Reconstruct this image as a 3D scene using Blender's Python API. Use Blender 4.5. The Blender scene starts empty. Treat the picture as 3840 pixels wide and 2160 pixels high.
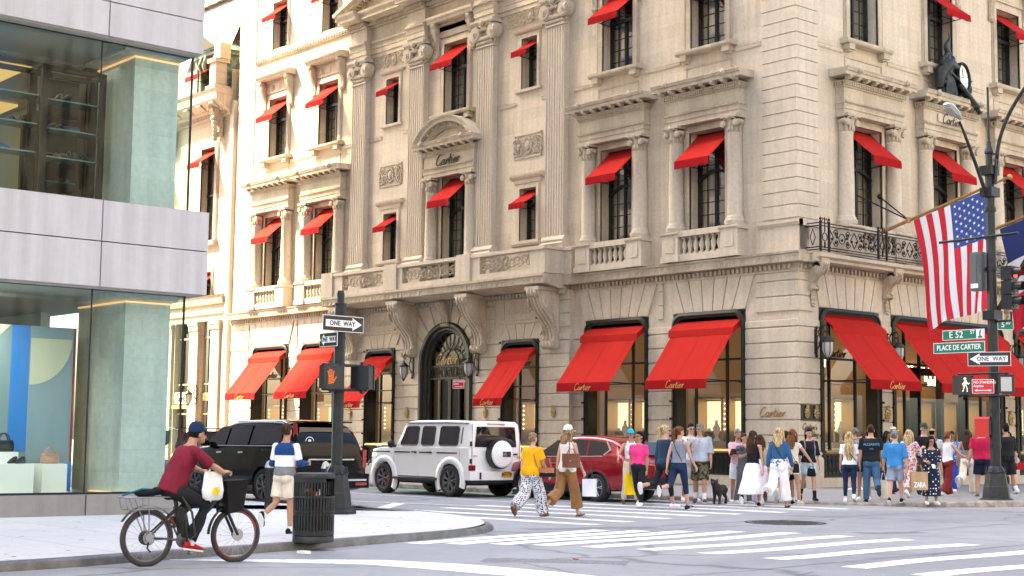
import bpy, bmesh, math, random
from mathutils import Vector, Matrix, noise
random.seed(7)
SC=bpy.context.scene; COL=SC.collection
R=math.radians; sin=math.sin; cos=math.cos; PI=math.pi
# ---------------------------------------------------------------- materials
MT={}
def mat(name,col,rough=.6,metal=0.,noise_amt=0.,nscale=3.,bump=0.,bscale=40.,emit=None,es=0.,spec=.5,coat=0.,alpha=None,stretch=None,col2=None,ramp=(.4,.62)):
    m=bpy.data.materials.new(name); m.use_nodes=True; nt=m.node_tree; N=nt.nodes; Lk=nt.links
    b=N['Principled BSDF']; b.inputs['Base Color'].default_value=(*col,1); b.inputs['Roughness'].default_value=rough
    b.inputs['Metallic'].default_value=metal; b.inputs['Specular IOR Level'].default_value=spec; b.inputs['Coat Weight'].default_value=coat
    if coat: b.inputs['Coat Roughness'].default_value=.04
    if emit: b.inputs['Emission Color'].default_value=(*emit,1); b.inputs['Emission Strength'].default_value=es
    tc=None
    def coord():
        t=N.new('ShaderNodeTexCoord'); mp=N.new('ShaderNodeMapping'); Lk.new(t.outputs['Object'],mp.inputs[0])
        if stretch: mp.inputs['Scale'].default_value=stretch
        return mp.outputs[0]
    if noise_amt or col2:
        c=coord(); n=N.new('ShaderNodeTexNoise'); n.inputs['Scale'].default_value=nscale; n.inputs['Detail'].default_value=6; Lk.new(c,n.inputs['Vector'])
        r=N.new('ShaderNodeValToRGB'); r.color_ramp.elements[0].position=ramp[0]; r.color_ramp.elements[1].position=ramp[1]
        c2=col2 or tuple(max(0,x*(1-noise_amt)) for x in col); c1=col if col2 else tuple(min(1,x*(1+noise_amt*.5)) for x in col)
        r.color_ramp.elements[0].color=(*c2,1); r.color_ramp.elements[1].color=(*c1,1)
        Lk.new(n.outputs['Fac'],r.inputs[0]); Lk.new(r.outputs[0],b.inputs['Base Color'])
    if bump:
        c=coord(); n=N.new('ShaderNodeTexNoise'); n.inputs['Scale'].default_value=bscale; n.inputs['Detail'].default_value=4; Lk.new(c,n.inputs['Vector'])
        bp=N.new('ShaderNodeBump'); bp.inputs['Strength'].default_value=bump; bp.inputs['Distance'].default_value=.02; Lk.new(n.outputs['Fac'],bp.inputs['Height']); Lk.new(bp.outputs[0],b.inputs['Normal'])
    MT[name]=m; return m
def srgb(h):
    h=h.lstrip('#'); v=[int(h[i:i+2],16)/255 for i in (0,2,4)]
    return tuple(x/12.92 if x<=.04045 else ((x+.055)/1.055)**2.4 for x in v)
def stone(name,base,dark,bw=1.25,bh=.43,joint=.012,jdark=.55,var=.12,off=.5,stain=.3,speck=1.,streak=.10):
    """ashlar: brick texture laid on the wall plane, plus weathering"""
    m=bpy.data.materials.new(name); m.use_nodes=True; nt=m.node_tree; N=nt.nodes; Lk=nt.links; b=N['Principled BSDF']
    b.inputs['Roughness'].default_value=.85; b.inputs['Specular IOR Level'].default_value=.25
    t=N.new('ShaderNodeTexCoord'); s=N.new('ShaderNodeSeparateXYZ'); Lk.new(t.outputs['Object'],s.inputs[0])
    ad=N.new('ShaderNodeMath'); ad.operation='ADD'; Lk.new(s.outputs[0],ad.inputs[0]); Lk.new(s.outputs[1],ad.inputs[1])
    c=N.new('ShaderNodeCombineXYZ'); Lk.new(ad.outputs[0],c.inputs[0]); Lk.new(s.outputs[2],c.inputs[1])
    br=N.new('ShaderNodeTexBrick'); br.inputs['Scale'].default_value=1; br.inputs['Brick Width'].default_value=bw; br.inputs['Row Height'].default_value=bh
    br.inputs['Mortar Size'].default_value=joint; br.inputs['Mortar Smooth'].default_value=.2; br.offset=off; br.inputs['Bias'].default_value=0
    br.inputs['Color1'].default_value=(*base,1); br.inputs['Color2'].default_value=(*[x*(1-var) for x in base],1); br.inputs['Mortar'].default_value=(*[x*jdark for x in base],1)
    Lk.new(c.outputs[0],br.inputs['Vector'])
    n=N.new('ShaderNodeTexNoise'); n.inputs['Scale'].default_value=.7; n.inputs['Detail'].default_value=8; n.inputs['Roughness'].default_value=.65
    mp=N.new('ShaderNodeMapping'); mp.inputs['Scale'].default_value=(1.6,1.6,.55); Lk.new(t.outputs['Object'],mp.inputs[0]); Lk.new(mp.outputs[0],n.inputs['Vector'])
    r=N.new('ShaderNodeValToRGB'); r.color_ramp.elements[0].position=.42; r.color_ramp.elements[1].position=.72
    Lk.new(n.outputs['Fac'],r.inputs[0]); mx=N.new('ShaderNodeMix'); mx.data_type='RGBA'
    fm=N.new('ShaderNodeMath'); fm.operation='MULTIPLY'; fm.inputs[1].default_value=stain; Lk.new(r.outputs[0],fm.inputs[0]); Lk.new(fm.outputs[0],mx.inputs[0])
    Lk.new(br.outputs['Color'],mx.inputs[6]); mx.inputs[7].default_value=(*dark,1)
    n2=N.new('ShaderNodeTexNoise'); n2.inputs['Scale'].default_value=9; n2.inputs['Detail'].default_value=6; Lk.new(t.outputs['Object'],n2.inputs['Vector'])
    r2=N.new('ShaderNodeMapRange'); r2.inputs[1].default_value=.3; r2.inputs[2].default_value=.7; r2.inputs[3].default_value=1-.1*speck; r2.inputs[4].default_value=1+.06*speck; Lk.new(n2.outputs['Fac'],r2.inputs[0])
    mu=N.new('ShaderNodeMix'); mu.data_type='RGBA'; mu.blend_type='MULTIPLY'; mu.inputs[0].default_value=1; Lk.new(mx.outputs[2],mu.inputs[6]); Lk.new(r2.outputs[0],mu.inputs[7])
    n4=N.new('ShaderNodeTexNoise'); n4.inputs['Scale'].default_value=1; n4.inputs['Detail'].default_value=5; m4=N.new('ShaderNodeMapping'); m4.inputs['Scale'].default_value=(4.5,4.5,.35); Lk.new(t.outputs['Object'],m4.inputs[0]); Lk.new(m4.outputs[0],n4.inputs['Vector'])
    r4=N.new('ShaderNodeMapRange'); r4.inputs[1].default_value=.35; r4.inputs[2].default_value=.62; r4.inputs[3].default_value=1-streak; r4.inputs[4].default_value=1+streak*.3; Lk.new(n4.outputs['Fac'],r4.inputs[0]); mw=N.new('ShaderNodeMix'); mw.data_type='RGBA'; mw.blend_type='MULTIPLY'; mw.inputs[0].default_value=1; Lk.new(mu.outputs[2],mw.inputs[6]); Lk.new(r4.outputs[0],mw.inputs[7])
    Lk.new(mw.outputs[2],b.inputs['Base Color'])
    bp=N.new('ShaderNodeBump'); bp.inputs['Strength'].default_value=.35; bp.inputs['Distance'].default_value=.010
    iv=N.new('ShaderNodeMath'); iv.operation='MULTIPLY_ADD'; iv.inputs[1].default_value=-1.2; Lk.new(br.outputs['Fac'],iv.inputs[0]); Lk.new(n2.outputs['Fac'],iv.inputs[2])
    Lk.new(iv.outputs[0],bp.inputs['Height']); Lk.new(bp.outputs[0],b.inputs['Normal'])
    MT[name]=m; return m
def glass(name,tint=(.9,.95,.93),refl=.12,rough=.02,trans=None):
    m=bpy.data.materials.new(name); m.use_nodes=True; nt=m.node_tree; N=nt.nodes; Lk=nt.links; N.remove(N['Principled BSDF']); o=N['Material Output']
    t=N.new('ShaderNodeBsdfTransparent'); t.inputs[0].default_value=(*tint,1); g=N.new('ShaderNodeBsdfGlossy'); g.inputs['Roughness'].default_value=rough; g.inputs[0].default_value=(.95,.97,.96,1)
    lw=N.new('ShaderNodeLayerWeight'); lw.inputs[0].default_value=.5; mr=N.new('ShaderNodeMapRange'); mr.inputs[3].default_value=refl; mr.inputs[4].default_value=.95
    p=N.new('ShaderNodeMath'); p.operation='POWER'; p.inputs[1].default_value=4.5; Lk.new(lw.outputs['Facing'],p.inputs[0]); Lk.new(p.outputs[0],mr.inputs[0])
    mx=N.new('ShaderNodeMixShader'); Lk.new(mr.outputs[0],mx.inputs[0]); Lk.new(t.outputs[0],mx.inputs[1]); Lk.new(g.outputs[0],mx.inputs[2]); Lk.new(mx.outputs[0],o.inputs[0])
    MT[name]=m; return m
# ---------------------------------------------------------------- mesh builder
class MB:
    def __init__(s): s.v=[]; s.f=[]; s.m=[]; s.s=[]; s.X=None
    def add(s,vs,fs,m=0,sm=False):
        k=len(s.v)
        if s.X: vs=[s.X@Vector(p) for p in vs]
        s.v+=[tuple(p) for p in vs]; s.f+=[tuple(i+k for i in f) for f in fs]; s.m+=[m]*len(fs); s.s+=[sm]*len(fs); return s
    def box(s,x0,x1,y0,y1,z0,z1,m=0):
        if x0>x1:x0,x1=x1,x0
        if y0>y1:y0,y1=y1,y0
        if z0>z1:z0,z1=z1,z0
        return s.add([(x0,y0,z0),(x1,y0,z0),(x1,y1,z0),(x0,y1,z0),(x0,y0,z1),(x1,y0,z1),(x1,y1,z1),(x0,y1,z1)],
            [(0,3,2,1),(4,5,6,7),(0,1,5,4),(1,2,6,5),(2,3,7,6),(3,0,4,7)],m)
    def quad(s,a,b,c,d,m=0,sm=False): return s.add([a,b,c,d],[(0,1,2,3)],m,sm)
    def prism(s,pts,ax,a,b,m=0,sm=False):
        """2-D polygon extruded along ax (0,1,2); pts are the other two coordinates in xyz order"""
        def mk(p,t):
            return (t,p[0],p[1]) if ax==0 else (p[0],t,p[1]) if ax==1 else (p[0],p[1],t)
        n=len(pts); ar=sum(pts[i][0]*pts[(i+1)%n][1]-pts[(i+1)%n][0]*pts[i][1] for i in range(n))
        fl=(ar>0)^(ax==1)
        if a>b: a,b=b,a
        P=[mk(p,a) for p in pts]+[mk(p,b) for p in pts]
        if not fl: P=[mk(p,a) for p in pts[::-1]]+[mk(p,b) for p in pts[::-1]]
        s.add(P,[tuple(range(n))[::-1],tuple(range(n,2*n))],m)
        s.add(P,[(i,(i+1)%n,(i+1)%n+n,i+n) for i in range(n)],m,sm); return s
    def rings(s,rs,m=0,sm=True,cap=True,close=True):
        n=len(rs[0]); vs=[p for r in rs for p in r]; fs=[]
        for i in range(len(rs)-1):
            for j in range(n if close else n-1):
                k=(j+1)%n; fs.append((i*n+j,i*n+k,(i+1)*n+k,(i+1)*n+j))
        s.add(vs,fs,m,sm)
        if cap and close:
            s.add(rs[0],[tuple(range(n))[::-1]],m); s.add(rs[-1],[tuple(range(n))],m)
        return s
    def lathe(s,prof,cx=0,cy=0,cz=0,n=16,m=0,sm=True,sx=1,sy=1):
        return s.rings([[(cx+r*sx*cos(2*PI*j/n),cy+r*sy*sin(2*PI*j/n),cz+z) for j in range(n)] for r,z in prof],m,sm)
    def tube(s,pts,r,n=8,m=0,closed=False,sm=True):
        pts=[Vector(p) for p in pts]; K=len(pts); rr=r if isinstance(r,(list,tuple)) else [r]*K; rs=[]; u=None
        for i,p in enumerate(pts):
            a=pts[i-1] if (i>0 or closed) else p; b=pts[(i+1)%K] if (i<K-1 or closed) else p
            t=(b-a); t=t.normalized() if t.length>1e-9 else Vector((0,0,1))
            if u is None:
                u=t.orthogonal().normalized()
            u=(u-t*u.dot(t)); u=u.normalized() if u.length>1e-6 else t.orthogonal().normalized()
            w=t.cross(u); rs.append([tuple(p+u*(rr[i]*cos(2*PI*j/n))+w*(rr[i]*sin(2*PI*j/n))) for j in range(n)])
        if closed: rs.append(rs[0])
        return s.rings(rs,m,sm,cap=not closed)
    def ball(s,c,r,m=0,n=12,k=8):
        r=(r,r,r) if not isinstance(r,(tuple,list)) else r
        return s.rings([[(c[0]+r[0]*sin(a)*cos(2*PI*j/n),c[1]+r[1]*sin(a)*sin(2*PI*j/n),c[2]-r[2]*cos(a)) for j in range(n)] for a in [PI*(i+.02)/(k+.04) for i in range(k+1)]],m,True)
    def disc(s,c,r,ax,t,n=24,m=0,r0=0,sm=False):
        """cylinder of thickness t along axis ax starting at c"""
        pts=[(r*cos(2*PI*j/n),r*sin(2*PI*j/n)) for j in range(n)]
        i=[1,2] if ax==0 else [0,2] if ax==1 else [0,1]
        return s.prism([(c[i[0]]+p[0],c[i[1]]+p[1]) for p in pts],ax,c[ax],c[ax]+t,m,sm)
    def ringx(s,c,r0,r1,ax,t,n=28,m=0):
        """flat ring (annulus) of thickness t along ax"""
        P=[]
        for r,d in ((r0,0),(r1,0),(r1,t),(r0,t)):
            row=[]
            for j in range(n):
                a=2*PI*j/n; q=[0,0,0]; q[ax]=c[ax]+d; i=[1,2] if ax==0 else [0,2] if ax==1 else [0,1]
                q[i[0]]=c[i[0]]+r*cos(a); q[i[1]]=c[i[1]]+r*sin(a); row.append(tuple(q))
            P.append(row)
        P.append(P[0]); return s.rings(P,m,False,cap=False)
    def build(s,name,mats,parent=None,loc=(0,0,0),rot=0,fix=True,merge=False):
        me=bpy.data.meshes.new(name); me.from_pydata(s.v,[],s.f)
        if not isinstance(mats,(list,tuple)): mats=[mats]
        for q in mats: me.materials.append(MT[q] if isinstance(q,str) else q)
        me.polygons.foreach_set('material_index',s.m); me.polygons.foreach_set('use_smooth',s.s)
        if fix or merge:
            bm=bmesh.new(); bm.from_mesh(me)
            if merge: bmesh.ops.remove_doubles(bm,verts=bm.verts,dist=1e-4)
            if fix: bmesh.ops.recalc_face_normals(bm,faces=bm.faces)
            bm.to_mesh(me); bm.free()
        me.update(); o=bpy.data.objects.new(name,me); COL.objects.link(o)
        if parent: o.parent=parent
        o.location=loc
        o.rotation_euler=(0,0,rot) if not isinstance(rot,(tuple,list)) else rot
        return o
def empty(name,loc=(0,0,0),rot=0,parent=None):
    o=bpy.data.objects.new(name,None); COL.objects.link(o); o.location=loc; o.rotation_euler=(0,0,rot) if not isinstance(rot,(tuple,list)) else rot; o.empty_display_size=.2
    if parent: o.parent=parent
    return o
def tag(o,label,cat=None,group=None,kind=None):
    if label: o['label']=label
    if cat: o['category']=cat
    if group: o['group']=group
    if kind: o['kind']=kind
    return o
KIDS={}
def dup(o,parent=None,loc=None,rot=None):
    c=o.copy(); COL.objects.link(c)
    if parent is not None: c.parent=parent
    if loc is not None: c.location=loc
    if rot is not None: c.rotation_euler=(0,0,rot)
    for ch in list(o.children): 
        if ch!=c: dup(ch,c)
    return c
def text_mesh(txt,size=1.,ext=.01,shear=0,spacing=1.,bold=0,align='CENTER',sx=1):
    cu=bpy.data.curves.new('t','FONT'); cu.body=txt; cu.size=size; cu.extrude=ext; cu.shear=shear; cu.space_character=spacing; cu.align_x=align; cu.align_y='CENTER'; cu.offset=bold; cu.resolution_u=3
    o=bpy.data.objects.new('t',cu); COL.objects.link(o); dg=bpy.context.evaluated_depsgraph_get(); me=bpy.data.meshes.new_from_object(o.evaluated_get(dg))
    vs=[(v.co.x*sx,v.co.y,v.co.z) for v in me.vertices]; fs=[tuple(p.vertices) for p in me.polygons]
    bpy.data.objects.remove(o); bpy.data.meshes.remove(me); bpy.data.curves.remove(cu); return vs,fs
def put_text(mb,txt,M,size=1.,m=0,**k):
    """text in the local xy-plane of matrix M"""
    vs,fs=text_mesh(txt,size,**k); mb.add([M@Vector(v) for v in vs],fs,m); return mb
def wallM(x,y,z):  # text upright on a wall that faces -Y
    return Matrix(((1,0,0,x),(0,0,-1,y),(0,1,0,z),(0,0,0,1)))
# script lettering: strokes drawn by hand, (x,y) in units of x-height
SCRIPT={'C':([[(1.5,1.75),(1.35,2.0),(1.0,2.05),(.5,1.7),(.15,1.0),(.2,.3),(.6,0),(1.1,.15),(1.5,.5)]],1.55),
 'a':([[(1.0,.85),(.65,1.0),(.25,.75),(.1,.3),(.35,0),(.75,.3),(1.0,.95),(.9,.3),(1.05,0),(1.3,.2)]],1.2),
 'r':([[(0,.2),(.3,.95),(.4,.75),(.3,0)],[(.38,.6),(.6,.95),(.9,.95)]],.9),
 't':([[(.1,.3),(.55,1.75),(.3,.3),(.45,0),(.75,.2)],[(.1,1.1),(.9,1.15)]],.8),
 'i':([[(.1,.4),(.35,.95),(.25,.25),(.4,0),(.65,.2)],[(.46,1.4),(.5,1.5)]],.62),
 'e':([[(.2,.45),(.7,.6),(.8,.85),(.55,1.0),(.2,.7),(.15,.25),(.45,0),(.95,.25)]],.95),
 's':([[(.1,.1),(.4,.9),(.5,.75),(.55,.2),(.3,0),(.1,.15)]],.75),"'":([[(.2,1.8),(.1,1.4)]],.4),' ':([],.7),
 'B':([[(.3,1.9),(.1,0)],[(.1,1.7),(.8,2.0),(1.0,1.5),(.4,1.05),(1.0,.7),(.7,.05),(.1,0)]],1.2),
 'u':([[(.1,.95),(.1,.2),(.4,0),(.7,.4),(.8,.95),(.75,.2),(.95,0)]],1.0),'l':([[(.1,.2),(.5,1.8),(.4,1.9),(.2,.3),(.4,0)]],.5),
 'd':([[(.8,.8),(.4,1.0),(.1,.4),(.4,0),(.8,.5),(1.0,1.9),(.85,.3),(1.0,0)]],1.05),'n':([[(.1,.95),(.1,0)],[(.12,.6),(.5,1.0),(.65,.8),(.65,.1),(.85,0)]],.9),
 'g':([[(.9,.85),(.5,1.0),(.15,.5),(.45,.05),(.85,.5),(.95,.95),(.8,-.5),(.4,-.7),(.2,-.4)]],1.0)}
def script(mb,txt,M,h,thick=.1,m=0,slant=.22,n=5):
    """h = x-height in metres, centred"""
    w=sum(SCRIPT[c][1] for c in txt)*h; x=-w/2
    for c in txt:
        st,adv=SCRIPT[c]
        for q in st:
            P=[]
            K=len(q)
            for i in range(K-1):
                p0=q[max(i-1,0)];p1=q[i];p2=q[i+1];p3=q[min(i+2,K-1)]
                for k in range(3):
                    t=k/3; P.append(tuple(.5*((2*p1[a])+(-p0[a]+p2[a])*t+(2*p0[a]-5*p1[a]+4*p2[a]-p3[a])*t*t+(-p0[a]+3*p1[a]-3*p2[a]+p3[a])*t**3) for a in (0,1)))
            P.append(q[-1])
            mb.tube([M@Vector((x+p[0]*h+p[1]*h*slant,(p[1]-.8)*h,0)) for p in P],h*thick,n,m)
        x+=adv*h
    return mb
# ================================================================ palette
stone('stone',(.56,.485,.385),(.40,.315,.225),joint=.006,jdark=.84,stain=.32,var=.13,streak=.12)
stone('stone_plain',(.55,.48,.385),(.39,.315,.23),bw=40,bh=40,joint=.0,stain=.35)
stone('stone_carved',(.50,.43,.335),(.24,.19,.13),bw=40,bh=40,joint=.0,stain=.55)
stone('stone_annex',(.46,.37,.28),(.30,.22,.15),bw=1.6,bh=.6,joint=.008,stain=.35)
stone('fascia',(.46,.46,.48),(.36,.35,.35),bw=2.6,bh=40,joint=0,var=.03,stain=.25,speck=.25,streak=.12)
stone('tower_stone',(.42,.38,.33),(.28,.25,.22),bw=2.4,bh=1.2,joint=.02)
mat('joint_dark',(.05,.04,.035),.9); mat('groove',(.13,.105,.08),.9)
mat('bronze_frame',(.010,.015,.012),.45,.0,noise_amt=.6,nscale=6,col2=(.022,.019,.013),spec=.3); mat('black_iron',(.008,.009,.010),.5,.0,spec=.25)
mat('window_metal',(.010,.014,.016),.45,.0,spec=.3); mat('brass',(.40,.25,.09),.4,.6); mat('gold_paint',(.62,.42,.14),.45,.2); mat('dark_letter',(.09,.075,.055),.6,.4)
def awning_mat(name,col):
    m=mat(name,col,.85,spec=.04); nt=m.node_tree; N=nt.nodes; Lk=nt.links; b=N['Principled BSDF']
    t=N.new('ShaderNodeTexCoord'); n=N.new('ShaderNodeTexNoise'); mp=N.new('ShaderNodeMapping'); mp.inputs['Scale'].default_value=(9,.7,.7); n.inputs['Scale'].default_value=1.3; n.inputs['Detail'].default_value=3
    Lk.new(t.outputs['Object'],mp.inputs[0]); Lk.new(mp.outputs[0],n.inputs['Vector']); bp=N.new('ShaderNodeBump'); bp.inputs['Strength'].default_value=.3; bp.inputs['Distance'].default_value=.05; Lk.new(n.outputs['Fac'],bp.inputs['Height']); Lk.new(bp.outputs[0],b.inputs['Normal'])
    r=N.new('ShaderNodeMapRange'); r.inputs[3].default_value=.82; r.inputs[4].default_value=1.15; Lk.new(n.outputs['Fac'],r.inputs[0]); mu=N.new('ShaderNodeMix'); mu.data_type='RGBA'; mu.blend_type='MULTIPLY'; mu.inputs[0].default_value=1; mu.inputs[6].default_value=(*col,1); Lk.new(r.outputs[0],mu.inputs[7]); Lk.new(mu.outputs[2],b.inputs['Base Color'])
    # canvas lets some light through
    tr=N.new('ShaderNodeBsdfTranslucent'); tr.inputs[0].default_value=(col[0]*1.1,col[1],col[2],1); ms=N.new('ShaderNodeMixShader'); ms.inputs[0].default_value=.18; Lk.new(b.outputs[0],ms.inputs[1]); Lk.new(tr.outputs[0],ms.inputs[2]); Lk.new(ms.outputs[0],N['Material Output'].inputs[0])
awning_mat('awning_red',(.45,.025,.020)); awning_mat('valance_red',(.34,.013,.015))
glass('pane',(.80,.84,.82),.24); glass('door_glass',(.6,.62,.6),.015); glass('shop_glass',(.90,.96,.95),.008); glass('display_glass',(.85,.86,.84),.10)
mat('curtain',(.62,.53,.40),.9,noise_amt=.35,nscale=2,stretch=(14,1,.3)); mat('dark_room',(.03,.028,.026),.9); mat('room_tan',(.30,.20,.12),.8,noise_amt=.2)
mat('room_glow',(.22,.13,.065),.7,emit=(1,.62,.3),es=.012); mat('case_glow',(.8,.65,.45),.6,emit=(1,.78,.5),es=.16); mat('case_frame',(.42,.30,.16),.35,.5); mat('bulb_warm',(1,.8,.5),.5,emit=(1,.75,.4),es=1.5)  # shop room walls glow faintly: warm lamplight put into their material
mat('lamp_glass',(.38,.37,.34),.25); mat('white',(.78,.78,.77),.5); mat('cream',(.72,.66,.55),.6); mat('black',(.012,.012,.013),.5); mat('skin_shoe',(.1,.06,.04),.6)
mat('rubber',(.018,.018,.019),.75,bump=.3,bscale=60); mat('alloy',(.55,.56,.58),.25,.95); mat('dark_alloy',(.16,.16,.17),.35,.6); mat('chrome',(.75,.76,.78),.12,1.)
mat('street_metal',(.016,.018,.019),.5,.0,spec=.35,noise_amt=.3,nscale=8,bump=.1,bscale=30)
# ================================================================ asphalt and concrete
def asphalt():
    m=bpy.data.materials.new('asphalt'); m.use_nodes=True; nt=m.node_tree; N=nt.nodes; Lk=nt.links; b=N['Principled BSDF']; b.inputs['Roughness'].default_value=.62; b.inputs['Specular IOR Level'].default_value=.55
    t=N.new('ShaderNodeTexCoord'); o=t.outputs['Object']
    def nz(sc,det=6,rough=.6,stretch=None,dist=0):
        n=N.new('ShaderNodeTexNoise'); n.inputs['Scale'].default_value=sc; n.inputs['Detail'].default_value=det; n.inputs['Roughness'].default_value=rough; n.inputs['Distortion'].default_value=dist
        if stretch: mp=N.new('ShaderNodeMapping'); mp.inputs['Scale'].default_value=stretch; Lk.new(o,mp.inputs[0]); Lk.new(mp.outputs[0],n.inputs['Vector'])
        else: Lk.new(o,n.inputs['Vector'])
        return n.outputs['Fac']
    big=nz(.18,5,.55,(1,.35,1)); mid=nz(1.6,6); fine=nz(70,3,.8)
    r=N.new('ShaderNodeValToRGB'); r.color_ramp.elements[0].position=.38; r.color_ramp.elements[1].position=.66
    r.color_ramp.elements[0].color=(.17,.18,.195,1); r.color_ramp.elements[1].color=(.26,.265,.275,1); Lk.new(big,r.inputs[0])
    def mul(a,fac,lo,hi,f0=.3,f1=.7):
        mr=N.new('ShaderNodeMapRange'); mr.inputs[1].default_value=f0; mr.inputs[2].default_value=f1; mr.inputs[3].default_value=lo; mr.inputs[4].default_value=hi; Lk.new(fac,mr.inputs[0])
        mu=N.new('ShaderNodeMix'); mu.data_type='RGBA'; mu.blend_type='MULTIPLY'; mu.inputs[0].default_value=1; Lk.new(a,mu.inputs[6]); Lk.new(mr.outputs[0],mu.inputs[7]); return mu.outputs[2]
    c=mul(r.outputs[0],mid,.88,1.1); c=mul(c,fine,.62,1.38)
    v=N.new('ShaderNodeTexVoronoi'); v.feature='DISTANCE_TO_EDGE'; v.inputs['Scale'].default_value=.13; n3=N.new('ShaderNodeTexNoise'); n3.inputs['Scale'].default_value=.9; n3.inputs['Detail'].default_value=7; Lk.new(o,n3.inputs['Vector'])
    ma=N.new('ShaderNodeVectorMath'); ma.operation='MULTIPLY_ADD'; ma.inputs[1].default_value=(1.6,1.6,0); Lk.new(n3.outputs['Color'],ma.inputs[0]); Lk.new(o,ma.inputs[2]); Lk.new(ma.outputs[0],v.inputs['Vector'])
    c=mul(c,v.outputs['Distance'],.45,1,.0,.012); Lk.new(c,b.inputs['Base Color'])
    bp=N.new('ShaderNodeBump'); bp.inputs['Strength'].default_value=.35; bp.inputs['Distance'].default_value=.01; Lk.new(fine,bp.inputs['Height']); Lk.new(bp.outputs[0],b.inputs['Normal'])
    MT['asphalt']=m
asphalt()
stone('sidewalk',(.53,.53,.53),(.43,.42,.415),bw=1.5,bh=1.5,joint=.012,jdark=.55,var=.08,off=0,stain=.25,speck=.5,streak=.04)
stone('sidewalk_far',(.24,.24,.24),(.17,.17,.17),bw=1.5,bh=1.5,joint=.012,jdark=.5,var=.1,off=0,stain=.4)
for q in ('sidewalk','sidewalk_far'):   # lay the slab pattern flat
    nt=MT[q].node_tree; c=[n for n in nt.nodes if n.type=='COMBXYZ'][0]; s=[n for n in nt.nodes if n.type=='SEPXYZ'][0]
    for l in list(c.inputs[0].links)+list(c.inputs[1].links): nt.links.remove(l)
    nt.links.new(s.outputs[0],c.inputs[0]); nt.links.new(s.outputs[1],c.inputs[1])
mat('kerb_steel',(.13,.122,.12),.45,.3,noise_amt=.3,nscale=5,bump=.2); mat('kerb_granite',(.28,.24,.2),.7,noise_amt=.35,nscale=6)
def paint():
    m=mat('road_paint',(.72,.72,.71),.6); nt=m.node_tree; N=nt.nodes; Lk=nt.links; b=N['Principled BSDF']
    t=N.new('ShaderNodeTexCoord'); n=N.new('ShaderNodeTexNoise'); n.inputs['Scale'].default_value=5; n.inputs['Detail'].default_value=9; n.inputs['Roughness'].default_value=.75; Lk.new(t.outputs['Object'],n.inputs['Vector'])
    r=N.new('ShaderNodeValToRGB'); r.color_ramp.elements[0].position=.34; r.color_ramp.elements[1].position=.50; r.color_ramp.elements[0].color=(.26,.265,.275,1); r.color_ramp.elements[1].color=(.74,.74,.73,1); Lk.new(n.outputs['Fac'],r.inputs[0]); Lk.new(r.outputs[0],b.inputs['Base Color'])
paint(); mat('bike_lane_green',(.10,.22,.15),.7,noise_amt=.4)
# ================================================================ ground
g=MB(); g.add([(-400,-400,0),(400,-400,0),(400,400,0),(-400,400,0)],[(0,1,2,3)]); tag(g.build('road','asphalt'),'grey asphalt road surface',kind='structure')
NK=[(12.95,-90),(12.95,-46),(12.94,-42),(12.92,-38),(12.89,-34),(12.83,-30.2),(12.42,-28.3),(12.02,-26.6),(11.7,-25.1),(11.3,-23.7),(10.95,-22.5),(10.45,-21.4),(9.55,-20.35),(8.2,-19.45),(6.6,-18.95),(5.2,-18.8),(3.4,-19.0),(.5,-19.5),(-60,-19.6)]
def smooth_poly(P,n=4):
    out=[]
    for i in range(len(P)-1):
        p0=P[max(i-1,0)];p1=P[i];p2=P[i+1];p3=P[min(i+2,len(P)-1)]
        for k in range(n if (i>0 and i<len(P)-2) else 1):
            t=k/(n if (i>0 and i<len(P)-2) else 1); out.append(tuple(.5*((2*p1[a])+(-p0[a]+p2[a])*t+(2*p0[a]-5*p1[a]+4*p2[a]-p3[a])*t*t+(-p0[a]+3*p1[a]-3*p2[a]+p3[a])*t**3) for a in (0,1)))
    out.append(P[-1]); return out
def offset(P,d):
    o=[]
    for i,p in enumerate(P):
        a=P[max(i-1,0)];b=P[min(i+1,len(P)-1)]; t=Vector((b[0]-a[0],b[1]-a[1])).normalized(); o.append((p[0]-t.y*d,p[1]+t.x*d))
    return o
NKs=smooth_poly(NK); inn=offset(NKs,.16)
s=MB(); m=len(inn); s.add([(x,y,.105) for x,y in inn]+[(-60,-90,.105)],[(i,i+1,m) for i in range(m-1)]); tag(s.build('sidewalk','sidewalk'),'pale concrete pavement slabs',kind='structure')
def kerb(P,zt,side,name,mt,ztf=None):
    Q=offset(P,.16*side); k=MB(); n=len(P)
    z=lambda i:(ztf(P[i]) if ztf else zt)
    mid=offset(P,.03*side)
    k.rings([[(*P[i],-.05) for i in range(n)],[(*P[i],z(i)-.035) for i in range(n)],[(*mid[i],z(i)+.002) for i in range(n)],[(*Q[i],z(i)+.004) for i in range(n)],[(*Q[i],-.05) for i in range(n)]],0,True,False,False)
    return tag(k.build(name,mt),None,kind='structure')
kerb(NKs,.105,1,'kerb','kerb_steel',lambda p:.106-.05*max(0,1-abs(p[0]-8.7)/2.6) if p[1]>-22.2 else .106)
FK=[(-60,-9.6),(-8,-9.55),(-2.2,-9.4),(.5,-8.9),(2.6,-8.2),(3.55,-7.7),(4.4,-7.2),(5.6,-6.6),(6.9,-5.9),(8.2,-5.0),(8.95,-3.7),(9.2,-2),(9.35,2),(9.38,6),(9.4,12),(9.4,20),(9.4,80)]
FKs=smooth_poly(FK); fin=offset(FKs,.16)
def fz(p): # the corner is ramped down to the road
    d=min(math.hypot(p[0]-5.6,p[1]+6.6)/5,1); return .05+.10*d*d*(3-2*d)
s=MB(); N_=len(fin); wl=[(-60,0)]+[(max(-60,min(-.01,p[0]-2)),.0) if p[1]<-7.7 else (.0,max(.01,p[1]+2)) for p in fin[1:-1]]+[(0,80)]
wl=[]
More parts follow.
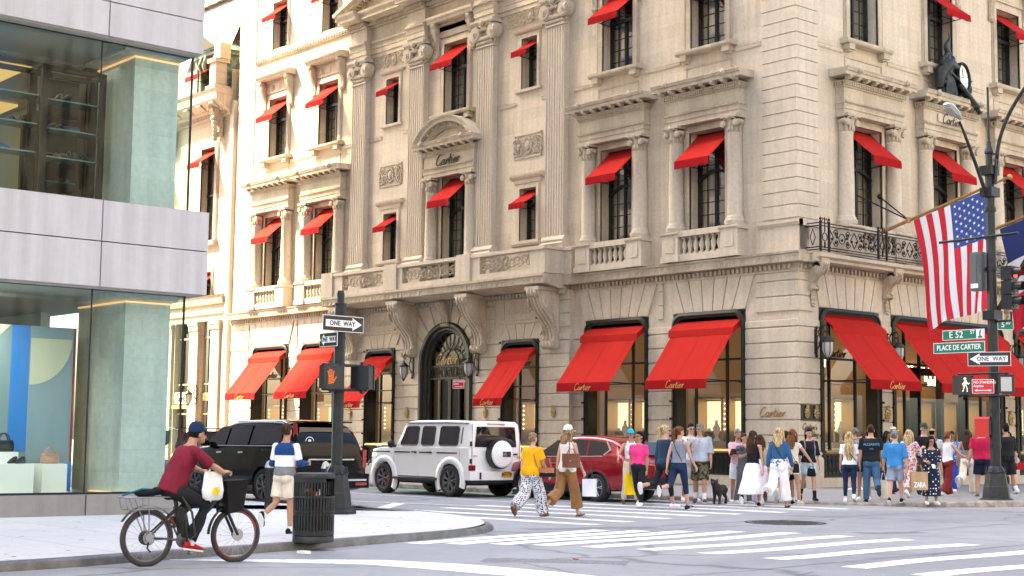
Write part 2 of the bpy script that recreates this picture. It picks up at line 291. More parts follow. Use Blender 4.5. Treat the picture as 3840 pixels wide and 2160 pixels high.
for i,p in enumerate(fin):
    t=i/(N_-1)
    if p[1]<-7.2: wl.append((min(-.02,p[0]-1.5),.0))
    elif p[0]<7.2: wl.append((-.01,.0))
    else: wl.append((0,max(.01,p[1]+3)))
wl[-1]=(0,80); wl[0]=(-60,0)
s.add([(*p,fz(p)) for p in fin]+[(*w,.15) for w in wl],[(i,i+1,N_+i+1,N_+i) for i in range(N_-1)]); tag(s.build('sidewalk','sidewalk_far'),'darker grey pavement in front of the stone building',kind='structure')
kerb(FKs,.15,1,'kerb','kerb_granite',fz)
# ---- painted markings
def strip(mb,a,b,w,w2=None,z=.004,wob=0,n=8):
    a=Vector(a);b=Vector(b);t=(b-a).normalized();u=Vector((-t.y,t.x)); w2=w2 or w; L=[];R_=[]
    for i in range(n+1):
        q=i/n;p=a.lerp(b,q);ww=(w+(w2-w)*q)/2; o=wob*math.sin(q*7+a.x)*.06
        L.append((*(p+u*(ww+o)),z)); R_.append((*(p-u*(ww-o)),z))
    mb.rings([L,R_],0,False,False,False)
def marking(name,segs,label,group=None,w=.46):
    for i,(a,b) in enumerate(segs):
        k=MB(); strip(k,a,b,w,wob=1); tag(k.build(name,'road_paint'),label,kind='structure')
marking('crosswalk_stripe',[((5.74,-18.5),(9.5,-17.85)),((3.5,-17.6),(9.15,-16.6)),((2.97,-16.25),(8.73,-15.1)),((2.4,-14.85),(8.35,-13.7)),((2.5,-13.5),(8.2,-12.4)),((2.5,-11.95),(8.14,-10.85)),((2.6,-10.45),(7.8,-9.35)),((4.6,-8.7),(7.75,-8.0))],'white crosswalk stripe across the side street',w=.38)
marking('crosswalk_stripe',[((11.61,-23.66),(10.69,-18.9)),((11.99,-23.2),(11.18,-18.4)),((12.42,-22.7),(11.68,-17.8)),((12.95,-22.3),(12.2,-17.05)),((13.6,-21.9),(12.95,-16.5)),((14.4,-21.6),(13.95,-16.4)),((15.3,-21.35),(14.95,-16.25)),((16.35,-21.3),(16.15,-16.35)),((17.75,-21.5),(17.5,-16.6)),((18.95,-21.7),(18.9,-16.6)),((20.2,-21.7),(20.2,-16.6))],'white crosswalk stripe across the avenue',w=.37)
k=MB(); strip(k,(3.85,-18.95),(.8,-15.9),.32); strip(k,(-30,-21.6),(8,-13.2),.12,z=.0055) if False else None; tag(k.build('stop_line','road_paint'),'white angled line at the street mouth',kind='structure')
k=MB(); strip(k,(-30,-18.2),(-.7,-16.1),.12); strip(k,(-.7,-16.1),(3.0,-14.95),.12); strip(k,(-28,-14.0),(2.0,-12.9),.12); tag(k.build('lane_line','road_paint'),'thin white lane line along the side street',kind='structure')
k=MB(); P=[(12.35,-27.9,.05),(13.3,-26.75,.5),(14.0,-26.0,.7),(14.9,-25.65,.85),(16.2,-25.4,.8),(18.5,-25.3,.75),(24,-25.3,.7)]
for i in range(len(P)-1): pass
Lp=[];Rp=[]
for i,(x,y,w) in enumerate(P):
    a=P[max(i-1,0)];b=P[min(i+1,len(P)-1)];t=Vector((b[0]-a[0],b[1]-a[1])).normalized(); Lp.append((x-t.y*w/2,y+t.x*w/2,.004)); Rp.append((x+t.y*w/2,y-t.x*w/2,.004))
k.rings([Lp,Rp],0,False,False,False); tag(k.build('painted_edge_band','road_paint'),'broad white curved painted band on the avenue',kind='structure')
k=MB(); k.add([(-9,-11.2,.004),(3.4,-9.9,.004),(3.4,-9.0,.004),(-9,-9.75,.004)],[(0,1,2,3)]); tag(k.build('bike_lane','bike_lane_green'),'worn green paint along the far kerb',kind='structure')
k=MB(); k.disc((10.8,-14.1,.0),.72,2,.006,32); k.ringx((10.8,-14.1,.0),.72,.78,2,.009,36,1)
for i in range(-4,5): k.box(10.8-math.sqrt(max(0,.4-(i*.14)**2)),10.8+math.sqrt(max(0,.4-(i*.14)**2)),-14.1+i*.14-.02,-14.1+i*.14+.02,.006,.010,1)
tag(k.build('manhole_cover',['kerb_steel','street_metal']),'round rusty manhole cover set in the crossing',cat='manhole cover')
mat('tar',(.07,.075,.085),.5,noise_amt=.3); mat('patch_asphalt',(.16,.165,.175),.75,noise_amt=.3,nscale=20,bump=.3,bscale=80)
def wander(P,w,nm,mt,lab,amp=.05,z=.0025):
    L=[];Rr_=[]
    for i in range(len(P)-1):
        a=Vector(P[i]);b=Vector(P[i+1]);n=14
        for k_ in range(n+1):
            q=a.lerp(b,k_/n); t=(b-a).normalized(); o=amp*noise.noise(Vector((q.x*.9,q.y*.9,3))); ww=w*(.6+.8*abs(noise.noise(Vector((q.x*3,q.y*3,7))))); c_=q+Vector((-t.y,t.x))*o
            L.append((c_.x-t.y*ww/2,c_.y+t.x*ww/2,z)); Rr_.append((c_.x+t.y*ww/2,c_.y-t.x*ww/2,z))
    k=MB(); k.rings([L,Rr_],0,False,False,False); tag(k.build(nm,mt),lab,kind='structure')
wander([(17.35,-26),(17.35,-22.96),(17.0,-18.4),(16.7,-15.7),(16.3,-8)],.035,'road_seam','tar','dark tar seam across the near crosswalk')
wander([(10.3,-17),(10.1,-13.5),(9.85,-11),(9.55,-6.1),(9.7,10)],.05,'road_seam','tar','dark tar seam near the avenue corner')
wander([(13.5,-15.45),(14.7,-15.3),(16.4,-15.1),(24,-14.6)],.04,'road_seam','tar','tar seam across the avenue')
wander([(13.9,-15.1),(13.5,-12.5),(13.26,-9.7),(13,0)],.035,'road_seam','tar','tar seam along the avenue')
wander([(4,-12.3),(9,-11.2),(13.9,-10.8)],.04,'road_seam','tar','tar seam across the junction')
wander([(19.5,-30),(18.6,-24.5),(17.9,-22.4)],.03,'road_seam','tar','tar seam beside the painted band')
wander([(13.6,-15.6),(13.95,-14.3)],.55,'road_patch','patch_asphalt','dark broken asphalt patch in the avenue',.2,.002)
wander([(14.4,-24.6),(15.8,-23.4)],.8,'road_patch','patch_asphalt','darker asphalt patch by the near crosswalk',.15,.0018)
wander([(9.9,-19.9),(10.6,-17.5)],.7,'road_patch','patch_asphalt','darker asphalt patch between the two crosswalks',.15,.0018)
k=MB(); rnd=random.Random(5)
for i in range(70):
    x,y=rnd.uniform(5,12.3),rnd.uniform(-30,-20)
    if x>11.6+(-y-24)*.15 or (y>-22 and x>9): continue
    k.disc((x,y,.105),rnd.uniform(.015,.04),2,.0015,7)
tag(k.build('gum_spots','tar'),'scattered dark gum spots on the near pavement',kind='stuff')
# ================================================================ world, sun, camera
SUN=Vector((-.40,-.35,.62)).normalized()
w=bpy.data.worlds.new('World'); SC.world=w; w.use_nodes=True; nt=w.node_tree; bg=nt.nodes['Background']; sky=nt.nodes.new('ShaderNodeTexSky'); sky.sky_type='NISHITA'; sky.sun_disc=False
sky.sun_elevation=math.asin(SUN.z); sky.sun_rotation=math.atan2(SUN.x,SUN.y); sky.air_density=1.0; sky.dust_density=4.5; sky.ozone_density=1.0
nt.links.new(sky.outputs[0],bg.inputs[0]); bg.inputs[1].default_value=.106
sl=bpy.data.lights.new('sun','SUN'); sl.energy=3.7; sl.angle=R(2.5); sl.color=(1,.80,.52); so=bpy.data.objects.new('sun',sl); COL.objects.link(so); so.rotation_euler=SUN.to_track_quat('Z','Y').to_euler()
cd=bpy.data.cameras.new('camera'); cd.sensor_width=36; cd.lens=51.82; cd.clip_end=2000; cd.clip_start=.3; co=bpy.data.objects.new('camera',cd); COL.objects.link(co)
rt=Vector((.65254,.75766,.01186)); up=Vector((.06990,-.07577,.99467)); fw=Vector((-.75452,.64824,.10240))
co.matrix_world=Matrix(((rt.x,up.x,-fw.x,29.0),(rt.y,up.y,-fw.y,-36.71),(rt.z,up.z,-fw.z,1.52),(0,0,0,1))); SC.camera=co
vs=SC.view_settings; vs.view_transform='Standard'; vs.look='None'; vs.gamma=1; vs.exposure=3.34
try: vs.use_white_balance=True; vs.white_balance_temperature=6900; vs.white_balance_tint=8
except Exception: pass
SC.cycles.max_bounces=8; SC.cycles.transparent_max_bounces=16; SC.cycles.use_denoising=True
# ================================================================ the neighbouring blocks that shade the corner
def facade_mat(name,wall,gl,bw,bh):
    m=bpy.data.materials.new(name); m.use_nodes=True; nt=m.node_tree; N=nt.nodes; Lk=nt.links; b=N['Principled BSDF']; b.inputs['Roughness'].default_value=.6
    t=N.new('ShaderNodeTexCoord'); s=N.new('ShaderNodeSeparateXYZ'); Lk.new(t.outputs['Object'],s.inputs[0]); ad=N.new('ShaderNodeMath'); ad.operation='ADD'; Lk.new(s.outputs[0],ad.inputs[0]); Lk.new(s.outputs[1],ad.inputs[1])
    c=N.new('ShaderNodeCombineXYZ'); Lk.new(ad.outputs[0],c.inputs[0]); Lk.new(s.outputs[2],c.inputs[1]); br=N.new('ShaderNodeTexBrick'); br.offset=0; br.inputs['Scale'].default_value=1; br.inputs['Brick Width'].default_value=bw; br.inputs['Row Height'].default_value=bh; br.inputs['Mortar Size'].default_value=.75; br.inputs['Mortar Smooth'].default_value=0
    br.inputs['Color1'].default_value=(*gl,1); br.inputs['Color2'].default_value=(*[x*.6 for x in gl],1); br.inputs['Mortar'].default_value=(*wall,1); Lk.new(c.outputs[0],br.inputs['Vector']); Lk.new(br.outputs[0],b.inputs['Base Color']); MT[name]=m
facade_mat('block_facade_light',(.50,.44,.36),(.07,.08,.09),3.2,3.6); facade_mat('block_facade_grey',(.40,.39,.37),(.06,.07,.085),2.6,3.4); facade_mat('block_facade_brick',(.36,.24,.17),(.06,.065,.07),3.0,3.3)
def block(x0,x1,y0,y1,h,mt,label):
    k=MB(); k.box(x0,x1,y0,y1,0,h); k.box(x0-.5,x1+.5,y0-.5,y1+.5,h,h+1.2,1); e=empty('office_block',((x0+x1)/2,(y0+y1)/2,0)); tag(e,label,'building')
    a=MB(); a.box(x0,x1,y0,y1,0,h); b=a.build('wall',mt,e,(-e.location.x,-e.location.y,0)); c=MB(); c.box(x0-.5,x1+.5,y0-.5,y1+.5,h,h+1.2); c.build('cornice','tower_stone',e,(-e.location.x,-e.location.y,0))
block(37,62,-75,-22,34,'block_facade_light','pale stone office block across the avenue')
block(37,62,-4,40,42,'block_facade_grey','grey office block across the avenue past the side street')
block(-60,-.2,19,60,38,'block_facade_brick','brick block behind the stone corner building')
# ================================================================ the stone corner building
BLD=empty('stone_building'); tag(BLD,'ornate pale limestone corner mansion with pilasters, balconies and red awnings','building')
Q90=PI/2
def W(cx,y,rot,z=0): return (cx,y,z) if rot==0 else (-y,cx,z)
LW=34.8; RW=16.7; ZT=25.2
AX=-17.38
LG=[(-5.29,-2.11,5.82),(-9.61,-6.44,5.82),(-28.4,-25.2,5.82),(-32.7,-29.55,5.82)]
LC=[(-13.95,-11.8,5.28),(-22.96,-20.8,5.28)]
RG=[(1.04,4.25,5.82),(4.9,11.75,5.82),(12.5,15.65,5.82)]
def wall_mesh(mb,xa,xb,za,zb,holes,y=0,depth=.45):
    """flat wall with rectangular holes and their reveals"""
    xs=sorted({xa,xb,*[h[0] for h in holes],*[h[1] for h in holes]}); zs=sorted({za,zb,*[h[2] for h in holes],*[h[3] for h in holes]})
    for i in range(len(xs)-1):
        for j in range(len(zs)-1):
            a,b,c,d=xs[i],xs[i+1],zs[j],zs[j+1]; mx=(a+b)/2;mz=(c+d)/2
            if a<xa-1e-6 or b>xb+1e-6 or c<za-1e-6 or d>zb+1e-6: continue
            if any(h[0]<mx<h[1] and h[2]<mz<h[3] for h in holes): continue
            mb.quad((a,y,c),(b,y,c),(b,y,d),(a,y,d))
    for x0,x1,z0,z1 in holes:
        D=y+depth
        mb.quad((x0,y,z0),(x0,y,z1),(x0,D,z1),(x0,D,z0)); mb.quad((x1,y,z0),(x1,D,z0),(x1,D,z1),(x1,y,z1))
        mb.quad((x0,y,z1),(x1,y,z1),(x1,D,z1),(x0,D,z1)); mb.quad((x0,y,z0),(x0,D,z0),(x1,D,z0),(x1,y,z0))
PN_L=[-3.70,-8.02,-26.75,-31.08]; PN_R=[3.65,8.15,12.65]
def up_holes(cs,small=[],mid=None,four=()):
    h=[]
    for c in cs: h+=[(c-.80,c+.80,7.9,11.95),(c-.78,c+.78,14.82,17.72)]
    for c in small: h+=[(c-.48,c+.48,9.08,11.1),(c-.45,c+.45,14.98,17.0)]
    if mid is not None: h+=[(mid-.76,mid+.76,7.9,12.15),(mid-.76,mid+.76,14.78,17.75)]
    for c in four: h+=[(c-.65,c+.65,20.2,22.5)]
    return h
SM=[-12.83,-21.75]
hl=up_holes(PN_L,SM,AX,PN_L)
mb=MB(); wall_mesh(mb,-LW,0,.15,7.5,[(a,b,.45,z) for a,b,z in LG]+[(-24.6,-10.2,.15,7.0)]); wall_mesh(mb,-LW,0,7.5,ZT,hl)
wall_mesh(mb,-24.6,-10.2,.15,7.0,[(a,b,.45,z) for a,b,z in LC]+[(-19.06,-15.7,.15,6.16)],y=-.25,depth=.7)
for x in (-24.6,-10.2): mb.quad((x,-.25,.15),(x,0.1,.15),(x,0.1,7.0),(x,-.25,7.0))
mb.quad((-LW,0,.15),(-LW,16,.15),(-LW,16,ZT),(-LW,0,ZT))
# stone between the arch and the head of its rectangular opening
def arch_fill(mb,cx,r,zs,zt,y,x0,x1):
    n=24; P=[(cx+r*cos(PI*i/n),zs+r*sin(PI*i/n)) for i in range(n+1)]
    for i in range(n):
        a,b=P[i],P[i+1]; mb.quad((a[0],y,a[1]),(a[0],y,zt),(b[0],y,zt),(b[0],y,b[1])); mb.quad((a[0],y,a[1]),(b[0],y,b[1]),(b[0],y+.4,b[1]),(a[0],y+.4,a[1]))
arch_fill(mb,-17.38,1.68,4.48,6.16,-.25,-19.06,-15.7)
WALL_L=mb.build('wall','stone',BLD)
mb=MB(); wall_mesh(mb,0,RW,.15,7.5,[(a,b,.45,z) for a,b,z in RG]); wall_mesh(mb,0,RW,7.5,ZT,up_holes(PN_R,four=PN_R)); mb.quad((RW,0,.15),(RW,12,.15),(RW,12,ZT),(RW,0,ZT))
mb.build('wall','stone',BLD,rot=Q90)
mb=MB(); mb.box(-LW+.1,-3.2,3.4,RW-.1,.1,7.4); mb.box(-LW+.1,-1.9,1.9,RW-.1,7.6,ZT-.2); mb.build('interior_core','dark_room',BLD)
mb=MB(); mb.box(-LW,0.0,0,RW,ZT,ZT+.2); mb.box(-LW+.3,-.15,.15,RW-.2,7.42,7.52); mb.build('roof','stone_plain',BLD)
# ---------------------------------------------------------------- rusticated ground floor
def rustic(mb,xa,xb,y,z0,z1,c=.487,p=.045,g=.034,endcap=0):
    z=z0
    while z<z1-.1:
        t=min(z+c-g,z1); mb.prism([(y+.02,z),(y-p+.018,z),(y-p,z+.018),(y-p,t-.018),(y-p+.018,t),(y+.02,t)],0,xa,xb); z+=c
def voussoirs(mb,x0,x1,zf,zt,y,p=.05,n=7,over=.42,g=.04):
    w=(x1-x0)
    for i in range(n):
        a=x0+.12+(w-.24)*i/n; b=x0+.12+(w-.24)*(i+1)/n; A=x0-over+(w+2*over)*i/n; B=x0-over+(w+2*over)*(i+1)/n
        if i==0: a=x0-.02
        if i==n-1: b=x1+.02
        mb.prism([(a+g/2,zf),(b-g/2,zf),(B-g/2,zt),(A+g/2,zt)],1,y-p,y+.02)
rm=MB()
def ground(rm,edges,holes,y,z0=1.28,zt=6.93):
    hs=sorted(holes); x=edges[0]
    for a,b,z in hs+[(edges[1],edges[1],0)]:
        if a-x>.05: rustic(rm,x,a-.005,y,z0,(zt if True else 5.8))
        x=b+.005
rm2=MB()
# piers up to the voussoir line, then full courses only away from the openings
def piers(mb,segs,y,z1=6.9,over=.45):
    for a,b,l,r in segs:   # l, r: an opening lies on that side
        rustic(mb,a,b,y,1.28,5.4); 
        A=a+(over if l else 0); B=b-(over if r else 0)
        if B-A>.15: rustic(mb,A,B,y,1.28+.487*9,z1)
piers(rm,[(-2.10,0.07,1,0),(-6.43,-5.30,1,1),(-10.2,-9.62,0,1),(-29.54,-28.41,1,1),(-25.19,-24.6,1,0),(-34.8,-32.71,0,1)],0)
piers(rm,[(-11.79,-10.15,1,0),(-15.69,-13.96,1,1),(-20.79,-19.07,1,1),(-24.65,-22.97,0,1)],-.25)
for a,b,z in LG: voussoirs(rm,a,b,z+.02,6.93,0)
for a,b,z in LC:
    voussoirs(rm,a,b,z+.02,5.86,-.25,n=5,over=.3)
    rm.box(a-.25,b+.25,-.29,-.23,5.9,6.9)
for i in range(11):   # radial stones round the door arch
    a0=PI*(i+.08)/11; a1=PI*(i+.92)/11; r0=1.72; 
    def far(a):
        c,s_=cos(a),sin(a); k=min((2.2/abs(c)) if abs(c)>.01 else 99,(2.42/s_) if s_>.01 else 99); return (-17.38+c*k,4.48+s_*k)
    q0,q1=far(a0),far(a1); rm.prism([(-17.38+r0*cos(a0),4.48+r0*sin(a0)),q0,q1,(-17.38+r0*cos(a1),4.48+r0*sin(a1))],1,-.30,-.23)
rm.build('rusticated_stonework','stone_plain',BLD)
rr=MB(); piers(rr,[(0.0,1.03,0,1),(4.26,4.89,1,1),(11.76,12.49,1,1),(15.66,RW,1,0)],0,over=.3)
voussoirs(rr,*RG[0][:2],5.84,6.93,0,n=7,over=.3); voussoirs(rr,*RG[1][:2],5.84,6.93,0,n=13,over=.25); voussoirs(rr,*RG[2][:2],5.84,6.93,0,n=7,over=.3)
rr.build('rusticated_stonework','stone_plain',BLD,rot=Q90)
# plinth
def plinth(mb,xa,xb,y):
    mb.prism([(y+.02,.05),(y-.16,.05),(y-.16,1.02),(y-.10,1.10),(y-.10,1.2),(y-.07,1.26),(y+.02,1.26)],0,xa,xb); mb.box(xa-.0,xb,y-.2,y,.05,.40)
for a,b in ((-2.11,.16),(-6.44,-5.29),(-10.2,-9.61),(-29.55,-28.4),(-25.2,-24.6),(-34.8,-32.7)): pl=MB(); plinth(pl,a,b,0); pl.build('plinth','stone_plain',BLD)
for a,b in ((-11.8,-10.0),(-15.7,-13.95),(-20.8,-19.06),(-24.8,-22.96)): pl=MB(); plinth(pl,a,b,-.25); pl.build('plinth','stone_plain',BLD)
for a,b,z in LG+LC: pl=MB(); y=0 if (a,b,z) in LG else -.25; pl.box(a,b,y-.12,y+.3,.05,.45); pl.build('window_base','stone_plain',BLD)
for a,b in ((.1,1.04),(4.25,4.9),(11.75,12.5),(15.65,RW)): pl=MB(); plinth(pl,a,b,0); pl.build('plinth','stone_plain',BLD,rot=Q90)
for a,b,z in (RG[0],RG[2]): pl=MB(); pl.box(a,b,-.12,.3,.05,.45); pl.build('window_base','stone_plain',BLD,rot=Q90)
# ---------------------------------------------------------------- bronze shop windows
def rounded(x0,x1,z0,z1,r,n=6):
    P=[(x0,z0),(x1,z0)]
    P+=[(x1-r+r*cos(a),z1-r+r*sin(a)) for a in [PI/2*i/n for i in range(n+1)]]; P+=[(x0+r-r*sin(a),z1-r+r*cos(a)) for a in [PI/2*i/n for i in range(n+1)]]; return P
def shop_window(x0,x1,z1,y,rot,cases=2,door=False):
    w=x1-x0; cx=(x0+x1)/2; f=MB(); h=w/2; r=.42
    O=rounded(-h,h,.45,z1,r); 
    def inset(d): return rounded(-h+d,h-d,.45,z1-d,r-d*.6)
    A,B,C=O,inset(.09),inset(.19)
    n=len(A)
    for P,Q,ya,yb in ((A,A,.02,-.10),(A,B,-.10,-.14),(B,B,-.14,-.08),(B,C,-.08,-.03),(C,C,-.03,.42)):
        f.rings([[(p[0],ya,p[1]) for p in P[1:]+P[:1]],[(p[0],yb,p[1]) for p in Q[1:]+Q[:1]]],0,True,False,False)
    # corners behind the rounded head
    for sgn in (-1,1):
        f.prism([(sgn*h,z1)]+[(sgn*(h-r+r*sin(a)),z1-r+r*cos(a)) for a in [PI/2*i/6 for i in range(7)]],1,.0,.03)
    hi=h-.19; bars=[-hi*.55,hi*.42] if w>2.5 else [-hi*.35]
    if door: bars=[-hi+.9,-hi*.45,hi*.45,hi-.9]
    for b in bars: f.box(b-.03,b+.03,.2,.3,1.2 if not door else .2,z1-.2,1)
    f.box(-hi,hi,.2,.29,4.2,4.27,1); f.box(-hi,hi,.21,.28,3.5,3.55,1)
    # bolts down the frame
    for sg in (-1,1):
        for k in range(8): f.box(sg*h-.03,sg*h+.03,-.17,-.10,1.1+k*.58,1.17+k*.58)
    o=f.build('shop_window',['bronze_frame','window_metal'],BLD,W(cx,y,rot),rot)
    g=MB(); g.quad((-hi,.25,.5 if door else 1.3),(hi,.25,.5 if door else 1.3),(hi,.25,z1-.2),(-hi,.25,z1-.2)); g.build('glass_pane','display_glass',o)
    if not door:
        s=MB(); s.prism([(.4,1.2),(-.12,1.2),(-.14,1.24),(-.10,1.30),(.4,1.34)],0,-hi-.02,hi+.02); s.build('sill','brass',o)
        gr=MB(); gr.box(-hi,hi,-.04,.0,1.13,1.18); gr.box(-hi,hi,-.04,.0,.47,.54); gr.box(-hi,hi,.06,.08,.5,1.18,1)
        nn=int(2*hi/.2); st=2*hi/nn
        for i in range(nn+1): gr.box(-hi+i*st-.012,-hi+i*st+.012,-.04,-.01,.5,1.15)
        for i in range(nn):
            c=-hi+(i+.5)*st; pts=[(c+.07*cos(t),-.03,.835+(.20*sin(t))) for t in [2*PI*k/10 for k in range(10)]]; gr.tube(pts,.012,5,closed=True)
        gr.build('iron_grille',['black_iron','black'],o)
    # the lit display behind the glass
    it=MB(); D=2.6; zt=z1-.1
    it.quad((-h,D,.4),(h,D,.4),(h,D,zt),(-h,D,zt)); it.quad((-h,.42,.4),(-h,D,.4),(-h,D,zt),(-h,.42,zt)); it.quad((h,D,.4),(h,.42,.4),(h,.42,zt),(h,D,zt)); it.quad((-h,.42,1.25),(h,.42,1.25),(h,D,1.25),(-h,D,1.25)); it.quad((-h,.42,zt),(-h,D,zt),(h,D,zt),(h,.42,zt))
    it.build('interior','room_glow',o)
    nc=cases
    for k in range(nc):
        c=-hi+.15+(2*hi-.3)*(k+.5)/nc; cw=min(.62,(2*hi-.5)/nc/2); v=MB()
        v.box(c-cw-.05,c+cw+.05,1.28,1.36,1.45,3.0,0); v.quad((c-cw,1.27,1.9),(c+cw,1.27,1.9),(c+cw,1.27,2.9),(c-cw,1.27,2.9),1)
        for xx in (c-cw-.05,c+cw): v.box(xx,xx+.05,.65,1.3,1.45,3.0,0)
        v.box(c-cw-.05,c+cw+.05,.65,1.3,2.95,3.03,0); v.box(c-cw-.05,c+cw+.05,.6,1.3,1.4,1.55,0)
        v.lathe([(.16,1.56),(.15,1.6),(.07,1.66),(.06,1.75),(.13,1.86),(.15,2.0),(.07,2.1),(.05,2.22),(.055,2.25)],c+.12,.95,0,12,2,sy=.6)
        v.box(c-.3,c-.12,.85,1.05,1.56,1.85,3); v.ball((c-.2,.95,1.92),.07,2)
        for b in range(6): v.ball((c-cw+.04,.68,1.95+b*.17),.018,4,6,4)
        v.build('display_case',['case_frame','case_glow','cream','skin_shoe','bulb_warm'],o)
    if w>3 :
        ch=MB(); 
        for cc in ((hi*.45),) if not door else (-1.8,0,1.8):
            ch.tube([(cc,1.9,zt),(cc,1.9,4.6)],.02,5,0)
            for rr_,zz in ((.34,4.3),(.24,4.05),(.12,3.85)):
                for k in range(9): ch.ball((cc+rr_*cos(k*.7),1.9+rr_*sin(k*.7),zz),.035,1,6,4); ch.box(cc+rr_*cos(k*.7)-.012,cc+rr_*cos(k*.7)+.012,1.9+rr_*sin(k*.7)-.01,1.9+rr_*sin(k*.7)+.01,zz-.22,zz-.05,1)
        ch.build('chandelier',['brass','bulb_warm'],o)
    s=MB(); script(s,'Cartier',wallM(-hi*.25 if rot==0 else -hi*.3,.235,4.42),.15,.13,0); s.build('lettering','dark_letter',o)
    return o
for a,b,z in LG: shop_window(a,b,z,0,0)
for a,b,z in LC: shop_window(a,b,z,-.25,0,1)
shop_window(*RG[0][:2],5.82,0,Q90); shop_window(*RG[2][:2],5.82,0,Q90)
sd=shop_window(*RG[1][:2],5.82,0,Q90,4,True)
# recessed revolving entrance inside the wide avenue opening
e=MB()
for x in (-1.6,-1.35,1.35,1.6,-.05,.05): e.box(x-.05,x+.05,.3,.5,.2,4.1)
e.box(-1.65,1.65,.3,.6,3.9,4.15)
for x in (-.75,.75): e.tube([(x,.22,1.0),(x,.22,1.9)],.02,6,1)
e.build('entrance_door',['window_metal','brass'],sd)
# ---------------------------------------------------------------- arched door
dr=MB(); cx=0
def arcp(r,y,n=24,zs=4.48): return [(r*cos(PI*i/n),y,zs+r*sin(PI*i/n)) for i in range(n+1)]
def hoop(mb,r0,r1,y0,y1,zb=.2,m=0):
    L=lambda r,y: [(r,y,zb)]+arcp(r,y)+[(-r,y,zb)]
    mb.rings([L(r0,y1),L(r0,y0),L(r1,y0),L(r1,y1)],m,True,False,False)
hoop(dr,1.50,1.70,-.14,.3); hoop(dr,1.36,1.50,-.08,.3); hoop(dr,1.28,1.36,.05,.35)
dr.box(-1.3,1.3,.12,.2,4.38,4.46,0); dr.box(-1.3,1.3,.12,.2,3.9,3.98,0)
for i in range(7): dr.tube([(-1.1+i*.367+.15*cos(t),.14,4.18+.15*sin(t)) for t in [2*PI*k/12 for k in range(12)]],.02,6,0,True)
for i in range(13): dr.box(-1.3+i*.2167-.012,-1.3+i*.2167+.012,.12,.16,3.95,4.42,0)
for i in range(1,12):
    a=PI*i/12; 
    for d in (-.025,.025): dr.tube([(.62*cos(a)-sin(a)*d,.15,4.5+.62*sin(a)+cos(a)*d),(1.3*cos(a)-sin(a)*d,.15,4.5+1.3*sin(a)+cos(a)*d)],.012,5,0)
dr.tube([(.62*cos(PI*i/16),.15,4.5+.62*sin(PI*i/16)) for i in range(17)],.03,6,0)
for x in (-1.28,-.62,-.05,.05,.62,1.28): dr.box(x-.04,x+.04,.15,.25,.2,3.9,0)
for i in range(9): dr.box(-.60+i*.065,-.58+i*.065,.2,.24,.3,3.85,0); dr.box(.08+i*.065,.10+i*.065,.2,.24,.3,3.85,0)
D=dr.build('arched_door',['bronze_frame','brass'],BLD,(-17.38,-.25,0))
g=MB(); g.box(-1.3,1.3,.27,.29,.2,4.4); g.prism([(x,z) for x,y,z in arcp(1.32,0)],1,.27,.29); g.build('glass_pane','door_glass',D)
g=MB(); g.box(-1.6,1.6,1.3,1.4,.2,6.1); g.build('hall','dark_room',D)
s=MB(); script(s,'Cartier',wallM(-.1,.05,4.66),.20,.09,0); s.build('gold_lettering','brass',D)
# ---------------------------------------------------------------- main cornice
def run(mb,prof,xa,xb): mb.prism(prof,0,xa,xb)
def cornice(mb,xa,xb,y,ends=(0,0)):
    """band of dentils, fret band and top moulding; profile is (y,z)"""
    a=xa-ends[0]; b=xb+ends[1]
    run(mb,[(y+.02,6.9),(y-.07,6.9),(y-.07,6.98),(y-.04,7.0),(y-.04,7.16),(y+.02,7.16)],xa-min(ends[0],.07),xb+min(ends[1],.07))
    run(mb,[(y+.02,7.16),(y-.36,7.18),(y-.36,7.42),(y-.40,7.44),(y-.42,7.50),(y+.02,7.53)],a,b)
    n=int((b-a)/.2)
    for i in range(n):
        x=xa+.05+i*(xb-xa-.1)/n; mb.box(x-.045,x+.045,y-.13,y-.03,6.99,7.14)
    n=int((b-a)/.3)
    for i in range(n):
        x=a+.1+i*(b-a-.15)/n; mb.box(x-.02,x+.09,y-.375,y-.355,7.22,7.25); mb.box(x+.09,x+.12,y-.375,y-.355,7.22,7.37); mb.box(x+.05,x+.22,y-.375,y-.355,7.345,7.375); mb.box(x+.19,x+.215,y-.375,y-.355,7.27,7.36)
        mb.box(x,x+.06,y-.415,y-.40,7.44,7.49)
c=MB(); cornice(c,-LW,-24.55,0,(0,0)); c.build('cornice','stone_carved',BLD); c=MB(); cornice(c,-10.25,0,0,(0,.36)); c.build('cornice','stone_carved',BLD)
c=MB(); cornice(c,0.0,RW,0,(0,0)); c.build('cornice','stone_carved',BLD,rot=Q90)
# ---------------------------------------------------------------- upper mouldings
c=MB(); 
def string(mb,xa,xb,z,p=.05): mb.prism([(.02,z-.1),(-p*.6,z-.1),(-p,z-.04),(-p,z),(-p*1.4,z+.03),(.02,z+.05)],0,xa,xb)
for a,b in ((-1.35,.0),): pass
segs=[(-33.2,-32.2),(-29.85,-27.95),(-25.55,-24.5),(-23.5,-22.5),(-20.9,-20.4),(-19.3,-18.75),(-16.05,-15.8),(-14.6,-13.6),(-12.1,-11.6),(-10.3,-9.25),(-6.75,-4.95),(-2.45,-1.38)]
for a,b in segs: c=MB(); string(c,a,b,14.5); c.build('string_course','stone_plain',BLD)
for a,b in ((-33.2,-24.5),(-10.3,-1.38)):
    c=MB(); string(c,a,b,19.8,.12)
    for i in range(int((b-a)/.22)): c.ball((a+.1+i*.22,-.12,19.74),(.05,.05,.06),0,6,4)
    c.build('egg_moulding','stone_plain',BLD)
for a,b in ((1.05,2.4),(4.9,6.75),(9.25,11.3),(13.75,15.4)): c=MB(); string(c,a,b,14.42); c.build('string_course','stone_plain',BLD,rot=Q90)
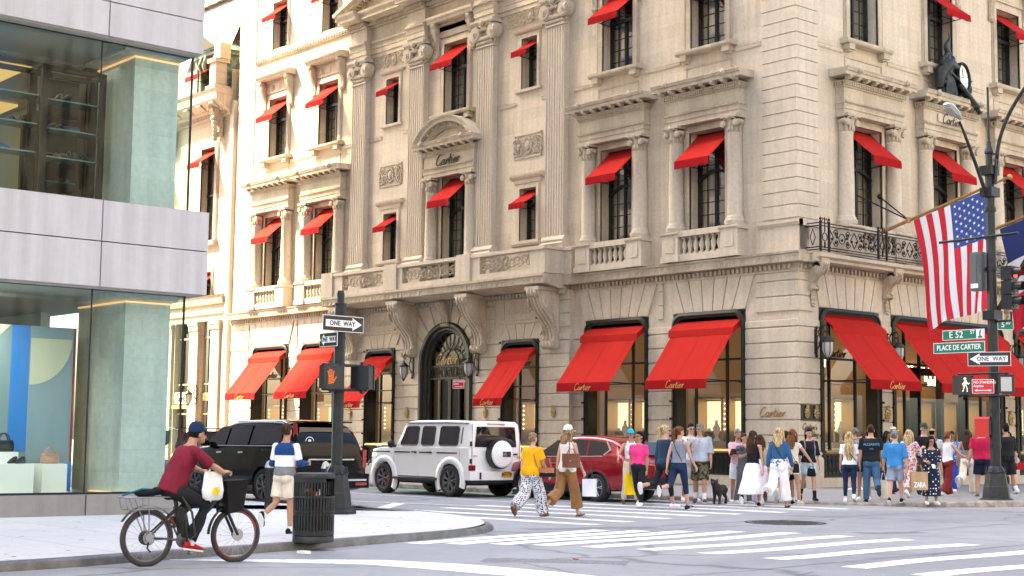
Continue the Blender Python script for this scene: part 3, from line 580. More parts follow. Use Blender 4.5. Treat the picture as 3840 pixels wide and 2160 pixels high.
c=MB(); string(c,1.05,15.4,19.8,.12); c.build('string_course','stone_plain',BLD,rot=Q90)
# top cornice, above the picture
c=MB(); c.prism([(.0,23.9),(-.3,24.2),(-.9,24.6),(-1.1,25.2),(.0,25.3)],0,-LW,1.1); c.build('eaves_cornice','stone_carved',BLD)
c=MB(); c.prism([(.0,23.9),(-.3,24.2),(-.9,24.6),(-1.1,25.2),(.0,25.3)],0,-1.1,RW); c.build('eaves_cornice','stone_carved',BLD,rot=Q90)
# quoins
q=MB(); z=8.62
q.box(-1.42,.08,-.08,.5,7.53,8.35); q.prism([(.1,8.35),(-.10,8.35),(-.16,8.45),(-.16,8.52),(.1,8.56)],0,-1.5,.16); q.box(.0,.16,-.1,1.1,8.35,8.56)
while z<24: q.box(-1.36,.045,-.045,.06,z,z+.397); q.box(-.05,.044,.06,1.07,z+.0,z+.397); z+=.427
q.build('quoins','stone_plain',BLD)
q=MB(); z=8.62; q.box(.02,1.12,-.08,.0,7.53,8.35)
q.build('corner_pedestal','stone_plain',BLD,rot=Q90)
q=MB(); z=7.7
while z<24: q.box(-34.75,-33.25,-.04,.2,z,z+.395); z+=.427
q.build('quoins','stone_plain',BLD)
# ---------------------------------------------------------------- windows
def sash(w,z0,z1,trans,cols=4,curve=False,mh=.42):
    """steel casement in a w-wide opening; local x centred, plane y=0"""
    f=MB(); h=w/2; t=.07
    for x in (-h,h-t): f.box(x,x+t,-.06,.06,z0,z1)
    f.box(-h,h,-.06,.06,z1-t,z1); f.box(-h,h,-.05,.05,z0,z0+.1); f.box(-.05,.05,-.05,.05,z0,z1)
    if curve:
        P=[(-h+w*i/10,0,trans+.28*sin(PI*i/10)) for i in range(11)]; f.rings([[(p[0],-.08,p[2]-.05) for p in P],[(p[0],-.08,p[2]+.05) for p in P],[(p[0],.05,p[2]+.05) for p in P],[(p[0],.05,p[2]-.05) for p in P],[(p[0],-.08,p[2]-.05) for p in P]],0,False,False,False)
    else: f.box(-h,h,-.09,.06,trans-.06,trans+.06)
    for i in range(1,cols):
        x=-h+w*i/cols
        if abs(x)>.06: f.box(x-.012,x+.012,-.02,.02,z0,z1)
    z=z0+mh
    while z<z1-.15:
        if abs(z-trans)>.12: f.box(-h,h,-.02,.02,z-.012,z+.012)
        z+=mh
    return f
def room(mb,w,z0,z1):
    h=w/2+.25; mb.box(-h,h,1.15,1.2,z0-.1,z1+.2,0)
    for s_ in (-1,1): mb.box(s_*h,s_*(h+.05),.1,1.2,z0-.1,z1+.2,0)
    mb.box(-h,h,.1,1.2,z1+.1,z1+.15,0); mb.box(-h,h,.1,1.2,z0-.2,z0-.12,0)
def curtain_mesh(w,z0,z1,seed):
    m=MB(); rnd=random.Random(seed)
    for s_ in (-1,1):
        x0=s_*w/2; x1=s_*w*rnd.uniform(.02,.19); n=22; P=[(x0+(x1-x0)*i/n,.22+.035*sin(i*1.9)) for i in range(n+1)]
        m.rings([[(x,y,z0) for x,y in P],[(x,y,z1) for x,y in P]],0,True,False,False)
    return m
def window(cx,w,z0,z1,trans,rot,curve=False,cols=4,y=.42,seed=1,dy=0):
    o=sash(w,z0,z1,trans,cols,curve).build('window','window_metal',BLD,W(cx,y+dy,rot),rot)
    g=MB(); g.quad((-w/2,.01,z0),(w/2,.01,z0),(w/2,.01,z1),(-w/2,.01,z1)); g.build('glass_pane','pane',o)
    curtain_mesh(w,z0,z1,seed).build('curtain','curtain',o)
    r=MB(); room(r,w,z0,z1); r.build('room','dark_room',o); return o
def capital(mb,cx,y,z,r=.30,h=.55,m=0):
    """ionic capital with four corner volutes and leaves"""
    mb.lathe([(r*.86,z),(r*.95,z+.05),(r*.88,z+.08),(r*1.0,z+h*.45),(r*1.1,z+h*.7)],cx,y,0,14,m)
    mb.box(cx-r*1.28,cx+r*1.28,y-r*1.28,y+r*.9,z+h*.84,z+h,m)
    for sx in (-1,1):
        for k,(rad,dd) in enumerate(((.42,.0),(.29,.05),(.15,.09))):
            for ax in (1,):
                mb.disc((cx+sx*r*1.0,y-r*1.12-dd*r,z+h*.52),r*rad,1,r*.35,14,m,sm=False)
        mb.tube([(cx+sx*r*.95,y-r*1.0,z+h*.75),(cx+sx*r*.5,y-r*1.15,z+h*.82),(cx,y-r*1.0,z+h*.7)],r*.12,6,m)
        mb.tube([(cx+sx*r*1.25,y-r*.9,z+h*.6),(cx+sx*r*1.3,y-r*.2,z+h*.55)],r*.3,7,m)
    for k in range(7):
        a=-PI*(k+.5)/7; mb.ball((cx+cos(a)*r*.98,y+sin(a)*r*.98,z+h*.22),(r*.16,r*.16,h*.2),m,6,4)
    mb.ball((cx,y-r*1.25,z+h*.88),(r*.22,r*.12,h*.14),m,6,4)
def column(cx,z0,z1,r,rot,y=-.16,dy=0):
    m=MB(); n=20
    m.lathe([(r*1.32,z0),(r*1.32,z0+.07),(r*1.38,z0+.10),(r*1.34,z0+.15),(r*1.12,z0+.18),(r*1.18,z0+.23),(r*1.04,z0+.26),(r,z0+.32),(r*1.0,z0+(z1-z0)*.4),(r*.9,z1-.05),(r*.98,z1-.02),(r*.9,z1)],0,0,0,n)
    o=m.build('column','stone_plain',BLD,W(cx,y+dy,rot),rot); c=MB(); capital(c,0,0,z1,r,.58); c.build('capital','stone_carved',o); return o
def baluster(mb,x,y,z0,h):
    mb.box(x-.075,x+.075,y-.075,y+.075,z0,z0+.06); mb.box(x-.07,x+.07,y-.07,y+.07,z0+h-.06,z0+h)
    mb.lathe([(.05,0),(.07,.04),(.05,.08),(.095,.22*h/.55),(.085,.3*h/.55),(.045,.42*h/.55),(.065,.47*h/.55),(.05,h-.1)],x,y,z0+.04,10)
def bracket_mod(mb,x,y0,y1,z0,z1,w=.13): mb.prism([(y0,z1),(y1,z1),(y1,z1-(z1-z0)*.5),(y0+(y1-y0)*.5,z0),(y0,z0)],0,x-w/2,x+w/2)
def entab(mb,cx,hw,z,y=-.34,arch=False,low=0):
    """architrave, frieze, dentils, modillions and cornice above a column window; z is its underside"""
    mb.box(cx-hw,cx+hw,y,.02,z,z+.17); mb.box(cx-hw-.02,cx+hw+.02,y-.03,.02,z+.17,z+.34); mb.prism([(.02,z+.34),(y-.04,z+.34),(y-.09,z+.42),(.02,z+.44)],0,cx-hw-.05,cx+hw+.05)
    n=int(hw*2/.075)
    for i in range(n): mb.box(cx-hw+.02+i*.075,cx-hw+.055+i*.075,y-.11,y-.05,z+.355,z+.40)
    mb.box(cx-hw,cx+hw,y,.02,z+.44,z+.88-low)
    zz=z+.88-low; mb.box(cx-hw-.04,cx+hw+.04,y-.05,.02,zz,zz+.05)
    n=int((hw*2+.1)/.095)
    for i in range(n+1):
        x=cx-hw-.02+i*.095; mb.box(x-.027,x+.027,y-.12,y,zz+.05,zz+.16)
    for k in range(4):
        for sg in (-1,1): mb.box(cx+sg*(hw+.0),cx+sg*(hw+.1),y+.05+k*.09,y+.10+k*.09,zz+.05,zz+.16)
    mb.box(cx-hw-.1,cx+hw+.1,y-.13,.02,zz+.16,zz+.2)
    n=7
    for i in range(n+1): x=cx-hw-.02+i*(2*hw+.04)/n; bracket_mod(mb,x,y-.12,y-.34,zz+.2,zz+.31,.15)
    mb.prism([(.02,zz+.31),(y-.36,zz+.31),(y-.36,zz+.42),(y-.40,zz+.44),(y-.43,zz+.53),(.02,zz+.57)],0,cx-hw-.36,cx+hw+.36)
    n=int((2*hw+.7)/.1)
    for i in range(n+1): mb.ball((cx-hw-.34+i*(2*hw+.68)/n,y-.42,zz+.54),(.04,.03,.035),0,5,3)
    for sg in (-.72,.72): mb.ball((cx+sg*(hw+.2),y-.44,zz+.50),(.09,.08,.12),0,8,6); mb.ball((cx+sg*(hw+.2),y-.52,zz+.46),(.05,.04,.06),0,6,4)
    return zz+.57
def win_frame(mb,cx,hw,z0,z1,w=.26,p=.07,yy=0):
    for d,pp in ((w,p*.5),(w*.68,p),(w*.3,p*.65)):
        y=yy-pp
        mb.box(cx-hw-d,cx-hw,y,yy+.02,z0,z1+d); mb.box(cx+hw,cx+hw+d,y,yy+.02,z0,z1+d); mb.box(cx-hw,cx+hw,y,yy+.02,z1,z1+d)
    n=int((z1-z0)/.07)
    for i in range(n): 
        for sg in (-1,1): mb.box(cx+sg*(hw+w*.84)-.014,cx+sg*(hw+w*.84)+.014,yy-p*.9,yy-p*.4,z0+i*.07,z0+i*.07+.04)
def piano_window(cx,rot,seed):
    window(cx,1.6,7.9,11.95,10.35,rot,True,seed=seed)
    s=MB(); 
    for d,pp in ((.22,.05),(.12,.09)): s.box(-.8-d,-.8,-pp,.02,7.6,11.95+d); s.box(.8,.8+d,-pp,.02,7.6,11.95+d); s.box(-.8,.8,-pp,.02,11.95,11.95+d)
    entab(s,0,1.62,12.2); s.build('window_surround','stone_carved',BLD,W(cx,0,rot),rot)
    for sg in (-1,1): column(cx+sg*1.30,8.58,11.62,.265,rot)
    b=MB(); 
    for sg in (-1,1):
        b.box(sg*1.3-.36,sg*1.3+.36,-.50,.02,7.55,8.42); b.prism([(.02,8.42),(-.5,8.42),(-.56,8.48),(-.56,8.55),(.02,8.58)],0,sg*1.3-.42,sg*1.3+.42); b.box(sg*1.3-.40,sg*1.3+.40,-.54,.02,7.53,7.72)
        b.box(sg*1.3-.2,sg*1.3+.2,-.52,-.5,7.85,8.32)
    b.box(-.95,.95,-.46,-.2,7.53,7.76); b.box(-.95,.95,-.50,-.16,8.36,8.56)
    o=b.build('balustrade','stone_plain',BLD,W(cx,0,rot),rot); m=MB(); baluster(m,0,-.33,7.76,.6); bo=m.build('baluster','stone_plain',o,(-.78,0,0))
    for i in range(1,7): dup(bo,o,(-.78+i*.26,0,0),0)
def console(mb,x,y,z1,w,proj,h,m=0):
    """S-scroll bracket hanging below z1"""
    P=[(y,z1),(y-proj,z1),(y-proj*1.03,z1-h*.06),(y-proj*.98,z1-h*.13)]
    N_=14
    for i in range(N_+1):
        t=i/N_; P.append((y-proj*(.95-.78*(t**.75))-proj*.10*sin(t*PI*2),z1-h*(.13+.72*t)))
    P+= [(y-proj*.34,z1-h*.88),(y-proj*.36,z1-h*.96),(y-proj*.22,z1-h),(y,z1-h)]
    mb.prism(P,0,x-w/2,x+w/2,m)
    for k in (-1,0,1):   # raised ribs down the front
        mb.rings([[(x+k*w*.3-w*.09,p[0],p[1]) for p in P[1:-1]],[(x+k*w*.3-w*.07,p[0]-w*.09,p[1]) for p in P[1:-1]],[(x+k*w*.3+w*.07,p[0]-w*.09,p[1]) for p in P[1:-1]],[(x+k*w*.3+w*.09,p[0],p[1]) for p in P[1:-1]]],m,True,False,False)
    for sg in (-1,1):
        for rr_,dd in ((.34,.02),(.26,.05),(.18,.02),(.11,.07)):
            c=(x+sg*w/2,y-proj*.62,z1-h*.19)
            if sg>0: mb.disc(c,proj*rr_,0,dd,18,m)
            else: mb.disc((c[0]-dd,c[1],c[2]),proj*rr_,0,dd,18,m)
            c=(x+sg*w/2,y-proj*.20,z1-h*.92)
            if sg>0: mb.disc(c,proj*rr_*.5,0,dd,12,m)
            else: mb.disc((c[0]-dd,c[1],c[2]),proj*rr_*.5,0,dd,12,m)
        for i in range(7): mb.ball((x+sg*w*.5,y-proj*(.38-.035*i),z1-h*(.42+.065*i)),(.02,proj*.07,h*.035),m,6,4)
def third_window(cx,rot,seed,hw=.78,hood=True):
    window(cx,hw*2,14.82,17.72,16.72,rot,False,seed=seed)
    s=MB(); win_frame(s,0,hw,14.80,17.72,.30)
    s.prism([(.02,14.62),(-.30,14.64),(-.34,14.70),(-.34,14.78),(.02,14.82)],0,-hw-.48,hw+.48)
    for sg in (-1,1): s.box(sg*(hw+.18)-.16,sg*(hw+.18)+.16,-.28,.02,14.44,14.64); s.box(sg*(hw+.18)-.12,sg*(hw+.18)+.12,-.2,.02,14.38,14.45)
    s.box(-hw-.25,hw+.25,-.03,.02,14.2,14.26); s.box(-hw-.25,-hw-.2,-.03,.02,13.75,14.22); s.box(hw+.2,hw+.25,-.03,.02,13.75,14.22)
    s.box(-hw-.45,hw+.45,-.1,.02,18.02,18.5)
    for i in range(5): s.box(-.55+i*.05,-.53+i*.05,-.13,-.1,18.1,18.42)
    s.box(-.2,.2,-.12,-.1,18.12,18.4)
    n=int((hw+.5)*2/.09)
    for i in range(n): s.box(-hw-.48+i*.09,-hw-.44+i*.09,-.2,-.1,18.5,18.6)
    s.prism([(.02,18.6),(-.42,18.62),(-.44,18.72),(-.5,18.76),(-.52,18.86),(.02,18.92)],0,-hw-.66,hw+.66)
    for i in range(int((hw+.66)*2/.13)): s.box(-hw-.64+i*.13,-hw-.58+i*.13,-.545,-.51,18.77,18.85)
    for sg in (-1,1): console(s,sg*(hw+.36),-.02,18.6,.20,.40,1.45)
    s.build('window_surround','stone_carved',BLD,W(cx,0,rot),rot)
def fourth_window(cx,rot,seed):
    window(cx,1.3,20.2,22.5,21.6,rot,False,seed=seed); s=MB(); win_frame(s,0,.65,20.2,22.5,.2,.05); s.build('window_surround','stone_plain',BLD,W(cx,0,rot),rot)
for i,c in enumerate(PN_L): piano_window(c,0,i); third_window(c+(.02 if i<2 else .06),0,i+10); fourth_window(c,0,i+20)
for i,c in enumerate(PN_R): piano_window(c,Q90,i+5); third_window(c-.1 if i else c-.08,Q90,i+15); fourth_window(c,Q90,i+25)
# ---------------------------------------------------------------- central bay of the side-street front
for k,c in enumerate(SM):
    window(c,.96,9.08,11.1,10.5,0,cols=2,seed=30+k); window(c,.9,14.98,17.0,16.3,0,cols=2,seed=33+k)
    s=MB(); win_frame(s,0,.48,9.08,11.1,.2,.05); s.prism([(.02,11.45),(-.12,11.47),(-.2,11.56),(-.22,11.64),(.02,11.68)],0,-.92,.92); s.box(-.76,.76,-.07,.02,11.3,11.46); s.prism([(.02,8.85),(-.16,8.87),(-.2,8.95),(-.2,9.06),(.02,9.08)],0,-.8,.8); s.build('window_surround','stone_plain',BLD,(c,0,0)); s=MB()
    win_frame(s,0,.45,14.98,17.0,.2,.05); s.prism([(.02,17.22),(-.12,17.24),(-.18,17.3),(.02,17.36)],0,-.85,.85); s.prism([(.02,14.86),(-.12,14.88),(-.13,14.98),(.02,15)],0,-.75,.75); s.build('window_surround','stone_plain',BLD,(c,0,0))
def relief(name,cx,y,z,w,h,seed,parent=BLD,frame=True,medal=False,dens=1.,rot=0,dark=None):
    """carved panel: cartouche in the middle, scrolling leaves and wreaths around it"""
    m=MB(); rnd=random.Random(seed); W2=w/2;H2=h/2
    if frame:
        for a in ((-W2,W2,-H2,-H2+.05),(-W2,W2,H2-.05,H2),(-W2,-W2+.05,-H2,H2),(W2-.05,W2,-H2,H2)): m.box(a[0],a[1],-.04,.01,a[2],a[3])
    r0=H2*.55
    m.ball((0,-.03,0),(r0*.55,.07,r0*.78),0,12,8)
    m.tube([(r0*.8*cos(t),-.03,r0*1.1*sin(t)) for t in [2*PI*k/20 for k in range(20)]],r0*.13,6,0,True)
    for k in range(int(16*dens)):
        t=2*PI*k/(16*dens); m.ball((r0*.98*cos(t),-.045,r0*1.3*sin(t)),(r0*.13,.04,r0*.13),0,6,4)
    for sx in (-1,1):
        n=max(2,int((W2-r0)/(H2*.75)))
        for i in range(n):
            for sz in ((-1,1) if not medal else (1 if i%2 else -1,)):
                c=(sx*(r0*1.5+(W2-r0*1.7)*(i+.4)/n),sz*H2*.36 if not medal else sz*H2*.05); R0=H2*.40 if not medal else H2*.55; pts=[]
                for q in range(22):
                    t=q*.42; rr_=R0*(1-q/24); pts.append((c[0]+sx*rr_*cos(t*sz),-.04,c[1]+rr_*sin(t*sz)))
                m.tube(pts,[R0*.15*(1-q/30) for q in range(22)],6,0)
                for q in range(int(6*dens)):
                    t=rnd.uniform(0,6.28); rr_=R0*rnd.uniform(.7,1.15); m.ball((c[0]+rr_*cos(t),-.045,c[1]+rr_*sin(t)),(R0*rnd.uniform(.12,.3),.04,R0*rnd.uniform(.1,.22)),0,6,4)
    return m.build(name,'stone_carved',parent,W(cx,y,rot,z),rot)
for k,c in enumerate(SM):
    relief('carved_panel',c-.05,0,12.75,1.6,.95,k); relief('carved_frieze',c+.05,-.02,17.82,2.9,.72,k+4,frame=False,dens=1.4)
relief('carved_frieze',-18.85,-.02,17.9,.7,.7,9,frame=False); relief('carved_frieze',-15.95,-.02,17.9,.5,.7,8,frame=False)
# centre windows
window(AX,1.52,7.9,12.15,10.6,0,True,seed=40); window(AX,1.52,14.78,17.75,16.75,0,seed=41)
s=MB()
for d,pp in ((.22,.05),(.12,.09)): s.box(-.76-d,-.76,-pp,.02,7.6,12.15+d); s.box(.76,.76+d,-pp,.02,7.6,12.15+d); s.box(-.76,.76,-pp,.02,12.15,12.15+d)
entab(s,0,1.62,12.15,low=0)
zc=12.15+.88; n=20; Wd=1.98; Rr_=2.45; cz=zc+.5-(Rr_*Rr_-Wd*Wd)**.5; a0=math.acos(Wd/Rr_)
def arcs(r,y): return [(r*cos(a0+(PI-2*a0)*i/n)*1.0,y,cz+r*sin(a0+(PI-2*a0)*i/n)) for i in range(n+1)]
s.rings([arcs(Rr_-.22,.02),arcs(Rr_-.22,-.66),arcs(Rr_-.10,-.66),arcs(Rr_,-.76),arcs(Rr_+.03,-.76),arcs(Rr_+.03,.02)],0,False,False,False)
s.rings([arcs(Rr_-.22,-.46),arcs(Rr_-.42,-.46),arcs(Rr_-.42,-.34)],0,False,False,False); tp=[(p[0],p[2]) for p in arcs(Rr_-.42,0) if p[2]>zc+.45]; s.prism(tp,1,-.34,.0)
for i in range(1,10):
    a=a0+(PI-2*a0)*(i+.0)/10; r=Rr_-.30; s.ball((r*cos(a),-.55,cz+r*sin(a)),(.07,.09,.06),0,4,3)
for i in range(46):
    a=a0+(PI-2*a0)*(i+.5)/46; r=Rr_-.47; s.box(r*cos(a)-.02,r*cos(a)+.02,-.44,-.34,cz+r*sin(a)-.04,cz+r*sin(a)+.04)
s.build('window_surround','stone_carved',BLD,(AX,0,0))
for sg in (-1,1): column(AX+sg*1.30,8.58,11.58,.265,0)
s=MB(); script(s,'Cartier',wallM(AX-.05,-.375,12.78),.22,.11); s.build('carved_lettering','dark_letter',BLD)
def hooded(cx): pass
s=MB(); win_frame(s,0,.76,14.8,17.75,.28); s.prism([(.02,14.6),(-.32,14.62),(-.36,14.70),(-.36,14.77),(.02,14.80)],0,-1.3,1.3)
for sg in (-1,1): s.box(sg*1.0-.16,sg*1.0+.16,-.28,.02,14.4,14.62); console(s,sg*1.14,-.02,18.62,.2,.4,1.45)
s.box(-1.2,1.2,-.1,.02,18.05,18.5); s.prism([(.02,18.62),(-.42,18.64),(-.44,18.74),(-.52,18.8),(-.54,18.9),(.02,18.95)],0,-1.5,1.5)
for i in range(27): s.box(-1.26+i*.095,-1.21+i*.095,-.2,-.1,18.5,18.6)
s.build('window_surround','stone_carved',BLD,(AX,0,0))
# fluted pilasters
PIL=[-11.1,-15.25,-19.75,-23.95]
m=MB(); h=.50; y=-.26
m.box(-h+.004,h-.004,y+.03,.02,9.02,17.05)
for i in range(8):
    x=-h+.0+i*(2*h)/7.0-.0; m.box(max(-h+.001,x-.033),min(h-.001,x+.033),y-.005,y+.04,9.05,17.0)
m.box(-h,-h+.02,y+.002,.02,9.03,17.04); m.box(h-.02,h,y+.002,.02,9.03,17.04)
m.prism([(.02,8.56),(y-.14,8.56),(y-.14,8.68),(y-.18,8.74),(y-.12,8.80),(y-.05,8.82),(y-.1,8.9),(y-.05,8.98),(y,9.05),(.02,9.05)],0,-h-.12,h+.12)
m.box(-h-.1,h+.1,y-.1,.02,7.56,8.56)
P0=m.build('pilaster','stone_plain',BLD,(PIL[0],0,0))
c=MB(); c.box(-h,h,y,.02,17.05,17.95); c.box(-h-.04,h+.04,y-.05,.02,17.03,17.09); c.prism([(.02,17.95),(y-.16,17.95),(y-.22,18.02),(y-.22,18.12),(.02,18.12)],0,-h-.2,h+.2)
for sx in (-1,1):
    for rr_,dd in ((.33,.10),(.27,.14),(.22,.11),(.15,.17),(.07,.21)): c.disc((sx*.52,y-dd,17.62),rr_,1,.3,20)
    c.tube([(sx*.52,y-.1,17.9),(sx*.25,y-.12,17.92),(0,y-.1,17.78)],.05,6)
    c.disc((h+.12 if sx>0 else h+.12,y-.02+.0,17.62),.2,0,.1,16) if sx>0 else None
for i in range(9): c.ball((-.42+i*.105,y-.06,17.38),(.06,.07,.10),0,6,4); c.ball((-.42+i*.105,y-.04,17.2),(.045,.06,.08),0,6,4)
for i in range(5): c.ball((-.2+i*.1,y-.12,17.72),(.05,.06,.08),0,6,4)
for i in range(6): c.ball((h+.03,y+.05+i*.035,17.25+.02*i),(.06,.05,.12),0,6,4)
c.ball((0,y-.2,17.98),(.13,.1,.15),0,8,6)
c.build('capital','stone_carved',P0)
for x in PIL[1:]: dup(P0,BLD,(x,0,0),0)
# entablature and pediment over the pilasters
e=MB(); xa,xb=-24.75,-10.3
def band(prof): 
    e.prism([(p[0],p[1]) for p in prof],0,xa,xb)
    for x in PIL: e.prism([(p[0]-.26 if p[0]<0 else p[0],p[1]) for p in prof],0,x-.62,x+.62)
e.box(xa,xb,-.06,.02,18.12,18.32); band([(.02,18.3),(-.1,18.3),(-.1,18.5),(-.13,18.52),(-.13,18.72),(-.2,18.8),(-.2,18.86),(.02,18.86)]); band([(.02,18.86),(-.08,18.86),(-.08,19.45),(.02,19.45)]); band([(.02,19.45),(-.16,19.47),(-.16,19.55),(.02,19.55)])
band([(.02,19.72),(-.75,19.76),(-.75,19.9),(-.85,20.0),(-.88,20.1),(.02,20.12)])
for i in range(int((xb-xa)/.14)):
    x=xa+.05+i*.14; d=.26 if any(abs(x-q)<.62 for q in PIL) else 0; e.box(x,x+.08,-.3-d,-.1,19.55,19.7)
for i in range(int((xb-xa)/.1)): x=xa+i*.1; d=.26 if any(abs(x-q)<.62 for q in PIL) else 0; e.box(x,x+.05,-.235-d,-.19-d,18.74,18.80)
for x in PIL: e.box(x-.6,x+.6,-.32,.02,18.12,19.55)
e.build('entablature','stone_carved',BLD)
e=MB(); hw=7.75; rise=2.5; 
for sg in (-1,1):
    for off,yy,th in ((0,-.9,.16),(-.16,-.75,.16),(-.34,-.35,.16)):
        e.add([(-17.52+sg*hw,yy,20.1+off+.1),(-17.52,yy,20.1+rise+off+.1),(-17.52,yy,20.1+rise+off+th+.1),(-17.52+sg*hw,yy,20.1+off+th+.1),(-17.52+sg*hw,.02,20.1+off+.1),(-17.52,.02,20.1+rise+off+.1),(-17.52,.02,20.1+rise+off+th+.1),(-17.52+sg*hw,.02,20.1+off+th+.1)],[(0,1,2,3),(4,7,6,5),(0,4,5,1),(1,5,6,2),(2,6,7,3),(3,7,4,0)])
    for i in range(36): t=(i+.5)/36; e.box(-17.52+sg*hw*(1-t)-.06,-17.52+sg*hw*(1-t)+.06,-.62,-.3,20.1+rise*t-.16,20.1+rise*t-.02)
e.prism([(-17.52-hw,20.1),(-17.52+hw,20.1),(-17.52,20.1+rise)],1,-.3,.0); e.build('pediment','stone_carved',BLD)
# stone balcony on great scroll consoles
b=MB(); y0=-1.42; xa,xb=-24.75,-10.35
b.prism([(.02,7.0),(-.7,7.05),(-1.30,7.18),(y0-.02,7.18),(y0-.02,7.40),(y0-.08,7.44),(y0-.08,7.53),(.02,7.55)],0,xa,xb)
n=int((xb-xa)/.3)
for i in range(n):
    x=xa+.08+i*(xb-xa-.1)/n; b.box(x-.02,x+.09,y0-.04,y0-.02,7.21,7.24); b.box(x+.09,x+.12,y0-.04,y0-.02,7.21,7.36); b.box(x+.05,x+.22,y0-.04,y0-.02,7.33,7.36)
n=int(1.4/.3)
for i in range(n): b.box(xb,xb+.02,y0+.1+i*.3,y0+.2+i*.3,7.22,7.34)
n=int((xb-xa)/.2)
for i in range(n): b.box(xa+i*.2+.03,xa+i*.2+.12,-.50,-.38,6.86,7.0)
b.box(xa,xb,-.42,.0,6.84,7.02); b.box(-10.4,-9.9,-.5,.02,7.16,7.53)
b.build('balcony','stone_carved',BLD)
b=MB(); yb=y0+.06; pan=[(-23.3,-20.35),(-19.0,-15.55),(-14.05,-11.15)]
b.box(xa,xb,yb,yb+.3,7.55,7.76); b.box(xa,xb,yb-.05,yb+.35,8.42,8.55)
xx=[xa]+[v for p in pan for v in p]+[xb]
for i in range(0,len(xx),2): b.box(xx[i],xx[i+1],yb,yb+.3,7.76,8.42)
for x in (-19.75,-15.0,-24.4): b.box(x-.42,x+.42,yb-.07,yb+.2,7.55,8.60)
b.box(xb-.3,xb-.004,yb+.31,-.3,7.56,8.415); b.box(xb-.35,xb+.05,yb-.06,-.2,8.425,8.545)
b.box(xb-.2,-9.95,-.42,.02,7.55,8.42); b.box(xb-.2,-9.9,-.47,.02,8.42,8.55)
b.build('balcony_parapet','stone_plain',BLD)
for i,(p,q) in enumerate(pan): relief('carved_panel',(p+q)/2,yb+.12,8.09,q-p,.66,i+20,frame=False,medal=True,dens=1.8)
for x in (-11.0,-15.15,-19.65,-23.9):
    m=MB(); console(m,0,-.25,7.0,.62,1.12,2.15); m.box(-.38,.38,-1.42,-.25,6.95,7.08); m.build('scroll_console','stone_carved',BLD,(x,0,0))
m=MB(); console(m,0,-.27,6.93,.42,.5,.95); m.build('keystone','stone_carved',BLD,(-17.38,0,0))
for x in (-12.9,-21.8):
    m=MB(); m.box(-.95,.95,-.335,-.29,6.02,6.06); m.box(-.95,.95,-.335,-.29,6.78,6.82); m.box(-.95,-.91,-.335,-.29,6.02,6.82); m.box(.91,.95,-.335,-.29,6.02,6.82); script(m,'Cartier',wallM(0,-.295,6.42),.20,.07); m.build('carved_tablet','stone_plain',BLD,(x,0,0))
# ---------------------------------------------------------------- avenue front: iron balcony
b=MB(); P=-.66
b.prism([(.02,7.16),(P+.12,7.2),(P+.12,7.28),(P-.02,7.34),(P-.04,7.45),(.02,7.5)],0,.25,RW); b.build('balcony_slab','stone_plain',BLD,rot=Q90)
def iron_panel(mb,x0,x1,y,z0,z1,ax=0):
    def pt(x,z): return (x,y,z) if ax==0 else (y,x,z)
    w=x1-x0; zm=(z0+z1)/2; H=(z1-z0)/2
    def spiral(cx,cz,r,dr,st,turns=1.6,thk=.016):
        mb.tube([pt(cx+r*(1-k/26)*cos(st+dr*k/24*turns*2*PI),cz+r*(1-k/26)*sin(st+dr*k/24*turns*2*PI)) for k in range(25)],thk,5)
        mb.ball(pt(cx,cz),.04,0,6,4)
    n=2; 
    for i in range(n):
        a=x0+w*i/n; ww=w/n; c=a+ww/2
        for sx in (-1,1):
            for sz in (-1,1): spiral(c+sx*ww*.24,zm+sz*H*.46,H*.40,sx*sz,0 if sx>0 else PI)
            mb.tube([pt(c+sx*ww*.5,zm+H*.8),pt(c+sx*ww*.35,zm),pt(c+sx*ww*.5,zm-H*.8)],.016,5)
        mb.tube([pt(c+.16*cos(t),zm+.16*sin(t)) for t in [2*PI*k/12 for k in range(12)]],.016,5,closed=True)
        for k in range(5): mb.ball(pt(c+ww*.4*(k/2-1),zm+((k%2)*2-1)*H*.12),.045,0,6,4)
m=MB(); z0,z1=7.5,8.42; xs=[.32,.75,3.35,3.8,6.4,6.85,9.5,9.95,12.6,13.05,15.6,16.1]
for z in (z0+.04,z0+.12,z1-.04,z1-.13): m.box(.28,RW-.3,P-.015,P+.015,z,z+.03)
for z in (z0+.04,z0+.12,z1-.04,z1-.13): m.box(.27,.30,P,-.1,z,z+.03)
for i in range(0,len(xs)-1):
    a,b_=xs[i],xs[i+1]
    for x in (a,): m.box(x-.03,x+.03,P-.03,P+.03,z0,z1+.04); m.ball((x,P,z1+.1),.045,0,8,6); m.tube([(x,P,z1),(x,P,z1+.2)],[.02,.004],5)
    if i%2==0:
        c=(a+b_)/2; m.tube([(c+.12*cos(t),P,(z0+z1)/2+.13*sin(t)) for t in [2*PI*k/12 for k in range(12)]],.016,5,closed=True); m.tube([(c,P,z0+.1),(c,P,z0+.3)],.03,6); m.tube([(c,P,z1-.3),(c,P,z1+.16)],.02,6)
        for sx in (-1,1): m.tube([(c+sx*.14,P,z1),(c+sx*.1,P,z1+.14),(c,P,z1+.06)],.014,5)
    else: iron_panel(m,a+.03,b_-.03,P,z0+.15,z1-.13)
m.tube([(.29,-.38,z0+.2),(.29,-.28,z0+.45),(.29,-.38,z1-.2),(.29,-.48,z0+.45),(.29,-.38,z0+.2)],.016,5)
m.build('iron_balcony_railing','black_iron',BLD,rot=Q90)
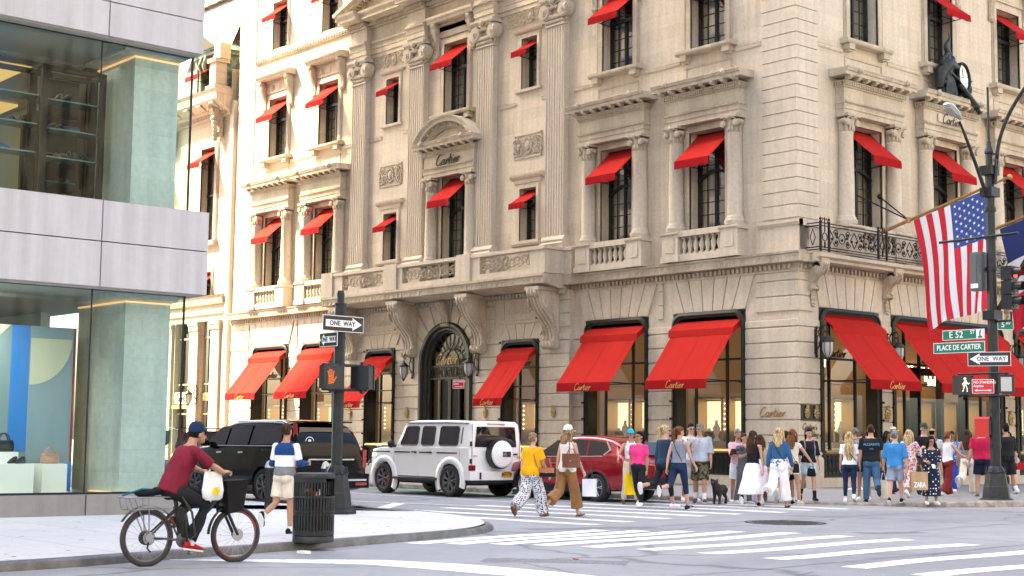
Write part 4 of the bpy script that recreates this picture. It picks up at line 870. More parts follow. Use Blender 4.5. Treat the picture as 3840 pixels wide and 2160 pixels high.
for x in (.62,4.57,8.3,12.1):
    m=MB(); console(m,0,-.02,7.18,.30,.62,.85); m.box(-.2,.2,-.62,0,7.05,7.3)
    for k,(zz,rr_) in enumerate(((6.2,.07),(6.08,.09),(5.95,.07),(5.85,.04))): m.ball((0,-.09,zz),(rr_,.05,rr_),0,8,5); m.ball((.05,-.1,zz-.04),(rr_*.6,.05,rr_*.6),0,6,4)
    m.build('scroll_console','stone_carved',BLD,W(x,0,Q90),Q90)
# lettering, emblems and plaque on the street piers
def crest(parent,cx,y,z,rot,s_=1.):
    m=MB(); m.ball((0,-.02,0),(.10*s_,.035,.14*s_),0,12,8); m.ball((0,-.03,.15*s_),(.07*s_,.03,.05*s_),0,8,5)
    for k in range(10): t=2*PI*k/10; m.ball((.11*s_*cos(t),-.02,.16*s_*sin(t)),(.035*s_,.025,.04*s_),0,6,4)
    for k in (-1,0,1): m.ball((k*.05*s_,-.04,.20*s_),(.02*s_,.02,.05*s_),0,5,4)
    m.tube([(-.05*s_,-.06,.05*s_),(.05*s_,-.06,.05*s_),(.04*s_,-.06,-.06*s_),(-.05*s_,-.06,-.02*s_)],.014*s_,5,closed=True)
    return tag(m.build('emblem','brass',parent,W(cx,y,rot,z),rot),None)
for x in (-24.0,-19.9,-14.85,-10.95): crest(BLD,x,-.31,2.55,0,1.05)
for x in (4.57,12.12): crest(BLD,x,-.06,2.5,Q90,1.2)
m=MB(); m.box(.01,1.0,-.09,.0,2.24,2.72); m.box(.04,.97,-.10,-.09,2.27,2.29); m.box(.04,.97,-.10,-.09,2.67,2.69); pq=m.build('bronze_plaque','bronze_frame',BLD,rot=Q90)
for x in (.28,.74): crest(pq,0,0,0,0,.95).location=(x,-.10,2.47)
s=MB(); script(s,'Cartier',wallM(-1.0,-.07,2.46),.15,.10); s.build('gold_lettering','brass',BLD)
s=MB(); script(s,"Cartier's",wallM(.46,-.07,2.02),.09,.13); script(s,"Building",wallM(.58,-.07,1.80),.085,.13); s.build('bronze_lettering','skin_shoe',BLD,rot=Q90)
# ================================================================ awnings: each is a thing of its own
AWG='red awnings over the windows of the stone building'
def awning(cx,hw,zt,zb,proj,val,rot,label,y=0,hood=True,letters=True,group=AWG):
    root=empty('awning',W(cx,y,rot,zt),rot); tag(root,label,'awning',group)
    m=MB(); n=12; Z=lambda z:z-zt
    def sheet(xl,ya,za,yb,zb_,sag=.03,k=6,mm=0,thick=.012):
        G=[]
        for i in range(k+1):
            t=i/k; G.append([(-xl+2*xl*j/n,ya+(yb-ya)*t,za+(zb_-za)*t-sag*sin(PI*t)*(1+.3*sin(j*1.3))) for j in range(n+1)])
        m.rings(G,mm,True,False,False); m.rings([[(p[0],p[1],p[2]-thick) for p in r] for r in G],mm,True,False,False)
    if hood:
        sheet(hw,-.02,.16,-.02,-.02,0,1); hz=-.05
        m.prism([(-.02,.02),(-.42,-.28),(-.44,-.5),(-.40,-.5),(-.40,-.30),(-.02,-.03)],0,-hw-.02,hw+.02)
        m.prism([(-.02,.0),(-.42,-.28),(-.42,-.48),(-.02,-.22)],0,hw,hw+.01)
        sheet(hw-.06,-.2,-.2,-proj,Z(zb),.035)
        for q in range(int(hw/.9)*2+1):
            sx_=-hw+.3+q*(2*hw-.6)/max(1,int(hw/.9)*2)
            m.tube([(sx_,-.2+(-proj+.2)*t_,-.2+(Z(zb)+.2)*t_-.035*sin(PI*t_)*(1+.3*sin((sx_+hw)/(2*hw)*12*1.3))+.006) for t_ in [k_/8 for k_ in range(9)]],.0045,4)
    else: sheet(hw,.30,0,-proj,Z(zb),.02)
    vy=-proj; V=[[(-hw+.0+2*hw*j/n,vy-.012-.012*sin(j*2.1),Z(zb)+.01) for j in range(n+1)],[(-hw+2*hw*j/n,vy-.02-.03*sin(j*1.7),Z(zb)-val) for j in range(n+1)]]
    o=m.build('canopy','awning_red',root,fix=False)
    v=MB(); x=hw-.06 if hood else hw; V=[[(-x+2*x*j/n,vy-.01,Z(zb)+.012) for j in range(n+1)],[(-x+2*x*j/n,vy-.016-.012*sin(j*1.7),Z(zb)-val*.5) for j in range(n+1)],[(-x+2*x*j/n,vy-.01-.02*sin(j*1.7+.5),Z(zb)-val) for j in range(n+1)]]
    v.rings(V,0,True,False,False); v.rings([[(p[0],p[1]+.012,p[2]) for p in r] for r in V],0,True,False,False); vo=v.build('valance','valance_red',root)
    if hood and letters:
        s_=MB(); script(s_,'Cartier',wallM(0,vy-.045,Z(zb)-val*.55),val*.40,.065); s_.build('lettering','gold_paint',vo)
    f=MB(); 
    for sg in (-1,1):
        if hood: f.tube([(sg*(x-.02),-.0,Z(zb)-.02),(sg*(x-.02),-proj,Z(zb)+.0)],.018,6); f.ball((sg*(x+.05),-.05,Z(zb)-.02),.05,0,6,4)
        else:
            f.tube([(sg*(x-.02),.36,Z(zb)-.08),(sg*(x-.02),-proj,Z(zb)-.02)],.016,5); f.tube([(sg*(x-.02),.36,Z(zb)+.25),(sg*(x-.02),-proj*.25,Z(zb)-.05)],.014,5)
    f.tube([(-x,-proj+.01,Z(zb)),(x,-proj+.01,Z(zb))],.014,5); f.build('frame','black_iron',root)
    return root
Lside='on the side street front'; 
nm=['nearest the building corner','second from the building corner']
awning(-3.7,1.40,5.50,3.50,1.62,.29,0,'large bright red shop awning on the side street front nearest the building corner')
awning(-8.03,1.40,5.50,3.50,1.62,.29,0,'large bright red shop awning on the side street front, second window from the corner')
awning(-12.88,.90,4.95,3.02,1.62,.27,0,'narrow red shop awning right of the arched bronze door',-.25)
awning(-21.88,.90,4.95,3.02,1.62,.27,0,'narrow red shop awning left of the arched door, beside the dark signal post',-.25)
awning(-26.8,1.40,5.50,3.50,1.62,.29,0,'sunlit orange-red shop awning partly hidden by the left signal post')
awning(-31.12,1.40,5.50,3.50,1.62,.29,0,'glowing orange shop awning at the far left of the stone building')
awning(2.65,1.41,5.50,3.50,1.75,.29,Q90,'large red shop awning on the avenue front beside the stone corner pier')
awning(8.33,3.22,5.50,3.50,1.75,.29,Q90,'widest red shop awning over the avenue entrance behind the right signal post')
awning(14.08,1.40,5.50,3.50,1.75,.29,Q90,'red shop awning on the avenue front at the right edge of the picture')
ord1=['nearest the corner','second from the corner','second from the left end','at the left end']
ord2=['next to the corner','above the middle, left of the street lamp','at the right edge']
for i,c in enumerate(PN_L):
    awning(c,.76,11.88,10.85,.85,.26,0,'red first-floor awning between two columns, side street front, %s'%ord1[i],hood=False)
    awning(c+(.02 if i<2 else .06),.74,17.66,16.68,.82,.24,0,'small red second-floor awning with dark struts, side street front, %s'%ord1[i],hood=False)
    if i>1: awning(c,.6,22.45,21.6,.7,.22,0,'small orange top-floor awning, side street front, %s'%ord1[i],hood=False)
for i,c in enumerate(PN_R):
    awning(c,.76,11.88,10.85,.85,.26,Q90,'red first-floor awning between two columns, avenue front, %s'%ord2[i],hood=False)
    if i>0: awning(c-.1,.74,17.66,16.68,.82,.24,Q90,'small red second-floor awning on the avenue front, %s'%(['','above the bronze clock','at the upper right edge'][i]),hood=False)
for i,c in enumerate(SM):
    s_=['right','left'][i]
    awning(c,.46,11.05,10.45,.6,.22,0,'tiny red awning on the small first-floor window %s of the gabled centre window'%s_,hood=False)
    awning(c,.43,16.95,16.35,.6,.22,0,'tiny red awning on the small second-floor window %s of the centre, below carved frieze'%s_,hood=False)
awning(AX,.72,12.1,11.05,.85,.26,0,'red awning under the curved pediment in the middle of the side street front',hood=False)
awning(AX,.72,17.7,16.72,.82,.24,0,'red second-floor awning in the middle above the curved pediment',hood=False)
# ================================================================ wall lanterns
def lantern(cx,y,z,rot,label):
    r=empty('wall_lantern',W(cx,y,rot,z),rot); tag(r,label,'wall lantern','bronze lanterns on scroll brackets')
    m=MB(); m.box(-.05,.05,-.05,.0,-.25,.55); m.ball((0,-.05,.6),.05); m.ball((0,-.05,-.3),.05)
    m.tube([(0,-.03,-.1),(0,-.16,.02),(0,-.2,.25),(0,-.12,.48),(0,-.25,.66),(0,-.42,.66),(0,-.5,.52),(0,-.42,.43),(0,-.35,.5)],.024,7)
    m.tube([(0,-.48,.6),(0,-.48,.38)],.014,5); m.tube([(0,-.05,.3),(0,-.14,.36),(0,-.2,.3)],.018,5); m.build('bracket','bronze_frame',r)
    l=MB(); l.lathe([(.02,.40),(.05,.36),(.04,.32),(.12,.27),(.19,.20),(.22,.16),(.20,.13)],0,-.48,0,12,0)
    for k in range(6): a=2*PI*k/6; l.tube([(.19*cos(a),-.48+.19*sin(a),.15),(.18*cos(a),-.48+.18*sin(a),-.15),(.06*cos(a),-.48+.06*sin(a),-.36)],.011,4)
    l.lathe([(.02,-.45),(.05,-.40),(.06,-.35)],0,-.48,0,8,0); l.build('lantern_cage','bronze_frame',r)
    g=MB(); g.lathe([(.05,-.35),(.13,-.24),(.175,-.1),(.175,.14)],0,-.48,0,12,0); g.build('glass_globe','lamp_glass',r)
lantern(-19.55,-.3,4.3,0,'bronze wall lantern left of the arched door')
lantern(-15.35,-.3,4.3,0,'bronze wall lantern right of the arched door')
lantern(.80,-.05,4.55,Q90,'bronze wall lantern on the corner pier, leftmost on the avenue front')
lantern(4.57,-.05,4.55,Q90,'bronze wall lantern half hidden between two large avenue awnings')
lantern(12.12,-.05,4.55,Q90,'bronze wall lantern at the right edge of the avenue front')
# ================================================================ bronze clock group
r=empty('clock_sculpture',(.35,8.2,13.42),Q90); tag(r,'dark bronze figure group around a tilted oval clock on the window cornice','sculpture')
mat('old_bronze',(.022,.025,.025),.45,.5,noise_amt=.6,nscale=7,bump=.5,bscale=14); m=MB(); rnd=random.Random(3)
def blob(x,y,z,rx,ry,rz): m.ball((x,y,z),(rx,ry,rz),0,10,7)
m.box(-.4,.9,-.25,.3,0,.14)
for t in range(14): # draped seated figure on the left
    a=t/13; blob(-.55+.18*sin(a*3),-.12,.15+a*1.15,.34-.2*a,.24-.12*a,.16)
for k in range(9): m.tube([(-.8+k*.09,-.3,.05),(-.75+k*.07,-.33,.5),(-.55+k*.03,-.28,1.0)],[.05,.045,.03],6)
m.tube([(-.5,-.2,1.25),(-.35,-.3,1.0),(0,-.35,.85)],[.08,.07,.05],8); m.tube([(-.62,-.15,1.2),(-.9,-.2,1.35),(-.55,-.25,1.75)],[.07,.12,.04],8)
m.tube([(-.85,-.1,.5),(-.88,-.15,1.0),(-.55,-.2,1.38),(-.2,-.25,1.36),(.08,-.3,1.3)],[.16,.2,.24,.17,.05],10)
for k in range(26): t=k/25; blob(-.75+.5*t+.1*sin(k*2.1),-.16-.06*cos(k*1.7),.25+1.35*t,.17,.13,.15)
blob(-.42,-.15,1.62,.14,.13,.2)
for k in range(22): t=k/21; blob(-.3+.10*sin(t*9)+t*.08,-.08,1.55+t*.95,.17*(1-t)+.03,.12*(1-t)+.02,.09)
for k in range(16): m.tube([(.3+k*.05,-.2,.45-.02*k),(.55+k*.04,-.4,.25-.02*k),(.75+k*.035,-.42,.02-.012*k)],[.05,.045,.015],5)
m.tube([(.0,-.35,.7),(.5,-.4,.35),(1.0,-.38,.05),(1.25,-.35,-.15)],[.1,.1,.12,.05],8)
blob(1.02,-.1,.72,.13,.1,.2); m.tube([(1.0,-.1,.85),(1.08,-.12,1.02),(1.16,-.14,1.05)],[.07,.05,.02],6); m.tube([(.93,-.1,.8),(.85,-.1,1.05),(.95,-.1,1.25)],[.06,.05,.015],6)
for sx in (.98,1.06): m.tube([(sx,-.1,.55),(sx,-.1,.3)],.018,5)
blob(.15,.0,.5,.5,.2,.4); m.build('figures','old_bronze',r)
c=MB(); tl=R(12)
c.X=Matrix.Translation((.42,-.22,1.02))@Matrix.Rotation(-tl,4,'Y')@Matrix.Diagonal((.74,1,1.08,1)); c.ringx((0,-.06,0),.42,.52,1,.14,28); c.tube([(.47*cos(t),-.08,.47*sin(t)) for t in [2*PI*k/24 for k in range(24)]],.035,6,closed=True); o=c.build('clock_case','old_bronze',r)
c2=MB(); c2.X=c.X; c2.disc((0,-.02,0),.43,1,.04,28); c2.build('clock_face','white',o)
c3=MB(); c3.X=c.X; c3.box(-.012,.012,-.04,-.02,0,.3); c3.box(-.2,0,-.045,-.03,-.012,.012)
for k in range(12): c3.disc((.36*sin(k*PI/6),-.035,.36*cos(k*PI/6)),.018,1,.012,6)
c3.build('clock_hands','black',o)
s=MB(); s.box(-.8,.8,-.385,-.36,12.72,13.0); s.build('sign_tablet','stone_plain',BLD,W(8.15,0,Q90),Q90); s=MB(); script(s,'Cartier',wallM(0,-.395,12.84),.16,.12); s.build('carved_lettering','dark_letter',BLD,W(8.15,0,Q90),Q90)
# ================================================================ glass corner store, with an unseen sun-blocking mass above it
ST=empty('corner_store',(4.2,-23.45,.13)); tag(ST,'grey stone and green glass corner store with display windows, unseen shade block above','building')
def S(mb,name,mt,parent=None,**k):
    o=mb.build(name,mt,parent or ST,(0,0,0),**k)
    if parent is None: o.location=(-4.2,23.45,-.13)
    return o
stone('pale_tile',(.52,.57,.55),(.42,.45,.42),bw=.9,bh=.42,joint=.004,jdark=.8,var=.12,stain=.3); stone('base_granite',(.27,.265,.26),(.2,.19,.185),bw=40,bh=40,joint=0,speck=.5); mat('brown_wood',(.040,.024,.017),.5,spec=.2); mat('store_ceiling',(.34,.33,.30),.8); mat('gold_cove',(.7,.5,.22),.6,emit=(1,.62,.18),es=.07)
mat('strip_light',(1,.8,.5),.5,emit=(1,.50,.2),es=.08); mat('store_wall',(.30,.37,.37),.8); mat('panel_blue',(.015,.17,.55),.5); mat('panel_grey',(.20,.30,.37),.6); mat('panel_cream',(.50,.52,.42),.6); mat('panel_slate',(.15,.23,.27),.6); mat('panel_red',(.35,.03,.03),.5); mat('shelf_glass',(.09,.14,.13),.2,noise_amt=.1); mat('store_floor',(.45,.40,.33),.4)
YN=-23.18
def fascia(z0,z1,yn,joints,zj):
    m=MB(); ys=[-60]+joints+[yn]; zs=[z0]+zj+[z1]
    for i in range(len(ys)-1):
        for j in range(len(zs)-1): m.box(4.30,4.5,ys[i]+.012,ys[i+1]-(.012 if i<len(ys)-2 else 0),zs[j]+.010,zs[j+1]-.010,0)
    for j in range(len(zs)-1): m.box(-30,4.3-.001,yn-.2,yn,zs[j]+.010,zs[j+1]-.010,0)
    m.box(-30,4.32,-60,yn-.03,z0+.03,z1-.03,1); m.box(-30,4.44,-60,yn-.06,z0-.02,z0+.03,2)
    return S(m,'stone_fascia',['fascia','joint_dark','store_ceiling'])
fascia(4.13,5.70,YN,[-51.5,-47.1,-42.7,-38.3,-33.9,-29.5,-25.3],[4.95]); fascia(8.68,12.6,-23.42,[-51.5,-47.1,-42.7,-38.3,-33.9,-29.5,-25.32],[9.32,10.9])
m=MB(); m.box(4.0,4.28,-60,-23.40,.05,.47); m.box(-30,4.0,-23.75,-23.40,.05,.47)
for y in (-25.3,-29.5,-33.9): m.box(4.27,4.285,y-.01,y+.01,.1,.46,1)
S(m,'stone_base',['base_granite','joint_dark'])
m=MB(); m.box(3.95,4.27,-60,-23.42,.45,.475); S(m,'base_capping','kerb_steel')
def paneset(z0,z1,name):
    for a,b in ((-60,-51.5),(-51.5,-47.1),(-47.1,-42.7),(-42.7,-38.3),(-38.3,-33.9),(-33.9,-29.5),(-29.5,-25.31),(-25.29,-23.47)):
        m=MB(); m.box(4.185,4.2,a+.01,b-.01,z0,z1); S(m,'glass_pane','shop_glass')
    m=MB(); m.box(-30,4.18,-23.485,-23.47,z0,z1); S(m,'glass_pane','shop_glass')
    m=MB(); m.box(4.18,4.21,-23.49,-23.455,z0,z1); m.box(4.18,4.205,-25.31,-25.29,z0,z1); m.box(4.16,4.22,-60,-23.45,z0,z0+.04); m.box(4.16,4.22,-60,-23.45,z1-.05,z1); S(m,'glass_joint','window_metal')
paneset(.47,4.15,''); paneset(5.70,8.70,'')
# tiled corner pier on both floors
for z0,z1 in ((.47,3.95),(5.7,8.55)):
    m=MB(); m.box(1.9,3.9,-24.5,-23.6,z0,z1); p=S(m,'tiled_pier','pale_tile'); m=MB(); m.box(1.9,3.94,-24.53,-23.58,z1+.0,z1+.03); S(m,'light_strip','strip_light'); m=MB(); m.box(2.4,4.1,-24.8,-23.55,z1+.06,z1+.5); S(m,'pier_head','pale_tile')
    m=MB(); m.box(2.75,3.96,-24.56,-23.6,z0,z0+.02); S(m,'light_strip','strip_light')
m=MB()
for z in (.44,5.72): m.box(-8,4.1,-60,-23.6,z-.3,z+.02)
S(m,'floor_slab','store_floor'); m=MB()
for z in (4.05,8.6):
    m.box(-8,2.3,-60,-23.6,z,z+.2); m.box(2.3,4.1,-60,-23.6,z+.08,z+.2)
S(m,'ceiling','store_ceiling')
m=MB(); m.box(-.6,1.6,-40,-26.2,4.02,4.06); m.box(-1.0,1.9,-40,-25.6,8.56,8.60); m.box(-4.0,-1.6,-40,-24.5,8.52,8.57); S(m,'cove_light','gold_cove')
m=MB(); m.box(-3.2,-3.0,-60,-23.7,.4,4.1); m.box(-6.2,-6.0,-60,-23.7,5.6,8.7); m.box(-6,4,-60,-59.8,.4,8.7); m.box(-8,-.6,-24.2,-24.0,.4,8.7); S(m,'back_wall','store_wall')
m=MB(); m.box(2.05,2.35,-24.75,-24.15,5.72,8.6); m.box(.9,1.0,-25.0,-24.2,5.72,8.6); S(m,'dark_fin','brown_wood')
# upper floor: open brown shelving with glass shelves and shoes
def etagere(x0,x1,y0,y1,zt,shelves,lab):
    r=empty('display_shelf',((x0+x1)/2,(y0+y1)/2,5.74)); tag(r,lab,'shelf'); L=(-r.location.x,-r.location.y,-r.location.z)
    m=MB(); t=.045
    for x in (x0,x1):
        for y in (y0,y1): m.box(x-t,x+t,y-t,y+t,5.74,zt)
    for z in (zt-.04,5.80):
        for x in (x0,x1): m.box(x-t,x+t,y0,y1,z-t,z+t)
        for y in (y0,y1): m.box(x0,x1,y-t,y+t,z-t,z+t)
    m.build('frame','brown_wood',r,L); m=MB()
    for z in shelves: m.box(x0+.03,x1-.03,y0+.03,y1-.03,z,z+.025)
    m.build('glass_shelf','shelf_glass',r,L)
etagere(2.55,3.1,-29.0,-25.92,8.33,(6.65,7.18,7.72),'tall brown frame shelving with glass shelves, upper store floor left'); etagere(2.5,3.05,-25.85,-24.72,8.33,(6.62,7.15,7.70),'brown frame shelving beside the tiled pier, upper store floor'); etagere(1.0,1.7,-25.4,-23.9,7.75,(6.4,6.95),'lower brown shelving unit further back on the upper store floor')
mat('shoe_dark',(.02,.022,.03),.4); mat('shoe_blue',(.03,.06,.14),.5)
def shoe(mb,x,y,z,a=0,s=1.):
    M=Matrix.Translation((x,y,z))@Matrix.Rotation(a,4,'Z')@Matrix.Scale(s,4); mb.X=M
    mb.rings([[(px,py*.5*w_,pz*h_) for px,py,pz in [(xx,cos(t)*.08,max(0,.045+.055*sin(t))) for t in [2*PI*k/8 for k in range(8)]]] for xx,w_,h_ in ((-.13,.5,.8),(-.10,.9,1.3),(-.02,.8,1.2),(.06,.95,.8),(.13,.6,.35))],0,True); mb.X=None
n=0
for (x,y,z) in ((2.8,-26.9,7.75),(2.75,-26.3,7.21),(2.8,-25.5,7.74),(2.7,-25.3,7.18),(2.8,-25.6,7.18),(2.75,-25.45,6.65),(2.75,-26.6,6.68),(2.9,-25.1,6.65),(1.3,-24.6,6.98),(1.35,-24.2,6.98),(1.3,-24.8,6.43),(1.3,-24.3,6.43),(2.8,-26.7,5.86),(2.8,-25.4,5.86)):
    m=MB(); shoe(m,0,0,0,1.2+n,1.1); shoe(m,.02,.14,0,1.5+n,1.1); o=m.build('pair_of_shoes','shoe_dark' if n%3 else 'shoe_blue',None,(x,y,z)); n+=1
    tag(o,['pair of dark shoes on a glass shelf upstairs in the store','pair of blue shoes on a glass shelf upstairs in the store'][0 if (n-1)%3 else 1],'shoes','shoes on the glass shelves upstairs')
# lower display window
m=MB(); bx=2.7
m.box(bx-.1,bx,-33,-24.92,.47,3.5,0); m.box(bx,bx+.01,-26.13,-25.78,1.22,3.5,1); m.box(bx,bx+.01,-25.78,-24.94,.48,3.5,2); m.box(bx,bx+.008,-33,-26.13,.48,3.5,4)
q=[(-25.76,3.28),(-24.97,3.28)]+[(-25.76+.79*cos(t),3.28-.86*sin(t)) for t in [PI/2*k/14 for k in range(1,15)]]
m.prism(q,0,bx+.01,bx+.018,3); m.prism([(-26.6,3.5),(-26.15,3.5),(-26.9,2.8)],0,bx+.01,bx+.016,3); m.box(bx+.008,bx+.014,-28.6,-26.7,.48,1.9,1)
m.box(bx-.1,bx+.03,-24.94,-24.90,.47,3.5,5)
m.prism([(-25.18,.48),(-24.93,.48),(-24.93,1.02),(-25.18,.82)],0,bx+.02,bx+.10,1)
tag(S(m,'backdrop_panel',['panel_slate','panel_blue','panel_grey','panel_cream','panel_slate','panel_red']),None)
for i,(y0,y1,h,x0) in enumerate(((-25.72,-25.25,.99,2.85),(-26.75,-26.02,1.0,3.2),(-26.5,-26.15,1.2,2.8))):
    m=MB(); m.box(-.25,.25,-(y1-y0)/2,(y1-y0)/2,0,h-.47); m.box(-.27,.27,-(y1-y0)/2-.02,(y1-y0)/2+.02,0,.02); o=m.build('display_plinth','white',None,(x0+.25,(y0+y1)/2,.47)); tag(o,['white display plinth under the pink handbag','white display plinth at the left picture edge','low white display plinth under the black handbag'][i],'plinth','white plinths in the shop window')
def handbag(name,loc,col,lab,s=1.,rot=0):
    mat(name+'_leather',col,.4,bump=.3,bscale=30); r=empty(name,loc,rot); tag(r,lab,'handbag'); m=MB()
    m.rings([[(cos(t)*.08*w_*s,sin(t)*.17*w2*s,z*s) for t in [2*PI*k/16 for k in range(16)]] for z,w_,w2 in ((0,.9,.95),(.02,1.1,1.03),(.06,1.15,1.06),(.12,1.0,1.02),(.17,.6,.95),(.185,.3,.9))],0,True)
    for k in range(5): m.tube([(.088*s*cos(t)*(1.05-.05*k),.175*s*sin(t),(.03+.03*k)*s) for t in [2*PI*j/16 for j in range(16)]],.006*s,4,closed=True)
    m.build('bag_body',name+'_leather',r)
    for sx in (-1,1):
        h=MB(); h.tube([(sx*.04*s,.09*s*cos(t),(.15+.15*sin(t))*s) for t in [PI*k/10 for k in range(11)]],.011*s,6); h.build('handle',name+'_leather',r)
handbag('handbag',(3.12,-25.49,.99),(.42,.24,.18),'pink ribbed leather handbag standing on a white plinth',1.0); handbag('handbag_black',(3.05,-26.33,1.2),(.015,.017,.022),'black ribbed leather handbag in front of the blue panel',1.1)
for o in list(COL.objects):
    if o.name=='handbag_black': o.name='handbag'
m=MB(); shoe(m,0,0,0,-1.0,1.0); shoe(m,.1,.1,0,-1.0,1.0); tag(m.build('pair_of_pumps','shoe_dark',None,(3.5,-26.33,1.0)),'black high heeled pumps on the left white plinth','shoes')
# unseen upper block, sized to cast the shade edge on the stone facade
m=MB(); m.box(-53.2,3.95,-100,-23.9,12.6,62); S(m,'shade_tower','block_facade_light'); m=MB(); m.box(-46,-8.2,-100,-23.9,.2,12.6); S(m,'rear_block','fascia')
# ================================================================ annex with mansard roof
AN=empty('mansard_house',(-37.5,0,.15)); tag(AN,'sunlit cream stone town house with green copper dormer and slate mansard','building')
def A_(mb,name,mt,parent=None):
    o=mb.build(name,mt,parent or AN)
    if parent is None: o.location=(37.5,0,-.15)
    return o
stone('slate_roof',(.30,.20,.19),(.20,.14,.14),bw=.28,bh=.28,joint=.02,jdark=.35,var=.25); mat('copper_green',(.16,.27,.20),.6,noise_amt=.6,nscale=3,col2=(.06,.07,.045),bump=.4); mat('skylight',(.62,.66,.62),.4)
X0,X1=-52.,-35.6
m=MB(); wall_mesh(m,X0,X1,8.3,18.2,[(-38.35,-36.95,11.4,16.2),(-43.2,-41.8,11.4,16.2),(-38.3,-37.0,8.6,9.8)],0,.5); wall_mesh(m,X0,X1,.15,8.3,[(-37.95,-36.6,.6,7.3),(-40.6,-38.95,.6,7.3),(-43.4,-41.7,.6,7.3)],0,.35)
m.quad((X1,0,.15),(X1,1.5,.15),(X1,1.5,20),(X1,0,20)); A_(m,'wall','stone_annex')
m=MB(); m.box(-35.6,-34.8,.6,1.2,.15,24); m.box(-35.55,-35.2,-.06,.6,.15,18.3); m.box(-35.15,-34.82,.15,.6,.15,24); A_(m,'party_wall_strip','stone_plain')
m=MB()
m.prism([(.02,8.1),(-.14,8.12),(-.2,8.3),(-.2,8.5),(-.3,8.55),(.02,8.6)],0,X0,X1); m.prism([(.02,7.6),(-.08,7.62),(-.1,7.75),(.02,7.8)],0,X0,X1)
for x in (-38.45,-36.3,-41.2): m.box(x-.42,x+.42,-.12,.02,.15,6.9); m.box(x-.47,x+.47,-.18,.02,6.85,7.1); m.box(x-.5,x+.5,-.22,.02,7.1,7.3)
m.prism([(.02,17.6),(-.12,17.62),(-.15,17.8),(-.9,18.35),(-.95,18.7),(-1.05,18.85),(.02,18.95)],0,X0,X1+.1)
for i in range(90): m.box(X0+.1+i*.18,X0+.18+i*.18,-.28,-.1,17.72,17.92)
for i in range(12): bracket_mod(m,-36.2-i*1.3,-.1,-.85,18.0,18.4,.45)
for p in (-36.45,-41.5): 
    console(m,p,-.05,18.3,.42,.7,1.7)
    for k in range(6): m.ball((p+.05*sin(k),-.5+.03*k,17.5-.2*k),(.2-.02*k,.15,.16),0,8,5)
m.box(-35.95-.6,-35.95,-.75,-.1,18.9,20.3); m.box(-36.65,-35.85,-.85,.0,20.3,20.5); m.box(-36.7,-35.75,-.9,.05,18.9,19.1); m.box(-36.4,-35.8,-.6,0,20.5,21.3)
A_(m,'cornice','stone_annex')
m=MB()
for c in (-37.65,-42.5): win_frame(m,c,.70,11.4,16.2,.35,.08); m.prism([(.02,11.1),(-.25,11.14),(-.28,11.35),(.02,11.4)],0,c-1.1,c+1.1)
win_frame(m,-37.65,.65,8.6,9.8,.2,.05); A_(m,'window_surround','stone_annex')
for (c,w,z0,z1) in ((-37.65,1.4,11.4,16.2),(-42.5,1.4,11.4,16.2),(-37.65,1.3,8.6,9.8)):
    o=sash(w,z0,z1,(z0+z1)/2,2,mh=9).build('window','window_metal',AN,(c+37.5,.4,-.15)); g=MB(); g.quad((-w/2,.01,z0),(w/2,.01,z0),(w/2,.01,z1),(-w/2,.01,z1)); g.build('glass_pane','pane',o); curtain_mesh(w,z0,z1,3).build('curtain','curtain',o); g=MB(); room(g,w,z0,z1); g.build('room','dark_room',o)
for (a,b) in ((-37.95,-36.6),(-40.6,-38.95),(-43.4,-41.7)):
    m=MB(); 
    for x in (a,b-.06): m.box(x,x+.06,.2,.3,.6,7.3)
    for z in (6.45,4.1,2.6): m.box(a,b,.18,.3,z,z+.08)
    m.box(a,b,.15,.3,3.3,3.7,0); o=A_(m,'shop_window','case_frame'); g=MB(); g.box(a,b,.3,.32,.5,7.3); g.build('glass_pane','door_glass',o); g=MB(); g.box(a-.2,b+.2,.6,.7,.3,7.6); g.build('room','dark_room',o)
m=MB(); m.box(-40.55,-39.0,.05,.2,3.15,3.75,0); script(m,'Cartier',wallM(-39.7,.03,3.45),.22,.1,1); m.box(-40.6,-38.9,-.1,.1,2.9,3.08,2); A_(m,'sign_board',['cream','copper_green','brass'])
m=MB(); m.add([(X0,.1,18.9),(-35.75,.1,18.9),(-35.75,2.6,25.5),(X0,2.6,25.5)],[(0,1,2,3)]); m.add([(-35.75,.1,18.9),(-35.75,4,18.9),(-35.75,4,25.5),(-35.75,2.6,25.5)],[(0,1,2,3)]); A_(m,'mansard_roof','slate_roof')
m=MB(); m.box(-45,-35.9,2.25,2.7,25.2,25.6); m.box(-36.0,-35.8,1.2,2.7,21.9,25.4); A_(m,'roof_edge','copper_green')
m=MB(); m.add([(-42.5,.62,21.6),(-36.9,.62,21.6),(-37.3,2.05,24.6),(-42.5,2.05,24.6)],[(0,1,2,3)]); m.add([(-39.55,.55,21.6),(-39.45,.55,21.6),(-39.5,1.98,24.6),(-39.6,1.98,24.6)],[(0,1,2,3)],1); A_(m,'skylight',['skylight','stone_plain'])
m=MB(); c=-37.7
for x in (c-1.1,c-.75,c+.75,c+1.1): m.lathe([(.16,18.95),(.15,19.1),(.13,19.2),(.12,20.4),(.18,20.7),(.2,20.95)],x,-.15,0,10,0)
m.box(c-1.4,c+1.4,-.4,1.8,20.95,21.15); m.prism([(c-1.55,21.15),(c+1.55,21.15),(c,22.15)],1,-.5,1.9); m.prism([(c-1.2,21.22),(c+1.2,21.22),(c,21.95)],1,-.55,-.45,1)
for sg in (-1,1): m.tube([(c+sg*.2,-.45,20.9),(c+sg*.25,-.6,20.4),(c+sg*.15,-.45,20.1)],.1,6)
